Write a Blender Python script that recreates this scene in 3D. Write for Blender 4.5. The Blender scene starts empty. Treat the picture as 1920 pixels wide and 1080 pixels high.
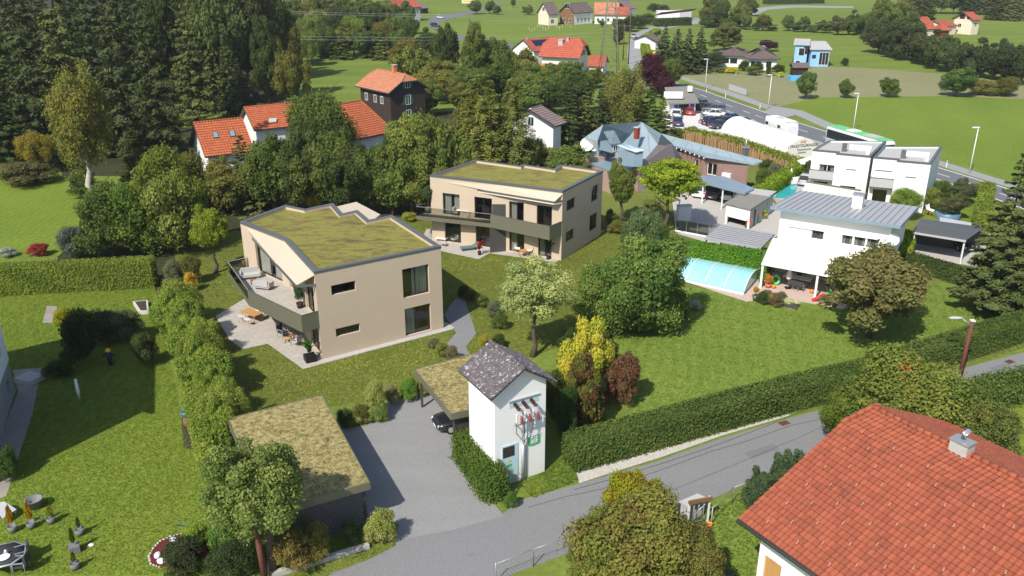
import bpy, math, random
import numpy as np
from mathutils import Vector
R = math.radians
S = bpy.context.scene
C = S.collection
# ---------------------------------------------------------------- camera, sky, sun, exposure
FPX, TILT, HCAM = 1592.0, R(21.9), 30.0
cd = bpy.data.cameras.new('camera'); cam = bpy.data.objects.new('camera', cd); C.objects.link(cam)
cd.sensor_width = 36; cd.lens = 36 * FPX / 1920; cd.clip_end = 4000; cd.clip_start = .5
cam.location = (0, 0, HCAM); cam.rotation_euler = (R(90) - TILT, 0, 0)
S.camera = cam
SUN_AZ, SUN_EL = 58, 46           # azimuth the shadows point to (from +x, ccw)
w = bpy.data.worlds.new('World'); S.world = w; w.use_nodes = True
nt = w.node_tree; bg = nt.nodes['Background']; sk = nt.nodes.new('ShaderNodeTexSky')
sk.sky_type = 'NISHITA'; sk.sun_disc = False; sk.sun_elevation = R(SUN_EL)
sk.sun_rotation = R(270 - SUN_AZ)
nt.links.new(sk.outputs[0], bg.inputs[0]); bg.inputs[1].default_value = .125
sl = bpy.data.lights.new('sun', 'SUN'); sl.energy = 4.6; sl.angle = R(.6); sl.color = (1, .95, .86)
so = bpy.data.objects.new('sun', sl); C.objects.link(so); so.location = (-60, -60, 90)
sd = Vector((math.cos(R(SUN_AZ)) * math.cos(R(SUN_EL)), math.sin(R(SUN_AZ)) * math.cos(R(SUN_EL)), -math.sin(R(SUN_EL))))
so.rotation_euler = sd.to_track_quat('-Z', 'Y').to_euler()
S.view_settings.view_transform = 'Standard'; S.view_settings.look = 'None'
S.view_settings.exposure = 0.36; S.view_settings.gamma = 1
S.cycles.max_bounces = 6; S.cycles.transparent_max_bounces = 12
rnd = random.Random(7)
# ---------------------------------------------------------------- survey helpers (photo pixel on a level -> metres)
def ray(px, py):
    u = (px - 960) / FPX; v = (540 - py) / FPX
    return (u, math.cos(TILT) + v * math.sin(TILT), -math.sin(TILT) + v * math.cos(TILT))
def G(px, py, z=0.0):
    d = ray(px, py); t = (z - HCAM) / d[2]
    return (d[0] * t, d[1] * t, z)
def G2(px, py, z=0.0): return G(px, py, z)[:2]
def onwall(A, B, px, py):
    d = ray(px, py); ex, ey = B[0] - A[0], B[1] - A[1]; L = math.hypot(ex, ey)
    nx, ny = ey / L, -ex / L
    t = (A[0] * nx + A[1] * ny) / (d[0] * nx + d[1] * ny)
    x, y = d[0] * t, d[1] * t
    return ((x - A[0]) * ex / L + (y - A[1]) * ey / L, HCAM + d[2] * t)
def wr(A, B, x0, y0, x1, y1, kind='dark'):
    s0, z1 = onwall(A, B, x0, y0); s1, z0 = onwall(A, B, x1, y1)
    return (s0, s1, z0, z1, kind)
def sub(a, b): return (a[0] - b[0], a[1] - b[1])
def unit(a):
    l = math.hypot(*a); return (a[0] / l, a[1] / l)
def along(A, B, s, o=0.0):
    e = unit(sub(B, A)); return (A[0] + e[0] * s + e[1] * o, A[1] + e[1] * s - e[0] * o)
# ---------------------------------------------------------------- mesh builder
class MB:
    def __init__(s): s.v = []; s.f = []; s.m = []; s.sm = []
    def face(s, pts, m=0, smooth=False):
        n = len(s.v); s.v += [tuple(p) for p in pts]; s.f.append(tuple(range(n, n + len(pts)))); s.m.append(m); s.sm.append(smooth); return s
    def prism(s, pts, z0, z1, m=0, cap=True):
        n = len(pts)
        area = sum(pts[i][0] * pts[(i + 1) % n][1] - pts[(i + 1) % n][0] * pts[i][1] for i in range(n))
        if area < 0: pts = pts[::-1]
        for i in range(n):
            a, b = pts[i], pts[(i + 1) % n]
            s.face([(a[0], a[1], z0), (b[0], b[1], z0), (b[0], b[1], z1), (a[0], a[1], z1)], m)
        if cap:
            s.face([(p[0], p[1], z1) for p in pts], m); s.face([(p[0], p[1], z0) for p in pts[::-1]], m)
        return s
    def box(s, c, d, rz=0, m=0):
        cz, sz = math.cos(rz), math.sin(rz); x, y = d[0] / 2, d[1] / 2
        pts = [(c[0] + a * cz - b * sz, c[1] + a * sz + b * cz) for a, b in ((-x, -y), (x, -y), (x, y), (-x, y))]
        return s.prism(pts, c[2] - d[2] / 2, c[2] + d[2] / 2, m)
    def bar(s, A, B, w, z0, z1, m=0, o=0.0):
        e = unit(sub(B, A)); n = (e[1], -e[0])
        a = (A[0] + n[0] * (o - w / 2), A[1] + n[1] * (o - w / 2)); b = (B[0] + n[0] * (o - w / 2), B[1] + n[1] * (o - w / 2))
        c = (B[0] + n[0] * (o + w / 2), B[1] + n[1] * (o + w / 2)); d = (A[0] + n[0] * (o + w / 2), A[1] + n[1] * (o + w / 2))
        return s.prism([a, b, c, d], z0, z1, m)
    def slab(s, pts, t, m=0):            # 3d polygon, extruded straight down by t
        n = len(pts); s.face(pts, m); s.face([(p[0], p[1], p[2] - t) for p in pts[::-1]], m)
        for i in range(n):
            a, b = pts[i], pts[(i + 1) % n]
            s.face([(a[0], a[1], a[2] - t), (b[0], b[1], b[2] - t), b, a], m)
        return s
    def tube(s, path, r, n=6, m=0, cap=True, smooth=True):
        if not isinstance(r, (list, tuple)): r = [r] * len(path)
        P = [Vector(p) for p in path]; rings = []; b0 = len(s.v)
        for i, p in enumerate(P):
            t = (P[min(i + 1, len(P) - 1)] - P[max(i - 1, 0)]).normalized()
            u = t.cross(Vector((0, 0, 1)) if abs(t.z) < .9 else Vector((1, 0, 0))).normalized(); v = t.cross(u)
            for k in range(n):
                a = 2 * math.pi * k / n; q = p + u * math.cos(a) * r[i] + v * math.sin(a) * r[i]; s.v.append(tuple(q))
        for i in range(len(P) - 1):
            for k in range(n):
                s.f.append((b0 + i * n + k, b0 + (i + 1) * n + k, b0 + (i + 1) * n + (k + 1) % n, b0 + i * n + (k + 1) % n)); s.m.append(m); s.sm.append(smooth)
        if cap:
            s.f.append(tuple(b0 + k for k in range(n))); s.m.append(m); s.sm.append(False)
            q = b0 + (len(P) - 1) * n; s.f.append(tuple(q + k for k in range(n))[::-1]); s.m.append(m); s.sm.append(False)
        return s
    def lathe(s, c, prof, n=16, m=0):     # prof: (r, z)
        b0 = len(s.v)
        for r, z in prof:
            for k in range(n):
                a = 2 * math.pi * k / n; s.v.append((c[0] + r * math.cos(a), c[1] + r * math.sin(a), c[2] + z))
        for i in range(len(prof) - 1):
            for k in range(n):
                s.f.append((b0 + i * n + k, b0 + i * n + (k + 1) % n, b0 + (i + 1) * n + (k + 1) % n, b0 + (i + 1) * n + k)); s.m.append(m); s.sm.append(True)
        return s
    def ball(s, c, r, n=10, m=0):
        rx, ry, rz = r if isinstance(r, tuple) else (r, r, r)
        b0 = len(s.v)
        for i in range(n + 1):
            t = math.pi * i / n
            for k in range(n * 2):
                a = math.pi * k / n; s.v.append((c[0] + rx * math.sin(t) * math.cos(a), c[1] + ry * math.sin(t) * math.sin(a), c[2] - rz * math.cos(t)))
        for i in range(n):
            for k in range(n * 2):
                s.f.append((b0 + i * 2 * n + k, b0 + i * 2 * n + (k + 1) % (2 * n), b0 + (i + 1) * 2 * n + (k + 1) % (2 * n), b0 + (i + 1) * 2 * n + k)); s.m.append(m); s.sm.append(True)
        return s
    def build(s, name, mats, parent=None, local=False):
        me = bpy.data.meshes.new(name)
        off = (0, 0, 0) if parent is None or local else wloc(parent)
        me.from_pydata([(x - off[0], y - off[1], z - off[2]) for x, y, z in s.v], [], s.f)
        for mm in (mats if isinstance(mats, (list, tuple)) else [mats]): me.materials.append(mm)
        me.polygons.foreach_set('material_index', s.m); me.polygons.foreach_set('use_smooth', s.sm)
        o = bpy.data.objects.new(name, me); C.objects.link(o)
        if parent is not None: o.parent = parent
        return o
def wloc(o):
    x = y = z = 0
    while o is not None: x += o.location.x; y += o.location.y; z += o.location.z; o = o.parent
    return (x, y, z)
def tag(o, label, cat, group=None):
    o['label'] = label; o['category'] = cat
    if group: o['group'] = group
    return o
def thing(name, label, cat, loc=(0, 0, 0), group=None, rz=0):
    o = bpy.data.objects.new(name, None); C.objects.link(o); o.location = (loc[0], loc[1], loc[2] if len(loc) > 2 else 0)
    o.empty_display_size = .1; o.rotation_euler = (0, 0, rz)
    return tag(o, label, cat, group)
def clone(o, loc, rz=0, label=None, group=None, scale=None, color=None):
    def cp(a, par):
        c = a.copy(); C.objects.link(c); c.parent = par
        for ch in list(a.children): cp(ch, c)
        return c
    r = cp(o, None); r.location = (loc[0], loc[1], loc[2] if len(loc) > 2 else 0); r.rotation_euler = (0, 0, rz)
    if scale: r.scale = scale if isinstance(scale, tuple) else (scale,) * 3
    if label: r['label'] = label
    if group: r['group'] = group
    if color: recolor(r, color)
    return r
def recolor(r, color, names=None):
    for ch in [r] + list(r.children):
        if names is None or ch.name.split('.')[0] in names: ch.color = (*color, 1)
def setting(name, mb, mat, kind='structure'):
    o = mb.build(name, mat); o['kind'] = kind; return o
def inset(poly, d):                 # ccw polygon, positive d goes inward
    n = len(poly); out = []
    for i in range(n):
        a, b, c = poly[i - 1], poly[i], poly[(i + 1) % n]
        e1, e2 = unit(sub(b, a)), unit(sub(c, b)); n1, n2 = (-e1[1], e1[0]), (-e2[1], e2[0])
        k = 1 + n1[0] * n2[0] + n1[1] * n2[1]
        out.append((b[0] + d * (n1[0] + n2[0]) / k, b[1] + d * (n1[1] + n2[1]) / k))
    return out
def sheet(name, pts, mat, z):       # pixel polygon on the ground
    return setting(name, MB().face([(*G2(*p), z) for p in (pts if poly_ccw(pts) else pts[::-1])]), mat)
def poly_ccw(pts):
    q = [G2(*p) for p in pts]
    return sum(q[i - 1][0] * q[i][1] - q[i][0] * q[i - 1][1] for i in range(len(q))) > 0
# ---------------------------------------------------------------- materials
class NT:
    def __init__(s, name):
        s.m = bpy.data.materials.new(name); s.m.use_nodes = True; s.t = s.m.node_tree; s.b = s.t.nodes['Principled BSDF']; s.L = s.t.links.new
    def n(s, typ, **kw):
        x = s.t.nodes.new('ShaderNode' + typ)
        for k, v in kw.items():
            if k[0] == '_': setattr(x, k[1:], v)
            else: x.inputs[k.replace('_', ' ')].default_value = v
        return x
    def noise(s, scale, detail=4, rough=.6, co=None, dist=0):
        x = s.n('TexNoise', Scale=scale, Detail=detail, Roughness=rough, Distortion=dist)
        s.L(co or s.co('Object'), x.inputs['Vector']); return x.outputs['Fac']
    def co(s, which='Object', scale=None, rot=None):
        if which == 'World': src = s.n('NewGeometry').outputs['Position']
        else: src = s.n('TexCoord').outputs[which]
        if scale or rot:
            mp = s.n('Mapping'); mp.inputs['Scale'].default_value = scale or (1, 1, 1); mp.inputs['Rotation'].default_value = rot or (0, 0, 0)
            s.L(src, mp.inputs[0]); return mp.outputs[0]
        return src
    def ramp(s, fac, stops, interp='LINEAR'):
        x = s.n('ValToRGB'); x.color_ramp.interpolation = interp; e = x.color_ramp.elements
        while len(e) < len(stops): e.new(.5)
        for el, (p, c) in zip(e, stops): el.position = p; el.color = (*c, 1) if len(c) == 3 else c
        s.L(fac, x.inputs[0]); return x.outputs[0]
    def mix(s, fac, a, b, mode='MIX'):
        x = s.n('Mix', _data_type='RGBA', _blend_type=mode)
        for i, v in ((0, fac), (6, a), (7, b)):
            if hasattr(v, 'is_output'): s.L(v, x.inputs[i])
            else: x.inputs[i].default_value = v if i == 0 or len(v) == 4 else (*v, 1)
        return x.outputs[2]
    def math(s, op, a, b=0, c=0):
        x = s.n('Math', _operation=op)
        for i, v in enumerate((a, b, c)):
            if hasattr(v, 'is_output'): s.L(v, x.inputs[i])
            else: x.inputs[i].default_value = v
        return x.outputs[0]
    def bump(s, h, strength=.3, dist=.02):
        x = s.n('Bump', Strength=strength, Distance=dist); s.L(h, x.inputs['Height']); s.L(x.outputs[0], s.b.inputs['Normal'])
    def col(s, c):
        if hasattr(c, 'is_output'): s.L(c, s.b.inputs['Base Color'])
        else: s.b.inputs['Base Color'].default_value = (*c, 1)
        return s
    def set(s, **kw):
        for k, v in kw.items(): s.b.inputs[k.replace('_', ' ')].default_value = v
        return s
def plain(name, c, rough=.6, metal=0, var=.12, scale=3, bump=0, spec=.3):
    t = NT(name); f = t.noise(scale, 5)
    t.col(t.mix(f, tuple(x * (1 - var) for x in c), tuple(min(1, x * (1 + var)) for x in c)))
    t.set(Roughness=rough, Metallic=metal); t.b.inputs['Specular IOR Level'].default_value = spec
    if bump: t.bump(t.noise(scale * 12, 3), bump, .01)
    return t.m
M = {}
M['white'] = plain('white_render', (.74, .74, .72), .8, var=.04, scale=1, bump=.1)
M['trim'] = plain('white_trim', (.72, .73, .73), .45, var=.03)
M['beige'] = plain('beige_render', (.50, .40, .295), .9, var=.06, scale=.8, bump=.5)
M['cap'] = plain('grey_metal_cap', (.13, .135, .13), .45, .3, var=.06)
M['olive'] = plain('olive_panel', (.195, .19, .135), .4, .35, var=.05)
M['frame'] = plain('dark_window_frame', (.03, .028, .026), .4, .2)
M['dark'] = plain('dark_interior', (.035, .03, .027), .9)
M['curtain'] = plain('curtain_cloth', (.5, .48, .44), .9)
M['terrace'] = None
M['greymetal'] = plain('anthracite_metal', (.09, .088, .085), .45, .3)
M['lightgrey'] = plain('light_grey', (.42, .42, .42), .6)
M['black'] = plain('black_plastic', (.012, .012, .013), .5)
M['rubber'] = plain('rubber', (.015, .015, .016), .85)
M['steel'] = plain('galvanised_steel', (.42, .43, .44), .45, .6)
M['alu'] = plain('brushed_aluminium', (.55, .57, .6), .35, .6)
M['wood'] = plain('oak_wood', (.46, .25, .09), .5, scale=6, var=.25)
M['darkwood'] = plain('dark_timber', (.035, .022, .017), .85, scale=5, var=.4)
M['brownwood'] = plain('brown_timber', (.20, .105, .045), .7, scale=5, var=.3)
M['pole'] = plain('tarred_wood_pole', (.14, .05, .035), .85, scale=6, var=.45, bump=.3)
M['bark'] = plain('bark', (.10, .075, .055), .95, scale=8, var=.4, bump=.6)
M['concrete'] = plain('concrete', (.40, .385, .36), .9, scale=4, var=.2)
M['stone'] = plain('pale_stone', (.5, .48, .44), .9, scale=9, var=.35, bump=.6)
M['brown'] = plain('mauve_brown_render', (.25, .155, .13), .9, scale=1.5, var=.1)
M['pink'] = plain('pinkish_render', (.36, .24, .20), .9, scale=1.5, var=.1)
M['redpaint'] = plain('red_paint', (.26, .04, .03), .5)
M['redtrim'] = plain('maroon_trim', (.16, .03, .028), .6)
M['green'] = plain('green_paint', (.02, .16, .09), .5)
M['signgreen'] = plain('green_sign', (.06, .40, .14), .5)
M['blue'] = plain('blue_paint', (.02, .10, .40), .5)
M['lightblue'] = plain('light_blue_render', (.25, .46, .72), .85, scale=1)
M['doorblue'] = plain('pale_blue_door', (.42, .58, .62), .5)
M['yellow'] = plain('yellow_paint', (.75, .45, .03), .5)
M['cream'] = plain('cream_render', (.68, .60, .47), .85, scale=1)
M['cloth'] = plain('grey_upholstery', (.42, .41, .39), .95, scale=8)
M['tarp'] = plain('white_tarpaulin', (.74, .72, .64), .6, scale=1, var=.08, bump=.15)
M['awning'] = plain('pale_green_awning', (.62, .66, .50), .9)
M['brownred'] = plain('insulator_brown', (.05, .012, .01), .3)
M['insred'] = plain('insulator_red', (.30, .06, .06), .35)
M['terracotta'] = plain('terracotta', (.50, .17, .07), .8)
M['toyred'] = plain('red_plastic', (.65, .03, .04), .4)
M['toygreen'] = plain('green_plastic', (.12, .6, .12), .4)
M['orange'] = plain('orange_plastic', (.75, .22, .04), .4)
M['mulch'] = plain('red_mulch', (.11, .016, .016), .95, scale=14, var=.5, bump=.8)
M['soil'] = plain('dark_soil', (.05, .037, .026), .95, scale=6, var=.4, bump=.6)
M['gravelwhite'] = None
M['plate'] = plain('number_plate', (.7, .7, .7), .5)
M['taillight'] = plain('tail_light', (.45, .01, .01), .2)
M['pvblue'] = plain('solar_cells', (.012, .02, .05), .12)
def gp_glass():
    t = NT('window_glass'); o = t.t.nodes['Material Output']
    g = t.n('BsdfGlossy', Roughness=.03); g.inputs['Color'].default_value = (.95, .97, 1, 1)
    tr = t.n('BsdfTransparent'); tr.inputs['Color'].default_value = (.78, .82, .80, 1)
    lw = t.n('LayerWeight', Blend=.22); mx = t.n('MixShader')
    t.L(t.math('ADD', t.math('MULTIPLY', lw.outputs['Fresnel'], .8), .08), mx.inputs[0]); t.L(tr.outputs[0], mx.inputs[1]); t.L(g.outputs[0], mx.inputs[2]); t.L(mx.outputs[0], o.inputs[0])
    return t.m
M['glass'] = gp_glass()
t = NT('dark_glass'); t.col((.02, .025, .03)).set(Roughness=.06); M['darkglass'] = t.m
def tint(name, rough=.35, coat=0, metal=0):   # paint whose colour is the object's own
    t = NT(name); oi = t.n('ObjectInfo'); t.col(oi.outputs['Color']).set(Roughness=rough, Metallic=metal, Coat_Weight=coat); return t.m
M['paint'] = tint('car_paint', .3, .6)
M['tintmat'] = tint('coloured_finish', .7)
t = NT('beige_speckled_canopy'); t.col(t.ramp(t.noise(22, 3), [(.38, (.36, .29, .20)), (.5, (.56, .48, .37)), (.62, (.48, .41, .31))])).set(Roughness=.95); t.bump(t.noise(40, 2), .5, .02); M['canopy'] = t.m
t = NT('green_roof_sedum'); c = t.co('World', (.55, 1.3, 1), (0, 0, R(-20)))
a = t.ramp(t.noise(.9, 8, .75, c, .6), [(.38, (.075, .04, .018)), (.45, (.15, .11, .028)), (.50, (.17, .165, .026)), (.55, (.25, .23, .03)), (.60, (.17, .11, .045)), (.66, (.09, .055, .025))])
t.col(t.mix(t.ramp(t.noise(9, 5, .8, c), [(.4, (0,) * 3), (.6, (1,) * 3)]), a, t.mix(.3, a, (.36, .34, .07)))).set(Roughness=1); t.bump(t.noise(14, 6, .8, c), .9, .1); M['sedum'] = t.m
t = NT('dry_moss_roof'); c = t.co('Object')
t.col(t.ramp(t.noise(3.2, 8, .95, c, .4), [(.40, (.07, .06, .015)), (.47, (.20, .17, .05)), (.52, (.34, .27, .09)), (.57, (.55, .46, .24)), (.63, (.18, .17, .04))])).set(Roughness=1); t.bump(t.noise(16, 6, .85, c), .9, .08); M['moss'] = t.m
def asphalt(name, base, streak=.35, scale=.35, rot=0):
    t = NT(name); c = t.co('World'); c2 = t.co('World', (scale * .25, scale * 1.6, 1), (0, 0, rot))
    f = t.noise(1, 5, .65, c2); g = t.ramp(t.noise(11, 2, .9, c), [(.4, (0,) * 3), (.6, (1,) * 3)]); h = t.noise(.25, 4, .6, c)
    v = t.mix(f, tuple(x * (1 - streak) for x in base), tuple(x * (1 + streak * .7) for x in base))
    v = t.mix(t.math('MULTIPLY', h, .35), v, tuple(x * .8 for x in base))
    v = t.mix(.24, v, t.mix(g, tuple(x * .6 for x in base), tuple(x * 1.4 for x in base)))
    vo = t.n('TexVoronoi', Scale=.16, _feature='DISTANCE_TO_EDGE'); t.L(t.co('World'), vo.inputs['Vector'])
    cr = t.ramp(t.math('ADD', vo.outputs['Distance'], t.math('MULTIPLY', t.noise(.8, 5, .7, c), .12)), [(.050, (1,) * 3), (.054, (0,) * 3)])
    v = t.mix(t.math('MULTIPLY', cr, .22), v, tuple(x * .35 for x in base))
    t.col(v).set(Roughness=.92); t.bump(t.noise(40, 3, .8, c), .5, .02); return t.m
M['asphalt'] = asphalt('worn_asphalt', (.24, .24, .235), .3)
M['lane'] = asphalt('lane_asphalt', (.20, .20, .20), .15, .2, R(-25))
M['main'] = asphalt('main_road_asphalt', (.135, .135, .145), .12, .15, R(30))
M['path'] = asphalt('cycle_path', (.27, .27, .265), .1)
M['floor'] = asphalt('carport_floor', (.10, .10, .098), .15)
t = NT('road_paint'); t.col(t.mix(t.ramp(t.noise(8, 4), [(.35, (0,) * 3), (.5, (1,) * 3)]), (.45, .45, .44), (.72, .72, .7))).set(Roughness=.8); M['line'] = t.m
def paving(name, c1, c2, sx=1.2, sy=.8, rot=0, mort=None):
    t = NT(name); b = t.n('TexBrick', Scale=1, Mortar_Size=.012, Brick_Width=sx, Row_Height=sy)
    b.inputs['Color1'].default_value = (*c1, 1); b.inputs['Color2'].default_value = (*c2, 1); b.inputs['Mortar'].default_value = (*(mort or tuple(x * .55 for x in c1)), 1)
    t.L(t.co('World', None, (0, 0, rot)), b.inputs['Vector'])
    t.col(t.mix(t.noise(2.5, 6, .7, t.co('World')), b.outputs[0], t.mix(.4, b.outputs[0], tuple(x * .7 for x in c1)))).set(Roughness=.85); t.bump(t.noise(14, 4), .2, .01); return t.m
M['terrace'] = paving('terrace_slabs', (.40, .365, .32), (.45, .41, .365), .9, .6, R(-33))
M['pavers'] = paving('reddish_pavers', (.52, .39, .33), (.58, .45, .39), .4, .2, R(35))
M['slabs'] = paving('old_concrete_slabs', (.26, .22, .19), (.33, .28, .25), 1.4, 1.0, R(-70))
M['yard'] = plain('pale_gravel_yard', (.58, .56, .53), .95, scale=8, var=.14)
M['forecourt'] = plain('sandy_forecourt', (.42, .395, .36), .95, scale=3, var=.12)
M['sandstone'] = plain('tan_terrace', (.40, .31, .22), .95, scale=3, var=.12)
M['stonewall'] = plain('rough_stone_render', (.28, .275, .27), .95, scale=3.5, var=.4, bump=.8)
t = NT('white_pebbles'); v = t.n('TexVoronoi', Scale=7); t.L(t.co('World'), v.inputs['Vector'])
t.col(t.mix(t.noise(3, 4, .6, t.co('World')), t.ramp(v.outputs['Distance'], [(0, (.72, .69, .64)), (.5, (.35, .31, .27))]), (.5, .47, .43))).set(Roughness=.9); t.bump(v.outputs['Distance'], -.9, .06); M['gravelwhite'] = t.m
def grass(name, ca, cb, cc, stripe=0, rot=0, flowers=0, big=.06, sw=.9):
    t = NT(name); c = t.co('World'); f = t.noise(big, 6, .65, c); g = t.noise(.9, 6, .75, c); h = t.noise(2.4, 4, .8, c)
    v = t.mix(t.ramp(f, [(.4, (0,) * 3), (.6, (1,) * 3)]), ca, cb)
    v = t.mix(t.ramp(g, [(.42, (0,) * 3), (.66, (.4,) * 3)]), v, cc)
    v = t.mix(t.ramp(h, [(.36, (.45,) * 3), (.49, (0,) * 3)]), v, tuple(x * .68 for x in ca))
    v = t.mix(t.ramp(h, [(.52, (0,) * 3), (.62, (.35,) * 3)]), v, tuple(min(1, x * 1.7) for x in cb))
    if stripe:
        wv = t.n('TexWave', Scale=sw * .5, Distortion=5, Detail=4); t.L(t.co('World', None, (0, 0, rot)), wv.inputs['Vector'])
        v = t.mix(t.math('MULTIPLY', wv.outputs['Fac'], stripe), v, tuple(x * 1.35 for x in cc))
    if flowers:
        vo = t.n('TexVoronoi', Scale=3.2, Randomness=1); t.L(c, vo.inputs['Vector'])
        k = t.math('MULTIPLY', t.math('LESS_THAN', vo.outputs['Distance'], .16), t.math('GREATER_THAN', t.noise(.22, 3, .6, c), .60 - flowers))
        v = t.mix(k, v, (.45, .42, .04))
    t.col(v).set(Roughness=1); t.b.inputs['Specular IOR Level'].default_value = .1
    t.bump(t.noise(6, 8, .9, c), .22, .12); return t.m
M['field'] = grass('meadow_grass', (.10, .15, .024), (.135, .185, .03), (.17, .20, .042), .18, R(80), 0, .02, .05)
M['field2'] = grass('deep_meadow_grass', (.11, .165, .022), (.14, .195, .026), (.16, .205, .034), .1, R(20), 0, .03, .06)
M['rough'] = grass('rough_grass', (.11, .13, .028), (.14, .17, .034), (.19, .17, .055), 0, 0, 0, .08)
M['lawnleft'] = grass('mown_lawn', (.10, .155, .016), (.135, .185, .022), (.17, .20, .034), .18, R(-4), 0, .09, .75)
M['lawnright'] = grass('striped_lawn', (.11, .175, .025), (.145, .205, .032), (.185, .225, .048), .2, R(12), 0, .1, .55)
M['lawnmid'] = grass('new_lawn_with_flowers', (.105, .13, .022), (.135, .16, .028), (.17, .155, .036), 0, 0, .04, .15)
M['stubble'] = grass('stubble_field', (.175, .18, .085), (.205, .205, .10), (.24, .225, .125), .2, R(100), 0, .04, .22)
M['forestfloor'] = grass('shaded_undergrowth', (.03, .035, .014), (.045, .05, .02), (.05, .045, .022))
def tiles(name, c1, c2, dirt, stain=.45):
    t = NT(name); a = t.n('Attribute', _attribute_name='v'); c = t.co('Object')
    v = t.mix(a.outputs['Fac'], c1, c2)
    v = t.mix(t.ramp(t.noise(.45, 7, .75, c, .8), [(.56, (0,) * 3), (.68, (stain,) * 3)]), v, dirt)
    v = t.mix(t.ramp(t.noise(2.6, 6, .8, c), [(.64, (0,) * 3), (.72, (stain * .9,) * 3)]), v, (.42, .30, .24))
    v = t.mix(t.ramp(t.noise(30, 4, .8, c), [(.4, (.3,) * 3), (.6, (0,) * 3)]), v, dirt)
    t.col(v).set(Roughness=.85); return t.m
M['tilered'] = tiles('red_clay_tiles', (.27, .066, .030), (.375, .095, .042), (.085, .032, .025))
M['tileorange'] = tiles('orange_clay_tiles', (.38, .095, .034), (.48, .13, .045), (.2, .06, .03), .3)
M['tilesalmon'] = tiles('salmon_clay_tiles', (.44, .17, .09), (.52, .22, .12), (.2, .09, .05), .35)
M['tilebrown'] = tiles('brown_tiles', (.13, .09, .085), (.17, .12, .11), (.07, .06, .055), .3)
M['tilemauve'] = tiles('weathered_mauve_tiles', (.19, .135, .13), (.25, .18, .17), (.10, .09, .085), .5)
M['tilefarred'] = tiles('far_red_tiles', (.36, .075, .04), (.44, .10, .055), (.2, .07, .04), .3)
M['slate'] = tiles('dark_fibre_slates', (.085, .072, .078), (.12, .10, .105), (.05, .045, .045), .4)
t = NT('lichen_slates'); a = t.n('Attribute', _attribute_name='v'); c = t.co('Object'); v = t.mix(a.outputs['Fac'], (.085, .072, .078), (.125, .105, .11))
v = t.mix(t.ramp(t.noise(4.2, 6, .7, c, .5), [(.565, (0,) * 3), (.60, (.8,) * 3)]), v, (.50, .48, .46)); t.col(v).set(Roughness=.9); M['lichen'] = t.m
t = NT('blue_grey_shingles'); b = t.n('TexBrick', Scale=1, Mortar_Size=.03, Brick_Width=6, Row_Height=.75); b.inputs['Color1'].default_value = (.20, .27, .31, 1); b.inputs['Color2'].default_value = (.23, .30, .34, 1); b.inputs['Mortar'].default_value = (.10, .12, .15, 1)
t.L(t.co('Object', (1, 1, 1), (R(55), 0, R(60))), b.inputs['Vector']); t.col(t.mix(t.noise(.8, 5), b.outputs[0], (.27, .34, .38))).set(Roughness=.6); M['bluegrey'] = t.m
M['bluemetal'] = plain('blue_grey_sheet_metal', (.25, .34, .41), .4, .25, scale=.7, var=.12)
M['seam'] = plain('grey_sheet_metal', (.40, .395, .40), .45, .2, scale=.6, var=.08)
M['flatgrey'] = plain('grey_gravel_roof', (.40, .39, .38), .95, scale=6, var=.1)
M['eternit'] = plain('old_corrugated_board', (.22, .205, .185), .95, scale=3, var=.25)
def wood_planks(name, c1, c2, sx, sz):
    t = NT(name); wv = t.n('TexWave', Scale=sz, _bands_direction='Z', _wave_profile='SAW'); t.L(t.co('Object'), wv.inputs['Vector'])
    t.col(t.mix(t.noise(4, 5), t.mix(t.ramp(wv.outputs['Fac'], [(.8, (0,) * 3), (.95, (1,) * 3)]), c1, tuple(x * .35 for x in c1)), c2)).set(Roughness=.85); return t.m
M['planks'] = wood_planks('dark_plank_wall', (.045, .028, .022), (.03, .02, .016), 1, .55)
t = NT('pool_water'); t.col(t.mix(t.noise(.6, 3), (.02, .30, .34), (.05, .45, .48))).set(Roughness=.05); t.bump(t.noise(3, 3), .15, .03); M['water'] = t.m
t = NT('lattice_metal'); t.col((.12, .117, .11)).set(Roughness=.5, Metallic=.3); M['lattice'] = t.m
t = NT('pool_cover_sheet'); c = t.co('Object'); t.col(t.mix(t.noise(.5, 3), (.20, .52, .55), (.38, .66, .70))).set(Roughness=.15, Transmission_Weight=.0); M['poolcover'] = t.m
t = NT('balcony_glass'); o_ = t.t.nodes['Material Output']; tr = t.n('BsdfTransparent'); tr.inputs['Color'].default_value = (.72, .74, .68, 1); g = t.n('BsdfGlossy', Roughness=.05); mx = t.n('MixShader'); lw = t.n('LayerWeight', Blend=.35); t.L(lw.outputs['Fresnel'], mx.inputs[0]); t.L(tr.outputs[0], mx.inputs[1]); t.L(g.outputs[0], mx.inputs[2]); t.L(mx.outputs[0], o_.inputs[0]); M['railglass'] = t.m
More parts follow.
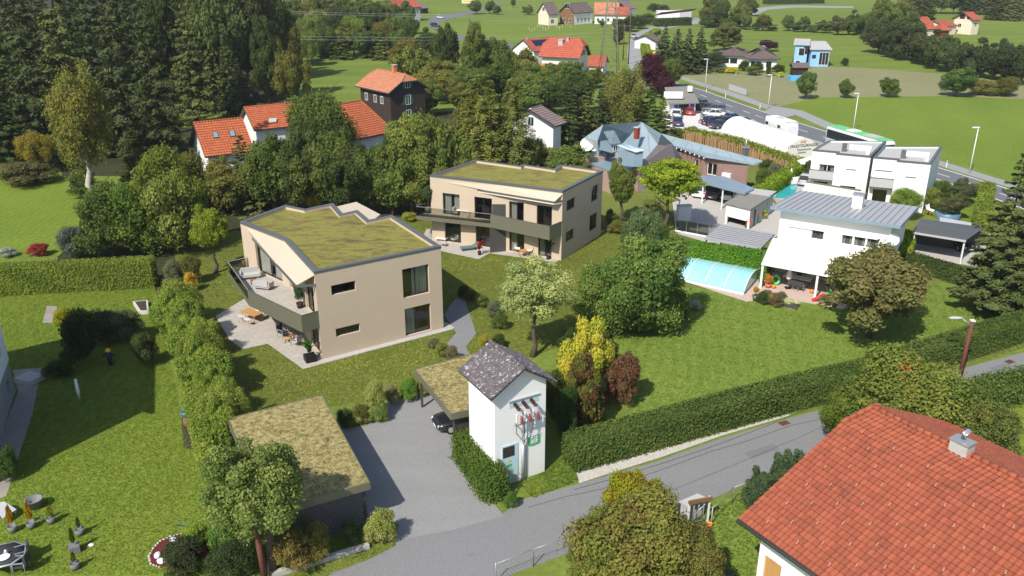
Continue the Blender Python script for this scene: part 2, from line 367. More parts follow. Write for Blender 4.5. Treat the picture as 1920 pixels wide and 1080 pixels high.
def leaf(name, c2=None, thr=.8, soft=.05, trans=.4, vr=.75, lr=.6, base=.88):
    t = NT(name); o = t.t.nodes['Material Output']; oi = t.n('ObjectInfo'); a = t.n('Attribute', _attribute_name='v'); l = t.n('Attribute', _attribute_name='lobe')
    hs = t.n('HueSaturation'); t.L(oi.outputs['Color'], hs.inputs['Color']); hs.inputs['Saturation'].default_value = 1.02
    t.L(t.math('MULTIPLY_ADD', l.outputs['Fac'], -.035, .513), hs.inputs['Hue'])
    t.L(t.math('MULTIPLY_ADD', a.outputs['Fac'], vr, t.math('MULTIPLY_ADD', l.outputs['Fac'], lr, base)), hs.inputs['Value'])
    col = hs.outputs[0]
    if c2:
        f = t.math('ADD', t.math('MULTIPLY', l.outputs['Fac'], .6), t.math('MULTIPLY', a.outputs['Fac'], .4))
        col = t.mix(t.ramp(f, [(thr - soft, (0,) * 3), (thr + soft, (1,) * 3)]), col, c2)
    d = t.n('BsdfDiffuse'); r = t.n('BsdfTranslucent'); mx = t.n('MixShader', Fac=trans)
    t.L(col, d.inputs[0]); t.L(t.mix(.35, col, (.24, .28, .03)), r.inputs[0]); t.L(d.outputs[0], mx.inputs[1]); t.L(r.outputs[0], mx.inputs[2]); t.L(mx.outputs[0], o.inputs[0]); return t.m
M['leaf'] = leaf('foliage'); M['needle'] = leaf('needles', trans=.24)
M['blade'] = leaf('grass_blades', vr=.14, lr=.5, base=.85)
M['leafbrown'] = leaf('foliage_turning_brown', (.16, .10, .04), .74, .12)
M['leafyellow'] = leaf('foliage_turning_yellow', (.28, .19, .02), .6, .1)
M['leafred'] = leaf('foliage_turning_red', (.14, .06, .035), .6, .15)
M['leafvar'] = leaf('variegated_foliage', (.42, .42, .16), .55, .12)
M['leafberry'] = leaf('foliage_with_berries', (.50, .10, .03), .93, .02)
M['rowan'] = leaf('brown_green_foliage', (.17, .12, .05), .82, .2)
# ---------------------------------------------------------------- vegetation
def leaf_mesh(name, P, N, size, v, lobe, aspect=1.5, core=None):
    rg = np.random.default_rng(len(P)); n = len(P)
    N = N / (np.linalg.norm(N, axis=1, keepdims=True) + 1e-9)
    r = rg.normal(size=(n, 3)); U = np.cross(N, r); U /= (np.linalg.norm(U, axis=1, keepdims=True) + 1e-9); W = np.cross(N, U)
    s = (size * rg.uniform(.6, 1.35, n))[:, None] * .5
    q = np.stack([P - U * s * aspect, P - W * s, P + U * s * aspect, P + W * s], 1).reshape(-1, 3)
    nf = n; cv = np.zeros((0, 3)); cf = []
    me = bpy.data.meshes.new(name)
    if core is not None: cv, cf = np.array(core[0], float).reshape(-1, 3), core[1]
    me.vertices.add(4 * n + len(cv)); me.vertices.foreach_set('co', np.concatenate([q, cv]).ravel().astype(np.float32))
    loops = list(range(4 * n)); starts = list(range(0, 4 * n, 4)); tot = [4] * n
    for f in cf:
        starts.append(len(loops)); tot.append(len(f)); loops += [4 * n + i for i in f]
    me.loops.add(len(loops)); me.loops.foreach_set('vertex_index', loops)
    me.polygons.add(len(starts)); me.polygons.foreach_set('loop_start', starts)
    me.update(calc_edges=True)
    k = len(cf)
    for nm, arr, d in (('v', v, .15), ('lobe', lobe, .3)):
        at = me.attributes.new(nm, 'FLOAT', 'FACE'); at.data.foreach_set('value', np.concatenate([arr, np.full(k, d)]).astype(np.float32))
    me.materials.append(M['leaf']); return me
def broad_mesh(name, seed, nl, nlobe, leaf, lobe_r=(.22, .38), flat=1.0, hollow=.35, spread=1.0, wild=.5):
    rg = np.random.default_rng(seed); c = rg.normal(size=(nlobe, 3)); c /= np.linalg.norm(c, axis=1, keepdims=True)
    c[:, 2] = np.where(c[:, 2] < -.6, -c[:, 2] * .6, c[:, 2])
    q = rg.normal(size=(6, 3)); q /= np.linalg.norm(q, axis=1, keepdims=True); amp = rg.uniform(-1, 1, 6)
    prof = 1 + wild * (np.clip(c @ q.T, 0, 1) ** 3 @ amp); rad = (rg.uniform(.28, 1, nlobe) ** .6)[:, None] * prof[:, None] * (spread - .22)
    c = c * rad; lr = rg.uniform(*lobe_r, nlobe) * rg.choice([.6, 1, 1, 1.15], nlobe); lv = rg.uniform(0, 1, nlobe)
    w = lr ** 2; idx = rg.choice(nlobe, nl, p=w / w.sum())
    d = rg.normal(size=(nl, 3)); d /= np.linalg.norm(d, axis=1, keepdims=True); d[:, 2] = np.where(rg.random(nl) < .5, np.abs(d[:, 2]), d[:, 2])
    rr = rg.uniform(.35, 1.0, nl) ** .6 * (1 + .35 * (rg.random(nl) > .93) * rg.random(nl))
    dirn = c[idx] / (np.linalg.norm(c[idx], axis=1, keepdims=True) + 1e-6); st = 1 + .35 * np.clip((d * dirn).sum(1), 0, 1) * rg.random(nl)
    P = c[idx] + d * (lr[idx] * rr * st)[:, None] * np.array([1, 1, flat])
    N = d + rg.normal(size=(nl, 3)) * .6
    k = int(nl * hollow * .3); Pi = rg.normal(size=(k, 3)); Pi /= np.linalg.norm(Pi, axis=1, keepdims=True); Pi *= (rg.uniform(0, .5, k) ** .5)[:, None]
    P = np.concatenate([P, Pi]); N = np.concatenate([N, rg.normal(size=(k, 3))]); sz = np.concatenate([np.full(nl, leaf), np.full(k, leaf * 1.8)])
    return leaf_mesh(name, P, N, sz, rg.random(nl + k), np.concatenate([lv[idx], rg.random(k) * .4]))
KZ = 4.6      # spruces are modelled 1 wide (radius) and KZ tall
def spruce_mesh(name, seed, tiers, spr, droop=.25, leaf=.05, pw=.85, gap=.05, hang=.5):
    rg = np.random.default_rng(seed); P = []; N = []; V = []; Lb = []; Sz = []
    for i in range(tiers):
        z = .03 + .95 * (i / tiers) ** 1.02; r = (1 - z) ** pw * rg.uniform(.82, 1.08); nb = max(5, int(8 * (r + .4) * rg.uniform(.85, 1.15)))
        a0 = rg.uniform(0, 6.28)
        for b in range(nb):
            if rg.random() < gap: continue
            a = a0 + 6.283 * b / nb + rg.normal() * .14; L = r * rg.uniform(.74, 1.2); n = max(8, int(spr * (L + .12)))
            t = rg.uniform(.06, 1, n) ** .55; sd = rg.normal(size=n) * .15 * (L + .1) * (1.05 - .75 * t)
            dr = droop * (.4 + .6 * rg.random()); zj = rg.normal() * .05
            x = np.cos(a) * t * L - np.sin(a) * sd; y = np.sin(a) * t * L + np.cos(a) * sd
            zz = z * KZ + zj - dr * L * .8 * t ** 1.5 + .12 * L * t ** 4 + rg.normal(size=n) * .02 - rg.random(n) ** 2 * hang * .32 * L - abs(sd) * .5
            P.append(np.stack([x, y, np.maximum(zz, -.05)], 1)); nn = np.stack([np.cos(a) * .5 + rg.normal(size=n) * .5, np.sin(a) * .5 + rg.normal(size=n) * .5, np.full(n, .9)], 1); N.append(nn)
            V.append(rg.random(n)); Lb.append(np.full(n, rg.random())); Sz.append(np.full(n, leaf) * (1.1 - .35 * z))
    return leaf_mesh(name, np.concatenate(P), np.concatenate(N), np.concatenate(Sz), np.concatenate(V), np.concatenate(Lb), 1.9)
def stretch(me, z):    # spruce crowns: x, y in radii, z in heights
    return me
CR = {
 'broad': [broad_mesh('crown', s, 60000, 95, .034, (.13, .29)) for s in (1, 2, 33)],
 'mid': [broad_mesh('crown', s, 32000, 75, .044, (.13, .27)) for s in (3, 4, 5, 34, 35, 36)],
 'far': [broad_mesh('crown', s, 12000, 44, .07, (.17, .32)) for s in (6, 7, 8, 37)],
 'airy': [broad_mesh('crown', s, 42000, 110, .030, (.11, .22), 1, .12, 1.0) for s in (9, 10)],
 'layer': [broad_mesh('crown', s, 30000, 60, .036, (.16, .3), .38, .1, .92) for s in (11,)],
 'wisp': [broad_mesh('crown', s, 42000, 95, .028, (.12, .22), 1.6, .25, .88) for s in (12, 13)],
 'bush': [broad_mesh('crown', s, 14000, 30, .05, (.24, .42)) for s in (14, 15, 16)],
 'spruce': [spruce_mesh('crown', s, 21, 210, .5, .05, .85, .06, .25) for s in (21, 22, 23)],
 'farspruce': [spruce_mesh('crown', s, 24, 80, .42, .085) for s in (24, 25)],
 'weep': [spruce_mesh('crown', s, 24, 330, .75, .038, .6, .1, 2.2) for s in (26, 27)],
 'cone': [broad_mesh('crown', s, 16000, 70, .05, (.14, .24), 1.3, .4, 1.05, .1) for s in (31,)],
}
def taper_cone(me):
    a = np.empty(len(me.vertices) * 3, np.float32); me.vertices.foreach_get('co', a); a = a.reshape(-1, 3)
    k = 1.15 - .95 * np.clip((a[:, 2] + 1) / 2, 0, 1); a[:, 0] *= k; a[:, 1] *= k; me.vertices.foreach_set('co', a.ravel()); me.update()
for me in CR['cone']: taper_cone(me)
def trunk_mesh(seed, limbs=7, lean=.03, pale=False, up=.95, r0=.028):
    rg = random.Random(seed); mb = MB(); pts = [(0, 0, -.01)]; x = y = 0
    for i in range(1, 9):
        x += rg.uniform(-lean, lean); y += rg.uniform(-lean, lean); pts.append((x, y, up * i / 8))
    mb.tube(pts, [r0 * (1.35 if i == 0 else 1 - i / 9.2) for i in range(9)], 8)
    for k in range(limbs):
        i = rg.randint(3, 7); p = pts[i]; a = rg.uniform(0, 6.28); L = rg.uniform(.16, .3); r = r0 * (1 - i / 10) * .55
        q = (p[0] + math.cos(a) * L * .5, p[1] + math.sin(a) * L * .5, p[2] + L * .32); e = (p[0] + math.cos(a) * L, p[1] + math.sin(a) * L, p[2] + L * .75)
        mb.tube([p, q, e], [r, r * .7, r * .25], 5)
    me_o = mb.build('trunk', M['bark']); me = me_o.data; bpy.data.objects.remove(me_o); return me
TR = [trunk_mesh(s) for s in (1, 2, 3)]; TRS = trunk_mesh(9, 0, .002, up=.97, r0=.017)
M['birchbark'] = plain('birch_bark', (.48, .44, .38), .9, scale=9, var=.4)
def link(name, me, parent, mat=None, color=None):
    o = bpy.data.objects.new(name, me); C.objects.link(o); o.parent = parent
    if mat is not None and me.materials[0] != mat: o.material_slots[0].link = 'OBJECT'; o.material_slots[0].material = mat
    if color: o.color = (*color, 1)
    return o
GREENS = {'dark': (.055, .078, .025), 'mid': (.085, .115, .03), 'light': (.12, .15, .036), 'lime': (.16, .20, .026), 'olive': (.13, .13, .034), 'yellow': (.36, .33, .03),
 'spruce': (.050, .066, .027), 'sprucelight': (.088, .105, .034), 'blue': (.075, .10, .075), 'thuja': (.15, .18, .03), 'purple': (.055, .018, .028), 'grey': (.14, .155, .085), 'brown': (.11, .085, .04)}
tcount = [0]
def tree(px, py, h, r, kind='mid', tintc='mid', label='', cat='tree', name='leafy_tree', low=.22, mat='leaf', group=None, jit=.0, pale=False, world=None):
    x, y = world if world else G2(px, py); tcount[0] += 1; k = tcount[0]
    t = thing(name, label, cat, (x, y, 0), group, rz=k * 2.399)
    c = GREENS[tintc] if isinstance(tintc, str) else tuple(min(.6, q * 1.2) for q in tintc)
    f = rnd.uniform(1 - jit, 1 + jit); g = rnd.uniform(1 - jit * .6, 1 + jit * .6); c = (c[0] * f * g, c[1] * f, c[2] * f)
    me = CR[kind][k % len(CR[kind])]
    if kind in ('spruce', 'farspruce', 'weep'):
        o = link('crown', me, t, M['needle'], c); o.scale = (r, r, h * (1 - low) / KZ); o.location = (0, 0, h * low)
        b = link('trunk', TRS, t, None); b.scale = (h * .8, h * .8, h)
    else:
        hc = h * (1 - low) / 2; o = link('crown', me, t, M[mat], c); o.scale = (r * (.9 + .2 * ((k * 7) % 5) / 4), r * (1.08 - .2 * ((k * 3) % 5) / 4), hc * 1.04); o.location = (0, 0, h - hc)
        b = link('trunk', TR[k % 3], t, M['birchbark'] if pale else None); s = max(h, r * 1.6); b.scale = (s * .95, s * .95, h * .93)
    return t
def shrub(px, py, r, h, tintc='mid', label='', name='shrub', cat='shrub', kind='bush', mat='leaf', group=None, world=None, z=0, jit=.1, ry=None):
    x, y = world if world else G2(px, py, z); tcount[0] += 1; k = tcount[0]
    c = GREENS[tintc] if isinstance(tintc, str) else tuple(min(.6, q * 1.2) for q in tintc); f = rnd.uniform(1 - jit, 1 + jit); c = tuple(a * f for a in c)
    me = CR[kind][k % len(CR[kind])]; o = link(name, me, None, M[mat], c); o.scale = (r, ry or r, h * .56); o.location = (x, y, z + h * .46); o.rotation_euler = (0, 0, k * 2.1)
    return tag(o, label, cat, group)
def hedge(pts, width, height, tintc, label, name='hedge', leaf=.14, dens=70, ls=.72, mat='leaf', px=True, rough=.10, off=0, topn=0.0):
    leaf *= ls; dens /= ls * ls * .8; W = [G2(*p) for p in pts] if px else pts; rg = np.random.default_rng(int(height * 1000) + len(pts)); P = []; N = []; Lb = []; cv = []; cf = []
    for i in range(len(W) - 1):
        A, B = W[i], W[i + 1]; L = math.dist(A, B); e = unit(sub(B, A)); nn = (e[1], -e[0])
        def add(area, fn, nrm):
            n = int(area * dens)
            if n < 1: return
            u = rg.random((n, 2)); q = np.array([fn(a, b) for a, b in u]); P.append(q); N.append(np.tile(np.array(nrm, float), (n, 1)) + rg.normal(size=(n, 3)) * .6)
        pos = lambda s, o, z: (A[0] + e[0] * s + nn[0] * (o + off), A[1] + e[1] * s + nn[1] * (o + off), z)
        w2 = width / 2
        add(L * width, lambda a, b: pos(a * L, (b - .5) * width, height + rg.normal() * rough * .7 + topn * math.sin(a * L * 1.7 + i)), (0, 0, 1))
        for sgn in (1, -1):
            add(L * height, lambda a, b: pos(a * L, sgn * (w2 + rg.normal() * rough * .7), b * height), (nn[0] * sgn, nn[1] * sgn, .35))
        for s0, sg in ((0, -1), (L, 1)):
            if (s0 == 0 and i == 0) or (s0 and i == len(W) - 2):
                add(width * height, lambda a, b: pos(s0 + sg * abs(rg.normal()) * rough, (a - .5) * width, b * height), (e[0] * sg, e[1] * sg, .3))
        k = len(cv); q = w2 - .07
        cv += [pos(0 if i else .05, -q, 0), pos(L - (.05 if i == len(W) - 2 else 0), -q, 0), pos(L - (.05 if i == len(W) - 2 else 0), q, 0), pos(0 if i else .05, q, 0)]
        cv += [(x, y, height - .1) for x, y, _ in cv[-4:]]
        cf += [(k, k + 1, k + 5, k + 4), (k + 1, k + 2, k + 6, k + 5), (k + 2, k + 3, k + 7, k + 6), (k + 3, k, k + 4, k + 7), (k + 4, k + 5, k + 6, k + 7)]
    P = np.concatenate(P); N = np.concatenate(N); lob = (np.sin(P[:, 0] * 1.1 + P[:, 2] * 2) * np.sin(P[:, 1] * 1.3 + 1) + 1) / 2 * .6 + rg.random(len(P)) * .25
    o0 = W[0]; P = P - np.array([o0[0], o0[1], 0]); cv = [(a - o0[0], b - o0[1], c) for a, b, c in cv]
    me = leaf_mesh(name, P, N, np.full(len(P), leaf), rg.random(len(P)), lob, 1.4, (cv, cf))
    c = GREENS[tintc] if isinstance(tintc, str) else tuple(min(.6, q * 1.2) for q in tintc)
    o = link(name, me, None, M[mat], c); o.location = (o0[0], o0[1], 0); return tag(o, label, 'hedge')
# ---------------------------------------------------------------- ground, roads, lawns
g = MB(); g.face([(-1500, -300, 0), (1500, -300, 0), (1500, 2500, 0), (-1500, 2500, 0)]); setting('ground', g, M['field'])
def resample(pts, n):
    W = [G2(*p) for p in pts]; D = [0]
    for a, b in zip(W, W[1:]): D.append(D[-1] + math.dist(a, b))
    out = []
    for i in range(n + 1):
        s = D[-1] * i / n; k = max(j for j in range(len(D) - 1) if D[j] <= s + 1e-6); f = (s - D[k]) / (D[k + 1] - D[k]); out.append((W[k][0] + (W[k + 1][0] - W[k][0]) * f, W[k][1] + (W[k + 1][1] - W[k][1]) * f))
    return out
def road_strip(name, left, right, mat, z):
    n = 40; l, r = resample(left, n), resample(right, n); mb = MB()
    for i in range(n):
        q = [(*l[i], z), (*r[i], z), (*r[i + 1], z), (*l[i + 1], z)]; ar = sum(q[j - 1][0] * q[j][1] - q[j][0] * q[j - 1][1] for j in range(4)); mb.face(q if ar > 0 else q[::-1])
    return setting(name, mb, mat)
sheet('rough_grass_verge', [(1240, 250), (1330, 250), (1600, 360), (1920, 420), (1920, 560), (1200, 700), (860, 400), (900, 330), (1100, 250)], M['rough'], .004)
sheet('lower_meadow', [(1500, 215), (1600, 240), (1780, 300), (1920, 345), (2200, 420), (2200, 120), (1870, 182), (1530, 184), (1430, 185)], M['field2'], .004)
sheet('stubble_field', [(1262, 140), (1380, 139), (1500, 138), (1530, 125), (1620, 127), (1770, 139), (1860, 150), (1990, 165), (1990, 190), (1790, 180), (1530, 183), (1460, 200), (1425, 190), (1340, 168)], M['stubble'], .008)
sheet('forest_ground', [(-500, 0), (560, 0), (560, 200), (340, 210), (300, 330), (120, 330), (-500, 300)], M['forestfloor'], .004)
sheet('forest_clearing_lawn', [(330, 205), (440, 200), (470, 232), (330, 240)], M['field'], .008)
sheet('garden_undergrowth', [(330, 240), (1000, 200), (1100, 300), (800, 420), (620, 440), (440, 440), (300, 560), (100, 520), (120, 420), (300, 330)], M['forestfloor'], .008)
sheet('upper_left_lawn', [(-300, 290), (60, 290), (110, 300), (120, 345), (175, 372), (170, 420), (110, 480), (-300, 490)], M['lawnleft'], .012)
sheet('side_lawn', [(-300, 545), (290, 535), (300, 600), (350, 820), (430, 1110), (-200, 1110)], M['lawnleft'], .012)
sheet('new_lawn', [(325, 470), (440, 432), (560, 440), (800, 400), (1135, 425), (1190, 420), (1140, 620), (930, 690), (780, 745), (440, 780), (400, 800)], M['lawnmid'], .012)
sheet('big_lawn', [(1060, 640), (1230, 540), (1310, 540), (1420, 560), (1700, 560), (1760, 530), (1900, 560), (2000, 640), (1550, 740), (1060, 830)], M['lawnright'], .016)
sheet('corner_lawn', [(1820, 740), (2000, 700), (2000, 900), (1760, 900)], M['lawnleft'], .016)
sheet('roadside_garden_lawn', [(1200, 1010), (1330, 950), (1540, 865), (1700, 830), (1500, 1120), (1380, 1120)], M['lawnright'], .012)
# main road with paths
ml = [(1262, 150), (1268, 155), (1320, 169), (1372, 188), (1432, 209), (1466, 220), (1563, 250), (1761, 314), (1804, 327), (1879, 350), (2050, 405)]
mr = [(1215, 160), (1238, 165), (1308, 187), (1350, 204), (1400, 223), (1435, 236), (1549, 272), (1740, 332), (1797, 350), (1869, 375), (2050, 440)]
road_strip('main_road', ml, mr, M['main'], .02)
def dline(name, pts, wd, z, dash=None):
    P = [G2(*p) for p in pts]; mb = MB(); acc = 0
    for a, b in zip(P, P[1:]):
        L = math.dist(a, b); s = 0
        while s < L - .01:
            d = (dash[0] if dash else L); e = min(L, s + d); u = unit(sub(b, a)); n = (u[1] * wd / 2, -u[0] * wd / 2)
            p, q = (a[0] + u[0] * s, a[1] + u[1] * s), (a[0] + u[0] * e, a[1] + u[1] * e)
            mb.face([(p[0] + n[0], p[1] + n[1], z), (q[0] + n[0], q[1] + n[1], z), (q[0] - n[0], q[1] - n[1], z), (p[0] - n[0], p[1] - n[1], z)]); s = e + (dash[1] if dash else 0)
    setting(name, mb, M['line'])
dline('road_marking', [(x + (.5), y + 1.2) for x, y in ml], .22, .024)
dline('road_marking', [(x - .5, y - 1.2) for x, y in mr[2:]], .2, .024)
dline('road_marking', [((a + c) / 2, (b + d) / 2) for (a, b), (c, d) in zip(ml[1:], mr[1:])], .16, .024, (3, 4.2))
road_strip('pavement', mr[1:6], [(x - 9, y + 4) for x, y in mr[1:6]], M['path'], .028)
road_strip('parking_lay_by', mr[5:8], [(1420, 246), (1535, 282), (1640, 315)], M['path'], .016)
ca = [(1262, 138), (1273, 142), (1365, 170), (1445, 198), (1503, 207), (1560, 232), (1660, 268), (1761, 301), (1816, 318), (1874, 336), (2050, 385)]
cb = [(1258, 143), (1268, 146), (1360, 177), (1437, 205), (1490, 215), (1550, 242), (1650, 276), (1755, 309), (1808, 326), (1868, 345), (2050, 396)]
road_strip('cycle_path', ca, cb, M['path'], .028)
sheet('path_junction', [(1432, 209), (1450, 200), (1466, 203), (1500, 214), (1470, 221)], M['path'], .032)
# side road over the hill, far road
road_strip('side_road', [(1205, 168), (1182, 130), (1177, 118), (1176, 95), (1180, 75), (1192, 62), (1216, 51), (1260, 42), (1312, 37)], [(1262, 158), (1225, 128), (1213, 108), (1200, 92), (1203, 74), (1222, 60), (1262, 51), (1313, 44)][0:8], M['path'], .012)
road_strip('far_road', [(962, 82), (900, 70), (850, 64), (806, 52), (800, 40), (812, 32), (880, 20), (940, 4)], [(962, 90), (895, 78), (845, 72), (822, 58), (824, 42), (840, 36), (885, 26), (948, 6)], M['main'], .012)
sheet('farm_track', [(1402, 24), (1420, 15), (1460, 11), (1490, 10), (1600, 12), (1600, 15), (1490, 14), (1440, 18), (1412, 30), (1392, 40), (1386, 36)], M['path'], .012)
sheet('farm_yard', [(1310, 44), (1235, 42), (1240, 30), (1310, 34)], M['path'], .016)
# lane in front, driveway
sheet('lane', [(330, 1260), (480, 1130), (610, 1083), (735, 1012), (850, 990), (940, 966), (975, 938), (1084, 908), (1230, 866), (1350, 823), (1480, 784), (1560, 764), (1700, 722), (1800, 692), (1920, 661), (2050, 630), (2050, 690), (1920, 722), (1830, 736), (1700, 790), (1545, 850), (1400, 908), (1290, 955), (1060, 1040), (940, 1085), (860, 1130), (700, 1260)], M['lane'], .020)
sheet('driveway', [(560, 830), (640, 806), (690, 797), (730, 752), (770, 745), (900, 728), (930, 800), (855, 800), (848, 850), (885, 900), (935, 955), (945, 968), (850, 994), (735, 1016), (748, 985), (730, 975), (690, 982), (620, 1000), (560, 960)], M['asphalt'], .026)
sheet('lane_verge', [(745, 1000), (740, 1025), (690, 1050), (560, 1100), (500, 1100), (690, 1028), (700, 990)], M['rough'], .03)
sheet('tower_verge', [(975, 905), (1022, 880), (1060, 850), (1084, 900), (1000, 934)], M['lawnleft'], .03)
sheet('pebble_edging', [(1081, 884), (1150, 862), (1240, 838), (1350, 802), (1478, 772), (1480, 780), (1352, 818), (1240, 858), (1150, 886), (1086, 907)], M['gravelwhite'], .034)
sheet('lane_verge', [(1485, 766), (1600, 740), (1800, 682), (1930, 640), (1930, 650), (1800, 692), (1600, 750), (1490, 778)], M['rough'], .03)
sheet('garden_path', [(832, 590), (865, 545), (893, 625.5), (873, 651), (886, 672), (866, 674), (838, 644), (855.5, 624.5)], M['lane'], .02)
# west garden: slab path beside the house
sheet('slab_path', [(78, 690), (24, 694), (34, 733), (-10, 850), (-60, 960), (12, 930), (34, 860), (62, 772)], M['slabs'], .02)
# yards
sheet('dealer_yard', [(1245, 200), (1300, 190), (1320, 215), (1330, 250), (1300, 262), (1240, 250)], M['yard'], .012)
sheet('dealer_parking', [(1300, 190), (1320, 188), (1440, 236), (1400, 262), (1320, 252)], M['yard'], .014)
sheet('carport_yard', [(1260, 372), (1340, 340), (1425, 355), (1470, 400), (1466, 440), (1380, 470), (1268, 438)], M['forecourt'], .012)
sheet('grey_ramp', [(1268, 412), (1350, 425), (1328, 442), (1268, 432)], M['lane'], .02)
sheet('terrace_by_pool', [(1230, 480), (1260, 520), (1400, 566), (1432, 561), (1490, 582), (1502, 566), (1580, 580), (1640, 540), (1432, 500), (1300, 465)], M['pavers'], .02)
sheet('carport_drive', [(1660, 500), (1700, 440), (1740, 420), (1860, 440), (1830, 500), (1700, 480)], M['forecourt'], .02)
sheet('duplex_terrace', [(1450, 372), (1508, 318), (1530, 330), (1540, 400), (1470, 400)], M['sandstone'], .012)
sheet('duplex_garden', [(1720, 360), (1760, 340), (1860, 360), (1850, 420), (1740, 420)], M['lawnleft'], .012)
# gentle wooded hills on the horizon
rg_ = np.random.default_rng(5); hb = MB(); n = 60
hp = [[(-1600 + 3200 * i / n, 760 + 260 * j, (0, 45, 95, 130)[j] * (.7 + .5 * math.sin(i * .35 + j) ** 2) - .5) for i in range(n + 1)] for j in range(4)]
for j in range(3):
    for i in range(n): hb.face([hp[j][i], hp[j][i + 1], hp[j + 1][i + 1], hp[j + 1][i]], 0, True)
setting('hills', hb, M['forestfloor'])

M['tarline'] = plain('bitumen_seam', (.07, .07, .07), .7)
def thin(name, pts, wd, z, mat):
    P = [G2(*p) for p in pts]; mb = MB()
    for a, b in zip(P, P[1:]): u = unit(sub(b, a)); n = (u[1] * wd / 2, -u[0] * wd / 2); mb.face([(a[0] + n[0], a[1] + n[1], z), (b[0] + n[0], b[1] + n[1], z), (b[0] - n[0], b[1] - n[1], z), (a[0] - n[0], a[1] - n[1], z)])
    setting(name, mb, mat)
thin('road_seam', [(990, 952), (1060, 932), (1130, 917), (1230, 885), (1330, 848), (1405, 826), (1480, 799), (1560, 782)], .05, .024, M['tarline'])
M['patch'] = asphalt('repair_patch', (.165, .165, .165), .12)
M['patchlight'] = asphalt('pale_patch', (.26, .26, .255), .12)
sheet('road_patch', [(1120, 960), (1165, 945), (1180, 958), (1135, 974)], M['patchlight'], .0235)
sheet('road_patch', [(1395, 850), (1450, 832), (1462, 842), (1408, 861)], M['patch'], .0235)
sheet('road_patch', [(1855, 690), (1890, 680), (1900, 690), (1866, 700)], M['patch'], .0235)
sheet('garden_drive', [(1322, 1035), (1345, 1040), (1395, 1100), (1260, 1100)], M['floor'], .02)
# ---------------------------------------------------------------- building kit
def wall(root, A, B, z0, z1, wins, mat, deep=.22, name='wall', curtain=True):
    """wall with real openings, windows set back inside them. outside is on the right of A->B"""
    L = math.dist(A, B); mb = MB(); P = lambda s, z, o=0: (*along(A, B, s, o), z)
    xs = sorted({0, L, *[max(0, w[0]) for w in wins], *[min(L, w[1]) for w in wins]}); zs = sorted({z0, z1, *[w[2] for w in wins], *[w[3] for w in wins]})
    for i in range(len(xs) - 1):
        for j in range(len(zs) - 1):
            cx, cz = (xs[i] + xs[i + 1]) / 2, (zs[j] + zs[j + 1]) / 2
            if any(w[0] < cx < w[1] and w[2] < cz < w[3] for w in wins): continue
            mb.face([P(xs[i], zs[j]), P(xs[i + 1], zs[j]), P(xs[i + 1], zs[j + 1]), P(xs[i], zs[j + 1])])
    for s0, s1, a, b, kind in wins:
        for q in ([(s0, a), (s0, b)], [(s0, b), (s1, b)], [(s1, b), (s1, a)], [(s1, a), (s0, a)]):
            (u, za), (v, zb) = q; mb.face([P(u, za), P(v, zb), P(v, zb, -deep), P(u, za, -deep)])
    o = mb.build(name, mat, root)
    for s0, s1, a, b, kind in wins:
        f = MB(); t = .07; bar = lambda u, v, za, zb, o0=-deep + .03, dd=.07: f.prism([along(A, B, u, o0), along(A, B, v, o0), along(A, B, v, o0 - dd), along(A, B, u, o0 - dd)], za, zb)
        fm = M['trim'] if kind in ('white', 'whitebare', 'blindw') else M['frame']
        bar(s0, s1, a, a + t); bar(s0, s1, b - t, b); bar(s0, s0 + t, a + t, b - t); bar(s1 - t, s1, a + t, b - t)
        if s1 - s0 > 1.25 and kind != 'slit': m = (s0 + s1) / 2; bar(m - .04, m + .04, a + t, b - t)
        wi = f.build('window', fm, root)
        zi = lambda s, z, o: (*along(A, B, s, o), z)
        g = MB(); o1 = -deep - .01; g.face([zi(s0 + t, a + t, o1), zi(s1 - t, a + t, o1), zi(s1 - t, b - t, o1), zi(s0 + t, b - t, o1)]); g.build('pane', M['glass'], wi)
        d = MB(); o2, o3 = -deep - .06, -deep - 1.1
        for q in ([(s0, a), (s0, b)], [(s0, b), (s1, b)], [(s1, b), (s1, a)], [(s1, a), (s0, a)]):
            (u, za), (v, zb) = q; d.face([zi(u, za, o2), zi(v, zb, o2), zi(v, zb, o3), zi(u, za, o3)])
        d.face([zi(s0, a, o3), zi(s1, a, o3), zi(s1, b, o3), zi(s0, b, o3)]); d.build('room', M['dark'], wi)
        if kind in ('curtain', 'white', 'curtainl', 'curtainr') and curtain:
            c = MB(); w_ = s1 - s0; rng = {'curtain': [(0, .42), (.58, 1)], 'white': [(0, .3), (.7, 1)], 'curtainl': [(0, .45)], 'curtainr': [(.42, 1)]}[kind]
            for p0, p1 in rng:
                n = 26; q = [along(A, B, s0 + w_ * (p0 + (p1 - p0) * i / n), -deep - .22 + .045 * math.sin(i * 1.9)) for i in range(n + 1)]
                for i in range(n): c.face([(*q[i], a), (*q[i + 1], a), (*q[i + 1], b), (*q[i], b)], 0, True)
            c.build('curtain', M['curtain'], wi)
        if kind in ('blind', 'blindw'):
            c = MB(); c.face([zi(s0 + t, a + t, -deep + .02), zi(s1 - t, a + t, -deep + .02), zi(s1 - t, b - t, -deep + .02), zi(s0 + t, b - t, -deep + .02)]); c.build('roller_blind', M['trim'], wi)
    return o
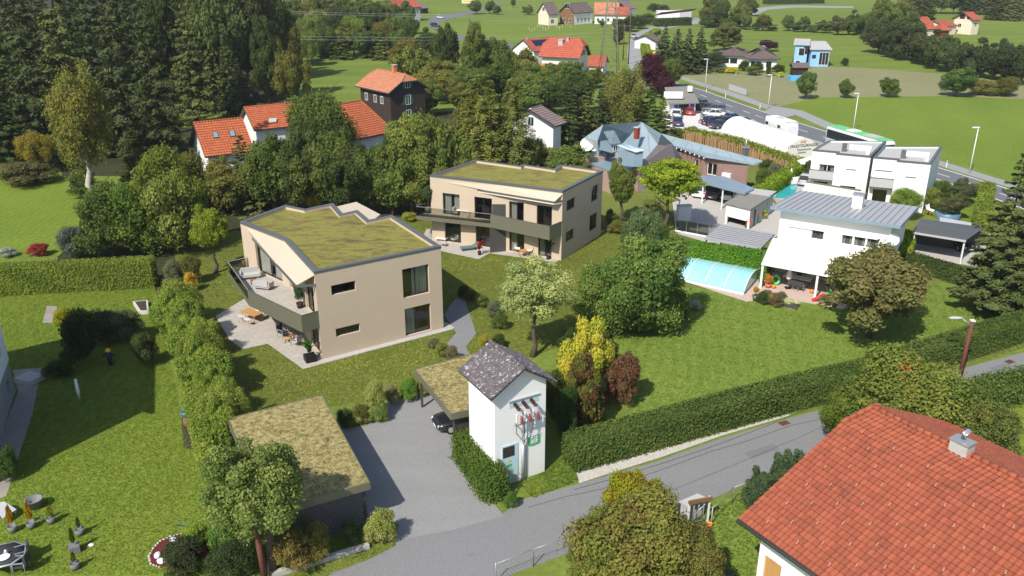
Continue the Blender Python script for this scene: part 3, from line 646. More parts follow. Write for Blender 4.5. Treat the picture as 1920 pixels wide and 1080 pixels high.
def flatwin(root, A, B, s0, s1, z0, z1, fm='trim', shutter=None, div=1, sill=True, open_=False):
    """window for far buildings: shallow frame standing 4 cm proud of the wall, shutters as sub-parts"""
    f = MB(); t = .08; bar = lambda u, v, za, zb, o=.0, dd=.05, mb=f: mb.prism([along(A, B, u, o), along(A, B, v, o), along(A, B, v, o + dd), along(A, B, u, o + dd)], za, zb)
    bar(s0 - t, s1 + t, z0 - t, z0); bar(s0 - t, s1 + t, z1, z1 + t); bar(s0 - t, s0, z0, z1); bar(s1, s1 + t, z0, z1)
    for k in range(1, div + 1):
        m = s0 + (s1 - s0) * k / (div + 1); bar(m - .03, m + .03, z0, z1)
    w = f.build('window', M[fm], root); g = MB(); bar(s0, s1, z0, z1, .004, .012, g); g.build('pane', M['darkglass'], w)
    if shutter:
        h = MB(); wd = (s1 - s0) * .5
        for u in (s0 - t - wd, s1 + t):
            h2 = MB(); bar(u, u + wd, z0, z1, .004, .05, h2); h2.build('shutter', M[shutter], w)
    return w
def tile_face(mb, a, b, c, d, row=.36, colw=.30, amp=.035, stepz=.07, sub_=2, att=None):
    """tiled slope: a,b eave left/right, d,c ridge left/right (3d). real rows and rolls"""
    a, b, c, d = (Vector(p) for p in (a, b, c, d)); hl = ((d - a).length + (c - b).length) / 2; wl = max((b - a).length, (c - d).length)
    nr = max(2, round(hl / row)); nc = max(2, round(wl / colw)) * sub_; nrm = ((b - a) if (b - a).length > .01 else (c - d)).cross(d - a).normalized()
    rg = random.Random(int(wl * 100))
    for i in range(nr):
        t0, t1 = i / nr, (i + 1) / nr; base = len(mb.v)
        for t, off in ((t0, stepz), (t1, 0.0)):
            l, r_ = a.lerp(d, t), b.lerp(c, t)
            for k in range(nc + 1):
                p = l.lerp(r_, k / nc) + nrm * (off + amp * math.cos(2 * math.pi * k / sub_ * 1.0) * .5); mb.v.append(tuple(p))
        l, r_ = a.lerp(d, t0), b.lerp(c, t0)
        for k in range(nc + 1): mb.v.append(tuple(l.lerp(r_, k / nc) + nrm * (-.02)))
        n1 = nc + 1
        for k in range(nc):
            mb.f.append((base + k, base + k + 1, base + n1 + k + 1, base + n1 + k)); mb.m.append(0); mb.sm.append(False); 
            mb.f.append((base + 2 * n1 + k, base + 2 * n1 + k + 1, base + k + 1, base + k)); mb.m.append(0); mb.sm.append(False)
            if att is not None:
                v = att.setdefault((i, k // sub_), rg.random()); att['l'].append(v); att['l'].append(v)
def tiled_roof(name, root, faces, mat, ridge=None, under=.16, row=.36, colw=.30, sub_=2, amp=.035, ridge_mat=None, skip_tiles=False):
    mb = MB(); att = {'l': []}
    for q in faces:
        q = list(q)
        if len(q) == 3: q = [q[0], q[1], q[2], q[2]]
        n0 = len(mb.f)
        tile_face(mb, *q, row=row, colw=colw, sub_=sub_, amp=amp, att=att)
        for k in [k for k in att if k != 'l']: del att[k]
        a, b, c, d = [Vector(p) for p in q]; lo = Vector((0, 0, -.03))
        deg = (c - d).length < .01
        pts = [a + lo, b + lo, c + lo] if deg else [a + lo, b + lo, c + lo, d + lo]
        mb.slab([tuple(p) for p in pts], under, 1)
        att['l'] += [.3] * (len(mb.f) - len(att['l']))
    if ridge:
        for r in ridge:
            p, q = Vector(r[0]), Vector(r[1]); L = (q - p).length; n = max(1, int(L / .4))
            for i in range(n):
                s, e = p.lerp(q, i / n), p.lerp(q, (i + 1) / n); mb.tube([tuple(s + Vector((0, 0, .03))), tuple(e + Vector((0, 0, .055)))], [.11, .13], 8)
                v = rnd.random(); att['l'] += [v] * (len(mb.f) - len(att['l']))
    o = mb.build(name, [mat, M['greymetal']], root)
    at = o.data.attributes.new('v', 'FLOAT', 'FACE'); at.data.foreach_set('value', att['l'][:len(mb.f)]); return o
def rect_from(Apx, Bpx, ze, width):
    A, B = G2(*Apx, ze), G2(*Bpx, ze); e = unit(sub(B, A)); n = (-e[1], e[0])
    return [A, B, (B[0] + n[0] * width, B[1] + n[1] * width), (A[0] + n[0] * width, A[1] + n[1] * width)]
def gable_house(name, label, Apx, Bpx, ze, width, zr, wallm='white', roofm='tilefarred', ov=.5, jerk=0.0, hip=0.0, wins=(), chim=None, row=.36, colw=.32, gmat=None, cat='house', raw=None, ridge_shift=.5, axis=0, zb=0):
    Q = raw or rect_from(Apx, Bpx, ze, width)
    if axis: Q = Q[axis:] + Q[:axis]
    a, b, c, d = Q; cx = sum(p[0] for p in Q) / 4; cy = sum(p[1] for p in Q) / 4
    root = thing(name, label, cat, (cx, cy, 0)); L = math.dist(a, b); Wd = math.dist(b, c)
    mid = lambda p, q, t=ridge_shift: (p[0] + (q[0] - p[0]) * t, p[1] + (q[1] - p[1]) * t)
    rl, rr = mid(a, d), mid(b, c); e = unit(sub(b, a)); h = max(jerk, hip)
    rl2 = (rl[0] + e[0] * h, rl[1] + e[1] * h); rr2 = (rr[0] - e[0] * h, rr[1] - e[1] * h); R1, R2 = (*rl2, zr), (*rr2, zr)
    faces = []
    T = lambda p, z: (p[0], p[1], z)
    if hip: faces = [(T(a, ze), T(b, ze), R2, R1), (T(c, ze), T(d, ze), R1, R2), (T(b, ze), T(c, ze), R2), (T(d, ze), T(a, ze), R1)]; rid = [(R1, R2), (T(a, ze), R1), (T(b, ze), R2), (T(c, ze), R2), (T(d, ze), R1)]
    elif jerk:
        k = .62; zj = ze + (zr - ze) * k
        jl = lambda p, q, r: (p[0] + (q[0] - p[0]) * k, p[1] + (q[1] - p[1]) * k)
        bj, cj, dj, aj = jl(b, rr, 0), jl(c, rr, 0), jl(d, rl, 0), jl(a, rl, 0)
        for (p, q, pj, qj, r1, r2) in ((a, b, aj, bj, R1, R2), (c, d, cj, dj, R2, R1)):
            faces.append((T(p, ze), T(q, ze), T(qj, zj), T(pj, zj))); faces.append((T(pj, zj), T(qj, zj), r2, r1))
        faces += [(T(bj, zj), T(cj, zj), R2), (T(dj, zj), T(aj, zj), R1)]; rid = [(R1, R2), (T(bj, zj), R2), (T(cj, zj), R2), (T(aj, zj), R1), (T(dj, zj), R1)]
    else: faces = [(T(a, ze), T(b, ze), R2, R1), (T(c, ze), T(d, ze), R1, R2)]; rid = [(R1, R2)]
    tiled_roof('roof', root, faces, M[roofm], rid, row=row, colw=colw, sub_=1 if row > .6 else 2)
    I = inset([a, b, c, d], ov); wa = MB(); I2 = I; zw = ze - .12; slope = (zr - ze) / (Wd / 2)
    for i in range(4):
        p, q = I[i], I[(i + 1) % 4]
        if i in (1, 3) and not hip:
            m = mid(p, q, .5 if ridge_shift == .5 else (ridge_shift if i == 1 else 1 - ridge_shift)); zt = (ze + (zr - ze) * (.60 if jerk else .97)) - .18; zs = ze + slope * ov - .2
            if jerk:
                f1 = .60; pts = [(*p, zb), (*q, zb), (*q, zs), (*mid(q, m, f1), zt), (*mid(p, m, f1), zt), (*p, zs)]
            else: pts = [(*p, zb), (*q, zb), (*q, zs), (*m, zr - .2), (*p, zs)]
            wa.face(pts, 1 if gmat else 0)
        else: wa.face([(*p, zb), (*q, zb), (*q, ze + slope * ov - .22), (*p, ze + slope * ov - .22)])
    wa.build('wall', [M[wallm], M[gmat or wallm]], root)
    for w in wins:
        i = w[0]; p, q = I[i], I[(i + 1) % 4]; Lw = math.dist(p, q); flatwin(root, p, q, *([w[1] * Lw - w[2] / 2, w[1] * Lw + w[2] / 2, w[3], w[3] + w[4]]), **(w[5] if len(w) > 5 else {}))
    for ch in (chim or []):
        t_, o_, sz, hh, cm = ch; x, y = along(rl2, rr2, t_ * math.dist(rl2, rr2), o_); zc = zr - abs(o_) * slope
        cb = MB(); cb.box((x, y, zc + hh / 2 - .4), (sz, sz, hh + .8), math.atan2(e[1], e[0])); k = cb.build('chimney', M[cm], root); MB().box((x, y, zc + hh + .05), (sz + .2, sz + .2, .1), math.atan2(e[1], e[0])).build('chimney_cap', M['lightgrey'], k)
    root['_'] = 0; del root['_']
    return root, I
def flat_house(name, label, poly, zroof, wallm, roofm, capm, wins, capw=.4, par=.28, cat='house', z0=0.0):
    n = len(poly); cx = sum(p[0] for p in poly) / n; cy = sum(p[1] for p in poly) / n
    root = thing(name, label, cat, (cx, cy, 0)); inn = inset(poly, capw); out = inset(poly, -.03); r = MB(); cp = MB(); zt = zroof
    for i in range(n):
        j = (i + 1) % n; T = lambda p, z: (p[0], p[1], z)
        cp.face([T(out[i], zt), T(out[j], zt), T(inn[j], zt), T(inn[i], zt)]); cp.face([T(out[i], zt - .2), T(out[j], zt - .2), T(out[j], zt), T(out[i], zt)])
        cp.face([T(inn[i], zt), T(inn[j], zt), T(inn[j], zt - .05), T(inn[i], zt - .05)]); cp.face([T(out[i], zt - .2), T(poly[i], zt - .2), T(poly[j], zt - .2), T(out[j], zt - .2)])
        r.face([T(inn[i], zt - .05), T(inn[j], zt - .05), T(inn[j], zt - par), T(inn[i], zt - par)], 1)
    cp.build('roof_edge', M[capm], root)
    r.face([(*p, zt - par) for p in inset(poly, capw)]); r.build('roof', [M[roofm], M[wallm]], root)
    for i in range(n): wall(root, poly[i], poly[(i + 1) % n], z0, zt - .02, wins.get(i, []), M[wallm])
    return root
# ================================================================ the two new beige houses
LA = [G2(589, 509, 7.4), G2(826.5, 461, 7.4), G2(735, 403, 7.4), G2(692, 412, 7.4), G2(670, 393.6, 7.4), G2(641.5, 400, 7.4), G2(624, 380.5, 7.4), G2(572, 391.5, 7.4), G2(535, 384, 7.4), G2(450, 415, 7.4), G2(533, 448, 7.4)]
FL, FR, ML, LL = LA[0], LA[1], LA[10], LA[9]
x1 = math.dist(LL, ML); x2 = math.dist(ML, FL)
wA = {0: [wr(FL, FR, 620.6, 536, 667.6, 544, 'slit'), wr(FL, FR, 629.3, 617, 675.5, 621, 'slit'), wr(FL, FR, 753.8, 505.6, 805.6, 548.4, 'curtainr'), wr(FL, FR, 758.4, 580, 808.9, 618.2, 'curtainl')],
      9: [(x1 * .30, x1 * .86, 3.2, 5.85, 'curtain'), (x1 * .3, x1 * .86, .12, 2.5, 'curtain')], 10: [(.3, x2 * .32, 3.2, 5.7, 'curtain'), (x2 * .62, x2 * .9, 3.2, 5.7, 'dark'), (x2 * .15, x2 * .45, .12, 2.5, 'curtain'), (x2 * .66, x2 * .93, .12, 2.5, 'dark')]}
HA = flat_house('modern_house', 'beige flat-roofed house nearest the street with moss-green roof and curved olive balcony', LA, 7.4, 'beige', 'sedum', 'cap', wA)
def balcony(root, innerpts, outer, zf, htop, solid_from, th=.18):
    poly = innerpts + outer[::-1]
    fl = MB(); fl.prism(poly, zf - .35, zf); fl.build('balcony_floor', M['terrace'], root)
    n = len(outer)
    for i in range(n - 1):
        solid = i >= solid_from; mb = MB(); mb.bar(outer[i], outer[i + 1], .07 if solid else .02, zf - (.38 if solid else -.05), htop, 0)
        p = mb.build('parapet' if solid else 'glass_railing', M['olive'] if solid else M['railglass'], root)
        if not solid:
            b2 = MB(); b2.bar(outer[i], outer[i + 1], .08, zf - .38, zf + .04, 0); b2.build('balcony_edge', M['olive'], root)
        r_ = MB(); r_.bar(outer[i], outer[i + 1], .1 if solid else .05, htop, htop + .035); r_.build('rail', M['cap'] if solid else M['alu'], root)
oA = [G2(447, 503, 2.85), G2(430.4, 517, 2.85), G2(468, 571.7, 2.85), G2(567.8, 621.7, 2.85), G2(599.4, 613, 2.85)]
oA[0] = along(LL, ML, .6); oA[-1] = along(ML, FL, x2 - .02)
balcony(HA, [along(LL, ML, .6), ML, along(ML, FL, x2 - .02)], oA, 3.15, 4.15, 2)
cA = [G2(473, 446, 6.35), G2(554.8, 535.4, 6.35), G2(589.8, 527.6, 6.35)]
cb = MB(); wi_ = [along(LL, ML, 1.0, .004), (ML[0] + .0, ML[1] - .0), along(ML, FL, x2, .004)]; bnd = (cA[0][0] + (cA[1][0] - cA[0][0]) * .62, cA[0][1] + (cA[1][1] - cA[0][1]) * .62)
for q4 in ([(*wi_[0], 7.0), (*cA[0], 6.38), (*bnd, 6.38), (*wi_[1], 7.15)], [(*wi_[1], 7.15), (*bnd, 6.38), (*cA[1], 6.38), (*wi_[2], 7.15)]): cb.slab(q4, .07)
cb.build('canopy', M['canopy'], HA)
for a, b in zip([cA[0], cA[1]], [cA[1], along(ML, FL, x2, .0)]):
    m = MB(); m.bar(a, b, .08, 6.2, 6.40); m.build('canopy_edge', M['cap'], HA)
# rear terrace roof
rc = MB(); rc.slab([(*G2(x, y, 7.0), 7.0) for x, y in [(628, 388), (668, 378.5), (713, 402), (700, 412), (692.5, 413), (670, 394.5), (642, 401)]], .15); rc.build('canopy', M['canopy'], HA)
tA = [(458.7, 561), (404.3, 593.8), (430.5, 637.3), (454.4, 655.6), (502.3, 645), (568.8, 692.6), (852.6, 615.5), (838, 606), (700, 560), (560, 520)]
setting('terrace', MB().prism([G2(*p) for p in tA], .0, .06), M['terrace'])
setting('house_plinth', MB().bar(along(FL, FR, -.3, .35), along(FL, FR, math.dist(FL, FR) + .6, .35), .55, 0, .075), M['concrete'])
LB = [G2(1055, 358, 7.4), G2(1130.7, 320, 7.4), G2(1051, 308.7, 7.4), G2(1038, 316.5, 7.4), G2(981, 308, 7.4), G2(974.6, 310.5, 7.4), G2(891.7, 299, 7.4), G2(806, 328, 7.4), G2(930, 342, 7.4)]
B0, B1, B7, B8 = LB[0], LB[1], LB[7], LB[8]
def sx(A, B, x0, x1, y, za, zb, k): return (onwall(A, B, x0, y)[0], onwall(A, B, x1, y)[0], za, zb, k)
wB = {0: [wr(B0, B1, 1062.8, 377, 1078.6, 388.5, 'slit'), wr(B0, B1, 1061, 436, 1076.5, 446, 'slit'), wr(B0, B1, 1109.5, 351, 1121.5, 373, 'dark'), wr(B0, B1, 1106, 405, 1119.5, 427, 'dark')],
      7: [sx(B7, B8, 830, 861.5, 370, 3.25, 5.6, 'curtain'), sx(B7, B8, 889.5, 922.3, 375, 3.25, 5.6, 'dark'), sx(B7, B8, 834, 864, 430, .15, 2.5, 'dark'), sx(B7, B8, 892, 921, 435, .15, 2.5, 'dark')],
      8: [sx(B8, B0, 954.7, 982, 390, 3.25, 5.6, 'curtainl'), sx(B8, B0, 1006.5, 1035, 395, 3.25, 5.6, 'dark'), sx(B8, B0, 955, 983, 450, .15, 2.5, 'curtainl'), sx(B8, B0, 1009, 1034, 460, .15, 2.5, 'curtain')]}
HB = flat_house('modern_house', 'beige flat-roofed house farther back with a long green roof and striped shade canopy', LB, 7.4, 'beige', 'sedum', 'cap', wB)
LB8 = math.dist(B8, B0)
oB = [along(B7, B8, -1.0, .3), G2(781.6, 410, 2.85), G2(920, 425, 2.85), G2(1030, 448.7, 2.85), along(B8, B0, LB8 - .05)]
balcony(HB, [along(B7, B8, -.2, .02), B8, along(B8, B0, LB8 - .05)], oB, 3.15, 4.2, 2)
LB7 = math.dist(B7, B8)
cBo = [G2(832, 345, 6.4), G2(1039, 378.7, 6.4)]
cb = MB(); f8 = LB7 / (LB7 + LB8); bnd = (cBo[0][0] + (cBo[1][0] - cBo[0][0]) * .45, cBo[0][1] + (cBo[1][1] - cBo[0][1]) * .45)
for q4 in ([(*along(B7, B8, 1.2, .003), 6.85), (*cBo[0], 6.42), (*bnd, 6.42), (*B8, 7.1)], [(*B8, 7.1), (*bnd, 6.42), (*cBo[1], 6.42), (*along(B8, B0, LB8, .003), 7.1)]): cb.slab(q4, .07)
cb.build('canopy', M['canopy'], HB)
for a, b in ((cBo[0], cBo[1]), (cBo[1], along(B8, B0, LB8))):
    m = MB(); m.bar(a, b, .08, 6.25, 6.45); m.build('canopy_edge', M['cap'], HB); m = MB(); m.bar(a, b, .05, 6.12, 6.24, 0, .0); m.build('canopy_trim', M['cream'], HB)
pB = G2(919, 474.6)
for za, zb in ((0.06, 2.8), (3.16, 5.2)):
    q = onwall(B7, B8, 945, 400)[0] if False else LB7 + 1.2
    m = MB(); m.bar(pB if za < 1 else (pB[0] + .25, pB[1] + .5), along(B8, B0, 1.1, .02), .1, za, zb); m.build('divider_panel', M['greymetal'], HB)
tB = [(795, 440), (827, 471), (898, 486.5), (919, 475), (1042, 492.5), (1133, 434), (1100, 425), (990, 440), (800, 430)]
setting('terrace', MB().prism([G2(*p) for p in tB], 0, .06), M['terrace'])
# ================================================================ carports with moss roofs
def moss_carport(label, pts, z, posts, lattice):
    P = [G2(*p, z) for p in pts]; cx = sum(p[0] for p in P) / len(P); cy = sum(p[1] for p in P) / len(P); r = thing('carport', label, 'carport', (cx, cy, 0))
    MB().prism(P, z - .12, z).build('roof', M['moss'], r)
    area = sum(P[i - 1][0] * P[i][1] - P[i][0] * P[i - 1][1] for i in range(len(P)))
    if area < 0: P = P[::-1]
    fa = MB(); out = inset(P, -.05); inn = inset(P, -.004)
    for i in range(len(P)):
        j = (i + 1) % len(P); a, b, c, d = out[i], out[j], inn[j], inn[i]; fa.prism([a, b, c, d], z - .42, z + .05)
    fa.build('fascia', M['olive'], r)
    MB().prism(inset(P, .02), z - .36, z - .16).build('soffit', M['greymetal'], r)
    for p in posts:
        x, y = p; MB().box((x, y, (z - .4) / 2), (.14, .14, z - .4), .5).build('post', M['greymetal'], r)
    for a, b in lattice:
        L = math.dist(a, b); mb = MB(); zt = z - .5
        rt = .022; s = -zt
        P3 = lambda s, zz, o: (*along(a, b, s, o), zz)
        while s < L:
            for sg in (0, 1):
                u0, v0 = (s, 0.1) if not sg else (s + zt, 0.1); u1, v1 = (s + zt, zt) if not sg else (s, zt)
                if u0 > u1: u0, v0, u1, v1 = u1, v1, u0, v0
                if u0 < 0: v0 += (v1 - v0) * (0 - u0) / (u1 - u0); u0 = 0
                if u1 > L: v1 = v0 + (v1 - v0) * (L - u0) / (u1 - u0); u1 = L
                if u1 > u0 + .02:
                    dz = .035; mb.face([P3(u0, v0 - dz, .02 * sg), P3(u1, v1 - dz, .02 * sg), P3(u1, v1 + dz, .02 * sg), P3(u0, v0 + dz, .02 * sg)])
            s += .2
        mb.bar(a, b, .06, .05, .12); mb.bar(a, b, .06, zt, zt + .1); mb.build('lattice_screen', M['lattice'], r)
    return r
z = 2.9
c1 = [G2(428, 786, z), G2(602, 741, z), G2(692, 905, z), G2(500, 960, z)]
e1 = unit(sub(c1[2], c1[3]))
ci = inset(c1 if True else c1, .15)
q1, q2 = along(c1[3], c1[2], .3), along(c1[3], c1[2], math.dist(c1[2], c1[3]) - .25)
back1, back2 = along(c1[0], c1[1], .3), along(c1[0], c1[1], math.dist(c1[0], c1[1]) - .25)
up = unit(sub(c1[1], c1[2]))
front_r = (q2[0] + up[0] * .3, q2[1] + up[1] * .3); front_l = (q1[0] + up[0] * .3, q1[1] + up[1] * .3)
back_l = (back1[0] - up[0] * .3, back1[1] - up[1] * .3); back_r = (back2[0] - up[0] * .3, back2[1] - up[1] * .3)
moss_carport('low moss-roofed carport by the hedge, its front corner above dark lattice', [(428, 786), (602, 741), (692, 905), (500, 960)], z, [front_r, front_l, back_l, back_r], [(front_l, front_r), (back_l, front_l), (back_l, back_r)])
d1 = [G2(778, 693, z), G2(930, 652, z), G2(1010, 742, z), G2(846, 776, z)]
pa, pb = G2(787, 766), G2(845, 845)
ee = unit(sub(d1[2], d1[3])); uu = unit(sub(d1[0], d1[3]))
p_f = (d1[3][0] + ee[0] * .3 + uu[0] * .3, d1[3][1] + ee[1] * .3 + uu[1] * .3); p_b = (d1[0][0] + ee[0] * .3 - uu[0] * .3, d1[0][1] + ee[1] * .3 - uu[1] * .3)
p_f2 = (p_f[0] + ee[0] * 4, p_f[1] + ee[1] * 4); p_b2 = (p_b[0] + ee[0] * 4, p_b[1] + ee[1] * 4)
moss_carport('moss-roofed carport behind the white transformer tower with a black car beneath', [(778, 693), (930, 652), (1010, 742), (846, 776)], z, [p_f, p_b, p_f2, p_b2], [(p_f, p_f2)])
# ================================================================ transformer tower
tr_, tf = G2(1029, 702, 6.75), G2(925, 745, 6.75)
w_fr = G2(1021, 885); eT = unit(sub(G2(1021, 885), G2(943, 911))); nT = (-eT[1], eT[0])
TL_ = (w_fr[0] - eT[0] * 3.45, w_fr[1] - eT[1] * 3.45); TP = [TL_, w_fr, (w_fr[0] + nT[0] * 3.3, w_fr[1] + nT[1] * 3.3), (TL_[0] + nT[0] * 3.3, TL_[1] + nT[1] * 3.3)]
T_ = thing('transformer_tower', 'white rendered transformer tower with slate gable roof, insulators and pale blue door', 'tower', (*TP[0], 0))
ze_, zr_ = 6.6, 7.75
Wf = MB(); mid_ = lambda p, q: ((p[0] + q[0]) / 2, (p[1] + q[1]) / 2)
dr = wr(TP[0], TP[1], 944, 833, 971, 908); vents = wr(TP[0], TP[1], 956, 734, 1001, 742); dk = wr(TP[0], TP[1], 943, 832, 969, 850)
ds0, ds1 = .55, 1.42
wall(T_, TP[0], TP[1], 0, 6.0, [], M['white'])
for i in range(1, 4): wall(T_, TP[i], TP[(i + 1) % 4], 0, 6.0, [], M['white'])
for i in (0, 2):
    p, q = TP[i], TP[(i + 1) % 4]; m = mid_(p, q); Wf.face([(*p, 6), (*q, 6), (*q, ze_), (*m, zr_ - .1), (*p, ze_)])
for i in (1, 3): p, q = TP[i], TP[(i + 1) % 4]; Wf.face([(*p, 6), (*q, 6), (*q, ze_), (*p, ze_)])
Wf.build('gable', M['white'], T_)
oT = inset(TP, -.45); sl_ = (zr_ - ze_) / 1.72; zlo = ze_ - .45 * sl_ + .05
rf, rb = mid_(oT[0], oT[1]), mid_(oT[2], oT[3])
tiled_roof('roof', T_, [((*oT[3], zlo), (*oT[0], zlo), (*rf, zr_), (*rb, zr_)), ((*oT[1], zlo), (*oT[2], zlo), (*rb, zr_), (*rf, zr_))], M['lichen'], [((*rf, zr_), (*rb, zr_))], .08, .34, .34, amp=0)
P3 = lambda s, z, o: (*along(TP[0], TP[1], s, o), z)
pr = lambda s0, s1, z0, z1, o0, o1, mb: mb.prism([along(TP[0], TP[1], s0, o0), along(TP[0], TP[1], s1, o0), along(TP[0], TP[1], s1, o1), along(TP[0], TP[1], s0, o1)], z0, z1)
m = MB(); pr(.45, 1.52, .05, 2.75, .003, .05, m); dd = m.build('door', M['doorblue'], T_)
m = MB(); pr(.5, 1.28, 1.95, 2.65, .053, .07, m); m.build('vent_grille', M['dark'], dd)
m = MB(); pr(1.12, 1.42, .2, .6, .053, .08, m); m.build('vent_flap', M['concrete'], dd)
m = MB(); s_ = 1.0; m.face([P3(s_ - .14, 1.55, .056), P3(s_ + .14, 1.55, .056), P3(s_, 1.78, .056)]); m.build('warning_sign', M['yellow'], dd)
m = MB(); pr(.83, 1.1, 1.25, 1.42, .053, .06, m); m.build('notice', M['signgreen'], dd)
m = MB(); pr(0, 1.9, 5.35, 5.95, .004, .03, m)
m = MB(); pr(.95, 2.95, 5.15, 5.62, .003, .012, m); pan = m.build('bushing_plate', M['doorblue'], T_)
m = MB(); pr(.9, 3.0, 5.62, 5.68, .003, .09, m); m.build('plate_edge', M['lightgrey'], T_)
for k in range(3):
    s = 1.3 + k * .55; m = MB(); a = P3(s, 5.4, .01); b = P3(s + .02, 5.22, .62)
    n_ = 9; pts = [tuple(Vector(a).lerp(Vector(b), i / n_)) for i in range(n_ + 1)]; m.tube(pts, [.12 if i % 2 else .08 for i in range(n_)] + [.04], 10); bu = m.build('bushing', M['brownred'], T_)
    MB().tube([b, P3(s + .02, 5.18, .85)], .03, 6).build('terminal', M['steel'], bu)
    s2 = 1.55 + k * .56
    m = MB(); x = P3(s2, 4.0, .45); n_ = 8; m.tube([(x[0], x[1], 4.2 + .07 * i) for i in range(n_)], [.10 if i % 2 else .07 for i in range(n_)], 10); m.build('surge_arrester', M['insred'], T_)
    m = MB(); y = P3(s2 - .32, 4.0, .4); m.tube([(y[0], y[1], 4.3 + .09 * i) for i in range(8)], [.06 if i % 2 else .035 for i in range(8)], 8); m.build('insulator', M['trim'], T_)
    MB().tube([P3(s + .02, 5.18, .84), P3(s + .18, 4.8, .95), P3(s2 - .1, 4.85, .62), P3(s2, 4.75, .45)], .014, 5).build('jumper_wire', M['alu'], T_)
    MB().tube([P3(s2 - .32, 4.3, .4), P3(s2 - .3, 3.6, .33), P3(1.85, 2.75, .2), P3(1.82, 2.5, .16)], .022, 6).build('power_cable', M['black'], T_)
m = MB(); m.bar(P3(1.1, 0, .38)[:2], P3(2.95, 0, .38)[:2], .06, 4.12, 4.19); m.bar(P3(1.3, 0, 0.01)[:2], P3(1.3, 0, .4)[:2], .05, 4.06, 4.12); m.bar(P3(2.7, 0, .01)[:2], P3(2.7, 0, .4)[:2], .05, 4.06, 4.12); m.build('bracket', M['steel'], T_)
m = MB(); x = P3(1.82, 0, .14); m.tube([(x[0], x[1], 0.02), (x[0], x[1], 2.6)], .1, 12); m.build('cable_duct', M['alu'], T_)
m = MB(); x = P3(2.12, 0, .05); m.tube([(x[0], x[1], 0.02), (x[0], x[1], 4.2)], .022, 6); m.build('earthing_rod', M['alu'], T_)
m = MB(); m.face([P3(2.22, 2.25, .03), P3(2.6, 2.17, .03), P3(3.0, 2.22, .03), P3(3.08, 2.3, .03), P3(3.08, 2.85, .03), P3(2.22, 2.85, .03)]); sg = m.build('utility_sign', M['signgreen'], T_)
m = MB(); pr(2.42, 2.88, 2.36, 2.8, .032, .036, m); m.build('notice', M['trim'], sg)
def text(body, size, A, B, s, z, off, mat, parent, name='lettering', ext=.004):
    cu = bpy.data.curves.new(name, 'FONT'); cu.body = body; cu.size = size; cu.align_x = 'CENTER'; cu.extrude = ext
    o = bpy.data.objects.new(name, cu); C.objects.link(o); cu.materials.append(mat); x, y = along(A, B, s, off); l = wloc(parent)
    o.location = (x - l[0], y - l[1], z - l[2]); o.rotation_euler = (R(90), 0, math.atan2(B[1] - A[1], B[0] - A[0])); o.parent = parent
    bpy.context.view_layer.update(); me = bpy.data.meshes.new_from_object(o.evaluated_get(bpy.context.evaluated_depsgraph_get())); o2 = bpy.data.objects.new(name, me); C.objects.link(o2); o2.location = o.location; o2.rotation_euler = o.rotation_euler; o2.parent = parent; bpy.data.objects.remove(o); o2.name = name
    return o2
for kk, tx in enumerate(('Trafostation', '20 kV', 'Tel. 0316')): text(tx, .085, TP[0], TP[1], 2.65, 2.66 - kk * .12, .04, M['black'], sg)
# ================================================================ the neighbours' houses
def eaves(Apx, Bpx, ze, Rpx, zr, wmin=0):
    A, B, Rr = G2(*Apx, ze), G2(*Bpx, ze), G2(*Rpx, zr); e = unit(sub(B, A)); n = (-e[1], e[0]); h = abs((Rr[0] - A[0]) * n[0] + (Rr[1] - A[1]) * n[1])
    w_ = max(2 * h, wmin); return [A, B, (B[0] + n[0] * w_, B[1] + n[1] * w_), (A[0] + n[0] * w_, A[1] + n[1] * w_)]
def GH(name, label, A, B, ze, Rp, zr, W=9.0, **k):
    a, b = G2(*A, ze), G2(*B, ze); e = unit(sub(b, a)); n = (-e[1], e[0])
    zr = onwall((a[0] + n[0] * W / 2, a[1] + n[1] * W / 2), (b[0] + n[0] * W / 2, b[1] + n[1] * W / 2), *Rp)[1]
    zc = max(ze + 1.6, min(zr, ze + W * .62))
    if __name__ == '__main__' and abs(zc - zr) > .01: print('RIDGE', label[:40], round(ze, 1), round(zr, 1), round(math.degrees(math.atan2(e[1], e[0]))), round(math.dist(a, b), 1))
    return gable_house(name, label, None, None, ze, None, zc, raw=[a, b, (b[0] + n[0] * W, b[1] + n[1] * W), (a[0] + n[0] * W, a[1] + n[1] * W)], **k)
def pslab(root, name, pts, zs, t, mat):
    if not isinstance(zs, (list, tuple)): zs = [zs] * len(pts)
    P = [(*G2(*p, z), z) for p, z in zip(pts, zs)]; ar = sum(P[i - 1][0] * P[i][1] - P[i][0] * P[i - 1][1] for i in range(len(P)))
    if ar < 0: P = P[::-1]
    return MB().slab(P, t).build(name, mat, root)
def chimney(root, x, y, z0, z1, s, mat, rz=0, cap='lightgrey', capz=.1):
    c = MB().box((x, y, (z0 + z1) / 2), (s, s, z1 - z0), rz).build('chimney', M[mat], root); MB().box((x, y, z1 + capz / 2 + .002), (s + .16, s + .16, capz), rz).build('chimney_cap', M[cap], c); return c
def solid(root, name, pts, z0, z1, mat): return MB().prism(pts, z0, z1).build(name, M[mat] if isinstance(mat, str) else mat, root)
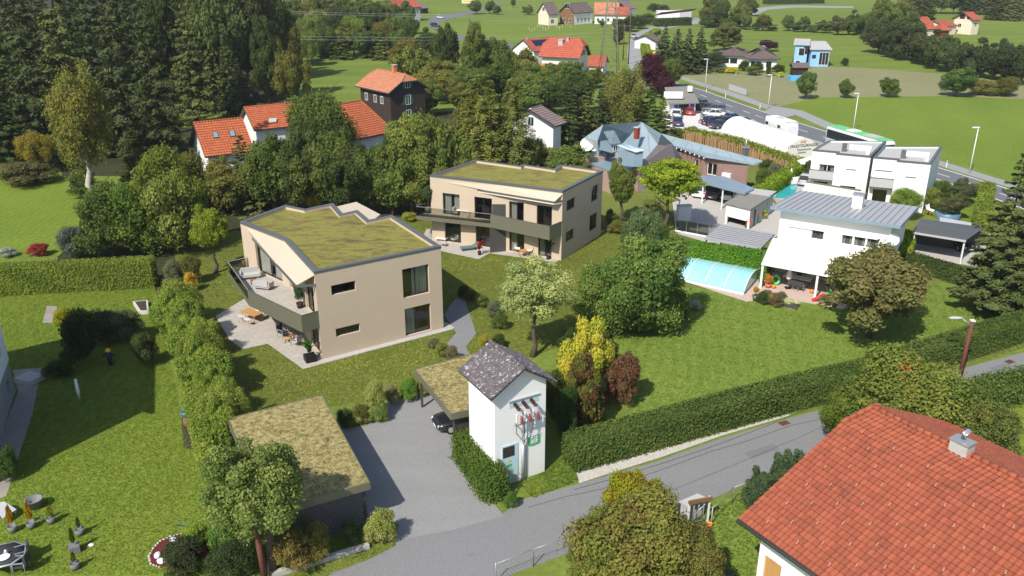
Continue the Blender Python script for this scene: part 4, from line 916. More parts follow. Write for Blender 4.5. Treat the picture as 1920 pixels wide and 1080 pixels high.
# ---- big red roof bottom right
A_, B_ = G2(1395, 980, 4.7), G2(1500, 1055, 4.7); e = unit(sub(B_, A_)); r1 = G2(1625, 758, 8.5)
n = (-e[1], e[0]); hw = (r1[0] - A_[0]) * n[0] + (r1[1] - A_[1]) * n[1]
rr = thing('tiled_house', 'white house at the bottom right under a large red clay tile roof with grey chimney', 'house', (*A_, 0)); Lr = 24
B_ = (A_[0] + e[0] * Lr, A_[1] + e[1] * Lr); P_ = lambda s, t, z: (A_[0] + e[0] * s + n[0] * t, A_[1] + e[1] * s + n[1] * t, z)
sr = (r1[0] - A_[0]) * e[0] + (r1[1] - A_[1]) * e[1]
j1 = G2(1545, 800, 7.1); tj = (j1[0] - A_[0]) * n[0] + (j1[1] - A_[1]) * n[1]; zj = 4.7 + (8.5 - 4.7) * tj / hw
s0 = -.35
tiled_roof('roof', rr, [(P_(s0, 0, 4.7), P_(Lr, 0, 4.7), P_(Lr, tj, zj), P_(s0, tj, zj)), (P_(s0, tj, zj), P_(Lr, tj, zj), P_(Lr, hw, 8.5), P_(s0 + .55, hw, 8.5)),
    (P_(Lr, 2 * hw, 4.7), P_(s0, 2 * hw, 4.7), P_(s0, 2 * hw - tj, zj), P_(Lr, 2 * hw - tj, zj)), (P_(Lr, 2 * hw - tj, zj), P_(s0, 2 * hw - tj, zj), P_(s0 + .55, hw, 8.5), P_(Lr, hw, 8.5)),
    (P_(s0, 2 * hw - tj, zj), P_(s0, tj, zj), P_(s0 + .55, hw, 8.5))], M['tilered'], [(P_(s0 + .55, hw, 8.5), P_(Lr, hw, 8.5)), (P_(s0, tj, zj), P_(s0 + .55, hw, 8.5)), (P_(s0, 2 * hw - tj, zj), P_(s0 + .55, hw, 8.5))], .14, .36, .25, 4, .06)
sg0 = None; M['guard'] = plain('pale_worn_clay', (.46, .22, .15), .8)
for rw in range(11):
    for cl in range(12):
        s_, t_ = .9 + cl * 1.75 + (rw % 2) * .85, .55 + rw * .62
        if t_ > hw - .3 or s_ > 18: continue
        z_ = 4.7 + (8.5 - 4.7) * t_ / hw + .17
        if sg0 is None: sg0 = MB().box((0, 0, 0), (.065, .26, .035), math.atan2(e[1], e[0]) + .35).build('snow_guard', M['guard'], rr, True); o_ = sg0
        else: o_ = sg0.copy(); C.objects.link(o_)
        p_ = P_(s_, t_, z_); o_.location = (p_[0] - A_[0], p_[1] - A_[1], p_[2])
q = lambda s, t: P_(s, t, 0)[:2]
wa_ = (.45, .75)
w0, w1 = q(.5, .75), q(Lr, .75)
wall(rr, w0, w1, 0, 4.75, [(*[onwall(w0, w1, x, 1060)[0] for x in (1432, 1466)], 1.6, 3.1, 'blind')], M['white'])
sh_ = MB(); u = [onwall(w0, w1, x, 1060)[0] for x in (1432, 1466)]; sh_.prism([along(w0, w1, u[0], -.12), along(w0, w1, u[1], -.12), along(w0, w1, u[1], -.08), along(w0, w1, u[0], -.08)], 1.62, 3.08); sh_.build('shutter', M['wood'], rr)
MB().face([(*q(.5, 2 * hw - .75), 0), (*q(.5, .75), 0), (*q(.5, .75), 4.9), (*q(.5, tj), zj - .22), (*q(.5, 2 * hw - tj), zj - .22), (*q(.5, 2 * hw - .75), 4.9)]).build('wall', M['white'], rr)
m = MB(); m.bar(w0, w1, .05, 0, .55, 0, .03); m.build('red_plinth', M['redpaint'], rr)
m = MB(); m.tube([P_(s0, -.08, 4.62), P_(Lr, -.08, 4.62)], .09, 8); m.build('gutter', M['greymetal'], rr)
for s in np.arange(.2, Lr, .9):
    x, y = q(s, .4); MB().bar(q(s, .02), q(s, .72), .09, 4.5, 4.62).build('rafter_end', M['darkwood'], rr)
cx_, cy_ = G2(1800, 852, 8.3)
c_ = MB().box((cx_, cy_, 8.35), (.85, .62, 1.3), math.atan2(e[1], e[0])).build('chimney', M['concrete'], rr)
MB().box((cx_, cy_, 9.04), (.95, .72, .07), math.atan2(e[1], e[0])).build('chimney_cap', M['steel'], c_); MB().tube([(cx_, cy_, 9.2), (cx_, cy_, 9.4), (cx_ + .25, cy_ + .1, 9.5)], .12, 10).build('flue_cowl', M['alu'], c_)
c2 = thing('wing_roof', 'lower red tiled wing at the right edge behind the big red roof', 'house wing', (*G2(1915, 900, 5), 0))
tiled_roof('roof', c2, [(P_(17.5, 2 * hw - 5, 5.6), P_(17.5, 2 * hw + 6, 5.6), P_(20.5, 2 * hw + 6, 7.8), P_(20.5, 2 * hw - 5, 7.8)), (P_(23.5, 2 * hw + 6, 5.6), P_(23.5, 2 * hw - 5, 5.6), P_(20.5, 2 * hw - 5, 7.8), P_(20.5, 2 * hw + 6, 7.8))], M['tilered'], [(P_(20.5, 2 * hw - 5, 7.8), P_(20.5, 2 * hw + 6, 7.8))], .14, .36, .25)
solid(c2, 'wall', [q(18, 2 * hw - 4), q(23, 2 * hw - 4), q(23, 2 * hw + 5.4), q(18, 2 * hw + 5.4)], 0, 5.5, 'white')
# ---- tall grey-white house at the left edge
a0, a1 = G2(-60, 1010), G2(29.6, 734); L_ = thing('tall_house', 'tall white and stone house cut off by the left edge', 'house', (*a1, 0)); u_ = unit(sub(a1, a0)); nn = (-u_[1], u_[0])
a0 = (a1[0] - u_[0] * 13, a1[1] - u_[1] * 13); b0_, b1_ = (a0[0] + nn[0] * 11, a0[1] + nn[1] * 11), (a1[0] + nn[0] * 11, a1[1] + nn[1] * 11)
sw = onwall(a0, a1, 9, 712)
wall(L_, a0, a1, 0, 2.55, [(10.9, 11.7, .95, 1.75, 'dark')], M['stonewall'], name='stone_base')
w0_, w1_ = along(a0, a1, 0, .06), along(a0, a1, 13.02, .06)
wall(L_, w0_, w1_, 2.55, 11.6, [(10.2, 11.6, 3.7, 5.1, 'white'), (7, 8.4, 3.7, 5.1, 'white'), (3, 4.4, 3.7, 5.1, 'white'), (10.2, 11.6, 6.4, 7.8, 'white'), (6, 7.4, 6.4, 7.8, 'white')], M['white'])
solid(L_, 'wall', [a1, b1_, b0_, a0][::1], 0, 8.6, 'white') if False else None
for p, q_ in ((a1, b1_), (b1_, b0_), (b0_, a0)): wall(L_, p, q_, 0, 11.6, [], M['white'])
E1 = inset([a0, a1, b1_, b0_], -.6); rm = lambda p, q_: ((p[0] + q_[0]) / 2, (p[1] + q_[1]) / 2)
rA_, rB_ = rm(E1[0], E1[3]), rm(E1[1], E1[2])
tiled_roof('roof', L_, [((*E1[0], 11.4), (*E1[1], 11.4), (*rB_, 16), (*rA_, 16)), ((*E1[2], 11.4), (*E1[3], 11.4), (*rA_, 16), (*rB_, 16))], M['tilebrown'], [((*rA_, 16), (*rB_, 16))])
MB().face([(*a1, 11.6), (*b1_, 11.6), (*rm(a1, b1_), 15.8)]).face([(*b0_, 11.6), (*a0, 11.6), (*rm(a0, b0_), 15.8)]).build('gable', M['white'], L_)
MB().box((a1[0] + .2, a1[1] + 1.6, .2), (1.3, 1.6, .4), 1.2).build('doorstep', M['concrete'], L_)
# ---- white house with grey standing-seam roof
zf, zb = 6.7, 5.5; M['seamline'] = plain('roof_seam', (.20, .20, .21), .5, .3)
RC = [G2(1445.6, 387.7, zf), G2(1688, 424, zf), G2(1710, 386, zb), G2(1502, 357.8, zb)]
ec = unit(sub(RC[1], RC[0])); nc_ = (-ec[1], ec[0]); dC = (RC[2][0] - RC[1][0]) * nc_[0] + (RC[2][1] - RC[1][1]) * nc_[1]
RC[2] = (RC[1][0] + nc_[0] * dC, RC[1][1] + nc_[1] * dC); RC[3] = (RC[0][0] + nc_[0] * dC, RC[0][1] + nc_[1] * dC)
HC = thing('white_house', 'white house with grey standing-seam roof, glazed porch and satellite dish', 'house', (*RC[0], 0)); Lc = math.dist(RC[0], RC[1])
MB().slab([(*RC[0], zf), (*RC[1], zf), (*RC[2], zb), (*RC[3], zb)], .16).build('roof', M['seam'], HC)
zat = lambda t: zf + (zb - zf) * t / dC
PC = lambda s, t, z: (RC[0][0] + ec[0] * s + nc_[0] * t, RC[0][1] + ec[1] * s + nc_[1] * t, z)
for k in range(1, 20):
    s = Lc * k / 20; m = MB(); m.face([PC(s - .02, .0, zf + .05), PC(s + .02, 0, zf + .05), PC(s + .02, dC, zb + .05), PC(s - .02, dC, zb + .05)]); m.face([PC(s - .02, 0, zf), PC(s - .02, 0, zf + .05), PC(s - .02, dC, zb + .05), PC(s - .02, dC, zb)]); m.face([PC(s + .02, 0, zf), PC(s + .02, dC, zb), PC(s + .02, dC, zb + .05), PC(s + .02, 0, zf + .05)]); m.build('seam', M['seamline'], HC)
m = MB(); m.slab([PC(-.04, -.06, zf + .05), PC(Lc + .04, -.06, zf + .05), PC(Lc + .04, 0, zf + .05), PC(-.04, 0, zf + .05)], .3); m.slab([PC(Lc, 0, zf + .05), PC(Lc + .06, 0, zf + .05), PC(Lc + .06, dC, zb + .05), PC(Lc, dC, zb + .05)], .3); m.slab([PC(-.06, 0, zf + .05), PC(0, 0, zf + .05), PC(0, dC, zb + .05), PC(-.06, dC, zb + .05)], .3); m.build('roof_edge', M['bluemetal'], HC)
W0, W1 = PC(.75, .95, 0)[:2], PC(Lc - .75, .95, 0)[:2]; W2, W3 = PC(Lc - .75, dC - .5, 0)[:2], PC(.75, dC - .5, 0)[:2]
def fw(x0, y0, x1, y1, k): return wr(W0, W1, x0, y0, x1, y1, k)
ww = [fw(1478.7, 424, 1521.5, 447.5, 'blindw'), fw(1522, 430.8, 1543, 452, 'whitebare'), fw(1578, 439.6, 1597, 461.6, 'white'), fw(1601, 443, 1621, 465.4, 'white'), fw(1625, 446.5, 1646, 469.5, 'white')]
lowz = [(1.2, 3.2, .1, 2.3, 'dark'), (4.0, 6.2, .1, 2.3, 'dark'), (8.3, 9.6, .1, 2.2, 'dark')]
wall(HC, W0, W1, 0, zat(.95) - .17, [x for x in ww + lowz if x[1] < Lc - 1.6], M['white'])
LW = dC - 1.45
def sidewall(a, b, za, zb_):
    MB().face([(*a, 0), (*b, 0), (*b, zb_), (*a, za)]).build('wall', M['white'], HC)
sidewall(W1, W2, zat(.95) - .17, zat(dC - .5) - .17); sidewall(W2, W3, zat(dC - .5) - .17, zat(dC - .5) - .17); sidewall(W3, W0, zat(dC - .5) - .17, zat(.95) - .17)
for k in range(10):
    s = 1.0 + k * (Lc - 2) / 9; m = MB(); m.slab([PC(s - .06, .02, zf - .17), PC(s + .06, .02, zf - .17), PC(s + .06, .93, zat(.93) - .17), PC(s - .06, .93, zat(.93) - .17)], .16); m.build('rafter_end', M['trim'], HC)
x, y = G2(1608, 385, 6.3); chimney(HC, x, y, 5.7, 7.4, .95, 'trim', math.atan2(ec[1], ec[0]), 'steel')
def dish(root, p, az, r=.45, el=25, arm=.35, name='satellite_dish'):
    m = MB(); d = Vector((math.cos(az) * math.cos(R(el)), math.sin(az) * math.cos(R(el)), math.sin(R(el)))); u = d.cross(Vector((0, 0, 1))).normalized(); v = u.cross(d); c = Vector(p); rings = 4; n = 18; b = len(m.v)
    for i in range(rings + 1):
        for k in range(n): a = 2 * math.pi * k / n; rr_ = r * i / rings; m.v.append(tuple(c + (u * math.cos(a) + v * math.sin(a)) * rr_ + d * (.22 * r * (i / rings) ** 2)))
    for i in range(rings):
        for k in range(n): m.f.append((b + i * n + k, b + i * n + (k + 1) % n, b + (i + 1) * n + (k + 1) % n, b + (i + 1) * n + k)); m.m.append(0); m.sm.append(True)
    o = m.build(name, M['trim'], root); MB().tube([tuple(c - v * r), tuple(c + d * r * 1.1 - v * .1)], .02, 5).tube([tuple(c), tuple(c - d * arm)], .03, 5).build('arm', M['steel'], o); return o
dish(HC, PC(Lc - .5, .8, 5.1), math.atan2(-nc_[1], -nc_[0]) + .5, .55)
# porch
pf0, pf1 = G2(1430, 493, 2.55), G2(1590, 521.5, 2.55); pe = unit(sub(pf1, pf0)); 
pw0, pw1 = PC(.3, .93, 0)[:2], PC(Lc - 1.2, .93, 0)[:2]
pf1 = (pf0[0] + (pw1[0] - pw0[0]), pf0[1] + (pw1[1] - pw0[1]))
PO = thing('porch_roof', 'white glazed lean-to porch roof on posts in front of the white house', 'porch', (*pf0, 0))
LPp = math.dist(pf0, pf1); pt = lambda s, f, z: (pf0[0] + (pf1[0] - pf0[0]) * s + (pw0[0] - pf0[0]) * f, pf0[1] + (pf1[1] - pf0[1]) * s + (pw0[1] - pf0[1]) * f, z)
MB().slab([pt(0, 0, 2.62), pt(1, 0, 2.62), pt(1, 1, 3.35), pt(0, 1, 3.35)], .05).build('roof_panel', M['tarp'], PO)
for k in range(9):
    s = k / 8; m = MB(); a, b = pt(s, -.01, 2.66), pt(s, 1, 3.39); m.tube([a, b], .045, 6); m.build('rafter', M['trim'], PO)
m = MB(); m.bar(pt(-.01, 0, 0)[:2], pt(1.01, 0, 0)[:2], .16, 2.36, 2.56); m.build('beam', M['trim'], PO)
for k in (0.005, .5, .995):
    p = pt(k, .02, 0); MB().box((p[0], p[1], 1.18), (.2, .2, 2.36), -.55).build('post', M['trim'], PO)
# ---- white duplex by the main road
zD = 6.2
def duplex(A, B, Cc, D_, label, wins_r, wins_l, awn=None):
    A, B, Cc, D_ = [G2(*p, zD) for p in (A, B, Cc, D_)]; L = math.dist(A, B); s = L * .42
    poly = [along(A, B, 0, -.9), along(A, B, s, -.9), along(A, B, s, 0), B, Cc, D_]
    wn = {}
    if wins_l: wn[0] = [wr(poly[0], poly[1], *w) for w in wins_l]
    if wins_r: wn[2] = [wr(poly[2], poly[3], *w) for w in wins_r]
    wn[0] = wn.get(0, []) + [(s * .2, s * .8, .1, 2.2, 'dark')]; wn[2] = wn.get(2, []) + [((L - s) * .25, (L - s) * .7, .1, 2.2, 'dark')]
    r = flat_house('duplex_house', label, poly, zD, 'white', 'flatgrey', 'cap', wn, .3, .2)
    m = MB(); m.bar(along(A, B, .0, .1), along(A, B, s - .02, .1), .12, 2.75, 3.85); m.bar(along(A, B, .06, .1), along(A, B, .06, -.85), .12, 2.75, 3.85); m.build('balcony_parapet', M['lightgrey'], r)
    MB().prism([along(A, B, 0.01, .02), along(A, B, s - .02, .02), along(A, B, s - .02, -.88), along(A, B, 0.01, -.88)], 2.6, 2.8).build('balcony_floor', M['lightgrey'], r)
    m = MB(); m.bar(along(A, B, -.03, .1), along(A, B, s, .1), .2, 3.855, 3.9); m.build('rail', M['cap'], r)
    for k, (f, o, sx_, sy_, hz, mt) in enumerate([(.52, -2.4, .55, .55, 1.0, 'cap'), (.78, -4.2, 2.6, .5, .55, 'trim'), (.93, -2.5, .4, 1.3, .45, 'trim')]):
        x, y = along(A, B, L * f, o); MB().box((x, y, zD - .2 + hz / 2), (sx_, sy_, hz), math.atan2(B[1] - A[1], B[0] - A[0])).build('chimney' if k == 0 else 'skylight_upstand', M[mt], r)
    return A, B, L, r
dA = duplex((1522.6, 283), (1633, 293), (1662, 264.5), (1555, 263), 'left white flat-roofed half of the duplex beside the road, with green awning', [(1586.4, 316.3, 1602.5, 333.6, 'blindw')], [(1536.5, 307.5, 1564, 328, 'white')])
dB = duplex((1638, 297), (1746, 306), (1767, 274), (1657, 274), 'right white flat-roofed half of the duplex, nearest the spruce tree', [(1698, 330.7, 1715.7, 347, 'blindw')], [(1641, 318, 1669.4, 343.3, 'blindw')])
aw = thing('awning', 'pale green awning stretched over the duplex terrace', 'awning', (*G2(1560, 360), 0)); pslab(aw, 'awning_cloth', [(1511.8, 342), (1614, 358.4), (1607, 372), (1504, 357)], [2.75, 2.75, 2.35, 2.35], .04, M['awning'])
m = MB(); a, b = G2(1511.8, 341.5, 2.78), G2(1614, 358, 2.78); m.bar(a, b, .18, 2.76, 2.92); m.build('awning_case', M['cap'], aw)
# ---- long mauve-brown house with blue-grey roofs
E_ = thing('long_house', 'long mauve-brown house with blue-grey shingle roofs and red chimney', 'house', (*G2(1200, 330), 0))
g3 = lambda x, y, z: G(x, y, z)
a, b, c = g3(1131, 233.6, 8.2), g3(1203, 228.4, 8.2), g3(1240, 251, 7.8); d, e_, h_, i_ = g3(1233, 271, 6.2), g3(1260, 268.6, 6.2), g3(1120, 265, 6.2), g3(1097, 257, 6.2); f_, g_ = g3(1198, 312, 3.4), g3(1158, 290, 3.4)
lw_ = g3(1128, 286, 3.4); far_e = (e_[0] + (e_[0] - c[0]) * 1.2, e_[1] + (e_[1] - c[1]) * .6 + 2, 3.4)
bk1 = (a[0] - 2, a[1] + 8, 3.4); bk2 = (b[0] + 6, b[1] + 5, 3.4)
rf_ = MB()
for fc in ([a, h_, lw_, g_, f_, d, c, b], ): pass
for fc in ([h_, lw_, g_, b, a], [g_, f_, d, c, b], [d, e_, c], [i_, h_, a], [c, e_, far_e, bk2, b], [a, b, bk2, bk1], [a, bk1, i_]): rf_.face(fc)
rf_.build('roof', M['bluegrey'], E_)
def facing(p, q_, z0_, z1_, mat, name='wall'): MB().face([(*p[:2], z0_), (*q_[:2], z0_), (*q_[:2], z1_), (*p[:2], z1_)]).build(name, M[mat], E_)
M['mauvegrey'] = plain('mauve_grey_boards', (.30, .25, .27), .85); MB().face([(*f_[:2], 0), (*far_e[:2], 0), (*far_e[:2], 3.4), e_, d, f_]).build('gable_wall', M['mauvegrey'], E_)
facing(lw_, g_, 0, 3.4, 'pink'); facing(g_, f_, 0, 3.4, 'pink'); MB().face([(*i_[:2], 0), (*lw_[:2], 0), lw_, h_, i_]).build('gable_wall', M['trim'], E_)
k1, k2, k3, k4, k5 = (g3(1232, 248, 6.0), g3(1430, 301, 5.2), g3(1414.6, 306.5, 4.9), g3(1321, 292, 4.9), g3(1262, 271, 4.9))
MB().slab([k5, k4, k3, k2, k1], .22).build('wing_roof', M['bluegrey'], E_)
iw = lambda p: (p[0] + .2, p[1] + .9)
wp = [iw(k5), iw(k4), (k3[0] - .6, k3[1] + .8), (k2[0] - 1.6, k2[1] + .2), (k1[0] - .5, k1[1] - .8)]
wE1 = [(*sorted((onwall(wp[1], wp[2], 1326, 305)[0], onwall(wp[1], wp[2], 1345, 305)[0])), 2.3, 3.9, 'whitebare'), (*sorted((onwall(wp[1], wp[2], 1378, 330)[0], onwall(wp[1], wp[2], 1394, 330)[0])), .6, 1.9, 'whitebare')]
wall(E_, wp[0], wp[1], 0, 4.8, [(*[onwall(wp[0], wp[1], xx, 300)[0] for xx in (1302, 1309)], 2.2, 3.8, 'whitebare')], M['brown']); wall(E_, wp[1], wp[2], 0, 4.7, wE1, M['brown']); wall(E_, wp[2], wp[3], 0, 4.7, [], M['brown'])
xx_, yy_ = along(wp[1], wp[2], onwall(wp[1], wp[2], 1365, 323)[0], .25); MB().box((xx_, yy_, 2.6), (1.2, .45, .9), math.atan2(wp[2][1] - wp[1][1], wp[2][0] - wp[1][0])).build('air_conditioner', M['trim'], E_)
for k in range(8):
    x, y, z_ = Vector(k5).lerp(Vector(k4), k / 7); MB().box((x, y + .1, z_ - .3), (.12, .6, .14), -.4).build('rafter_end', M['trim'], E_)
x, y = G2(1194.5, 243, 7.9); chimney(E_, x, y, 6.7, 8.15, .55, 'redpaint', .8, 'lightgrey')
x, y = G2(1397, 290, 5.4); c__ = chimney(E_, x, y, 5.0, 6.3, .6, 'cap', .4, 'steel'); MB().tube([(x, y, 6.4), (x, y, 7.3)], .12, 8).build('flue', M['steel'], c__)
an = [(1085, 282), (1110, 272), (1135, 285), (1137, 289), (1098, 292)]
pslab(E_, 'annex_roof', an, 3.9, .25, M['bluemetal'])
an2 = [(1098, 294), (1136, 290), (1160, 291), (1199, 311), (1165, 319), (1149, 321), (1112, 307)]
pslab(E_, 'annex_roof', an2, 3.1, .25, M['bluemetal'])
ap = [G2(*p, 3.1) for p in an2]; ap = [(p[0] + (15 - p[0]) * .05, p[1] + (106 - p[1]) * .05) for p in ap]; solid(E_, 'annex_wall', ap, 0, 2.9, 'pink')
ap = [G2(*p, 3.9) for p in an]; ap = [(p[0] + (11 - p[0]) * .06, p[1] + (107 - p[1]) * .06) for p in ap]; solid(E_, 'annex_wall', ap, 0, 3.7, 'pink')
dm = MB(); dp = [g3(1157, 272, 6.3), g3(1192, 285, 5.6), g3(1209, 281, 5.9), g3(1174, 267, 6.7)]
MB().slab(dp, .12).build('dormer_roof', M['bluemetal'], E_); dq = [(p[0] + .15 * k, p[1] + .3) for p, k in zip(dp, (1, -1, -1, 1))]; solid(E_, 'dormer', [q_[:2] for q_ in dq], 3.6, 5.6, 'bluemetal')
dp = [g3(1132, 246, 7.9), g3(1146, 270, 6.2), g3(1164, 267, 6.2), g3(1151, 244, 7.9)]; MB().slab(dp, .12).build('dormer_roof', M['bluegrey'], E_)
dq = [(*g3(1149, 271.5, 6.0)[:2],), (*g3(1160, 269.5, 6.0)[:2],)]; nq = unit(sub(dq[1], dq[0])); solid(E_, 'dormer', [dq[0], dq[1], (dq[1][0] - nq[1] * 2.5, dq[1][1] + nq[0] * 2.5), (dq[0][0] - nq[1] * 2.5, dq[0][1] + nq[0] * 2.5)], 4.9, 6.05, 'bluemetal'); flatwin(E_, dq[0], dq[1], .15, .85, 5.15, 5.85, div=1)
for px in (1101, 1115): dish(E_, g3(px, 271, 5.2), R(-110), .95, 25, .9)
# ---- carports and sheds of the yard
cp = thing('blue_carport', 'blue-grey carport beside the mauve house sheltering parked cars', 'carport', (*G2(1350, 370), 0)); pslab(cp, 'roof', [(1314, 329), (1358, 330.4), (1414, 352.6), (1397, 361.5), (1317, 340)], [2.9, 2.9, 2.9, 2.9, 2.9], .28, M['bluemetal'])
for p in ((1319, 342), (1356, 352), (1393, 360), (1355, 334), (1405, 352)): x, y = G2(*p, 2.7); MB().box((x, y, 1.3), (.15, .15, 2.6)).build('post', M['trim'], cp)
sd_ = thing('garden_shed', 'white yard shed with old corrugated roof beside the wheelie bins', 'shed', (*G2(1400, 410), 0)); sp = [(1359, 380), (1408, 392), (1444, 369), (1392, 362)]; pslab(sd_, 'roof', sp, 2.5, .12, M['eternit'])
Q = [G2(*p, 2.5) for p in sp]; cxs = (sum(q_[0] for q_ in Q) / 4, sum(q_[1] for q_ in Q) / 4); Q = [(q_[0] + (cxs[0] - q_[0]) * .08, q_[1] + (cxs[1] - q_[1]) * .08) for q_ in Q]
mw = MB(); mw.face([(*Q[0], .9), (*Q[1], .9), (*Q[1], 2.4), (*Q[0], 2.4)]); mw.bar(Q[0], along(Q[0], Q[1], .25), .2, 0, .9, 0, -.1); mw.bar(along(Q[0], Q[1], math.dist(Q[0], Q[1]) - .25), Q[1], .2, 0, .9, 0, -.1); mw.build('wall', M['white'], sd_)
for i in (1, 2, 3): MB().face([(*Q[i], 0), (*Q[(i + 1) % 4], 0), (*Q[(i + 1) % 4], 2.4), (*Q[i], 2.4)]).build('plank_wall', M['lightgrey'], sd_)
MB().bar(along(Q[0], Q[1], .2, -1.5), along(Q[0], Q[1], math.dist(Q[0], Q[1]) - .2, -1.5), .05, 0, 2).build('inner_wall', M['darkwood'], sd_)
s2_ = thing('grey_shed', 'grey flat-roofed shed between the yard shed and the swimming pool', 'shed', (*G2(1428, 372), 0)); sp = [(1401, 361), (1444, 367), (1456, 358.5), (1412, 353)]; pslab(s2_, 'roof', sp, 2.6, .12, M['flatgrey']); Q = [G2(*p, 2.6) for p in sp]; Q = inset(Q, .2); solid(s2_, 'wall', Q, 0, 2.45, 'lightgrey')
lc = thing('low_carport', 'low grey boarded carport roof just behind the tall green hedge', 'carport', (*G2(1390, 450), 0)); pslab(lc, 'roof', [(1352.6, 420), (1452.6, 438.5), (1426, 466), (1320.7, 446)], 2.5, .18, M['seam'])
for p in ((1355, 423), (1448, 441), (1424, 463), (1325, 445)): x, y = G2(*p, 2.5); MB().box((x, y, 1.15), (.14, .14, 2.3)).build('post', M['greymetal'], lc)
m = MB(); A1, B1, C1, D1 = G2(1320.7, 446, 2.5), G2(1352.6, 420, 2.5), G2(1452.6, 438.5, 2.5), G2(1426, 466, 2.5)
for k in range(1, 9):
    f = k / 9; p, q_ = Vector((*A1, 0)).lerp(Vector((*B1, 0)), f), Vector((*D1, 0)).lerp(Vector((*C1, 0)), f); m.bar(p[:2], q_[:2], .03, 2.503, 2.53)
m.build('board_joint', M['greymetal'], lc)
dc = thing('dark_carport', 'dark corrugated carport with a white post, right of the white house', 'carport', (*G2(1760, 460), 0)); zz = 2.7; dpx = [(1712, 433), (1812, 449), (1845, 426), (1724.4, 410)]; pslab(dc, 'roof', dpx, zz, .12, M['cap'])
P4 = [Vector((*G2(*p, zz), zz)) for p in dpx]
for k in range(1, 24): f = k / 24; p, q_ = P4[0].lerp(P4[1], f), P4[3].lerp(P4[2], f); MB().tube([tuple(p), tuple(q_)], .035, 5).build('roof_rib', M['greymetal'], dc)
MB().bar(P4[0][:2], P4[1][:2], .1, 2.42, 2.62, 0, .06).build('fascia', M['lightgrey'], dc)
for k in (0, 1, 2, 3): p = P4[k].lerp(sum(P4, Vector()) / 4, .06); MB().box((p[0], p[1], 1.28), (.13, .13, 2.56)).build('post', M['trim'], dc)
MB().bar(P4[3].lerp(P4[0], .08)[:2], P4[2].lerp(P4[1], .08)[:2], .08, 0, 2.3).build('rear_wall', M['greymetal'], dc)
wr_ = thing('flat_shed', 'low white flat roof behind the dark carport', 'shed', (*G2(1800, 425), 0)); sp = [(1762, 407), (1840, 421), (1838, 431), (1762, 416)]; pslab(wr_, 'roof', sp, 2.5, .15, M['lightgrey']); solid(wr_, 'wall', inset([G2(*p, 2.5) for p in [sp[3], sp[2], sp[1], sp[0]]], .15), 0, 2.34, 'lightgrey')
ts = thing('tool_shed', 'ribbed pale green metal shed at the right edge under the spruce', 'shed', (*G2(1891, 588), 0)); A1, B1 = G2(1891, 590), G2(1935, 607); n_ = unit(sub(B1, A1)); Cq = [A1, B1, (B1[0] - n_[1] * 2.2, B1[1] + n_[0] * 2.2), (A1[0] - n_[1] * 2.2, A1[1] + n_[0] * 2.2)]
M['sage'] = plain('sage_green_metal', (.33, .40, .30), .5); solid(ts, 'wall', Cq, 0, 1.95, 'sage')
for k in range(14): p = along(A1, B1, .1 + k * .19); MB().box((p[0], p[1], .98), (.06, .05, 1.9), .3).build('rib', M['trim'] if k == 6 else M['sage'], ts)
MB().slab([(*p, z_) for p, z_ in zip(inset(Cq, -.1), (2.0, 2.0, 2.25, 2.25))], .06).build('roof', M['trim'], ts)
# ---- orange and red roofed houses behind the trees
GH('orange_roof_house', 'orange tiled house on the left with two skylights and white gable', (384, 294), (478, 283), 4.6, (357, 231), 8.6, roofm='tileorange', ov=.5, row=.42, colw=.36, wins=[(3, .3, .7, 1.2, 1.1), (0, .12, .9, 1, 1.1)])
GH('orange_roof_house', 'orange tiled house in the middle with dormer hatch, half hidden by trees', (476, 244), (572, 234), 4.6, (462, 201), 8.6, roofm='tileorange', row=.42, colw=.36, wins=[(3, .5, 1, 1.2, 1.1)])
GH('orange_roof_house', 'orange hipped roof below the dark timber house', (655, 264), (739, 246), 4.4, (664, 191), 9.0, roofm='tileorange', hip=2.2, row=.42, colw=.36)
for (x, y) in ((408, 252), (437, 249.5)):
    pass
dw = dict(fm='trim', shutter='green')
GH('timber_house', 'dark timber house with salmon half-hipped roof and green shutters', (665.5, 161), (729, 175), 5.8, (698, 128), 9.6, wallm='planks', gmat='planks', roofm='tilesalmon', jerk=1.3, ov=.7, chim=[(.62, .0, .7, 1.3, 'terracotta')], row=.42, colw=.4,
   wins=[(1, .5, .9, 6.3, 1.2, dw), (1, .5, .9, 3.3, 1.6, dw), (1, .5, .9, .7, 1.5, dw), (0, .2, .8, 3.5, 1.2), (0, .5, .8, 3.5, 1.2), (0, .72, .8, 3.5, 1.2)])
GH('white_house', 'small white house with mauve slate roof among the tall spruces', (1041, 237), (1064, 229), 5.6, (1004.5, 201), 9.4, roofm='tilemauve', ov=.7, wins=[(3, .5, .9, 5.2, 1.2), (3, .3, .9, 2, 1.3), (3, .7, .9, 2, 1.3)], row=.5, colw=.5)
oy = dict(fm='yellow', shutter='orange')
bigI, _ = GH('farm_villa', 'large red-roofed white villa with wooden balcony and orange shutters', (1009, 106), (1087, 110), 3.9, (1043, 70.4), 8.8, roofm='tilefarred', jerk=1.6, ov=.8, row=.7, colw=.7, wins=[(0, .15, 1.4, .6, 1.6, oy), (0, .55, 1, 1.1, 1.2, oy), (0, .8, 1, 1.1, 1.2, oy), (1, .32, 1, 4.2, 1.2, oy), (1, .62, 1, 4.2, 1.2, oy), (1, .5, 1, 1.2, 1.2, oy)], chim=[(.42, 1.2, 1.2, .8, 'lightgrey'), (.62, .6, .5, .7, 'lightgrey')])
m = MB(); q0, q1 = G2(1021, 131), G2(1042, 132); m.bar(q0, q1, 1.2, .9, 1.9); m.build('balcony', M['wood'], bigI)
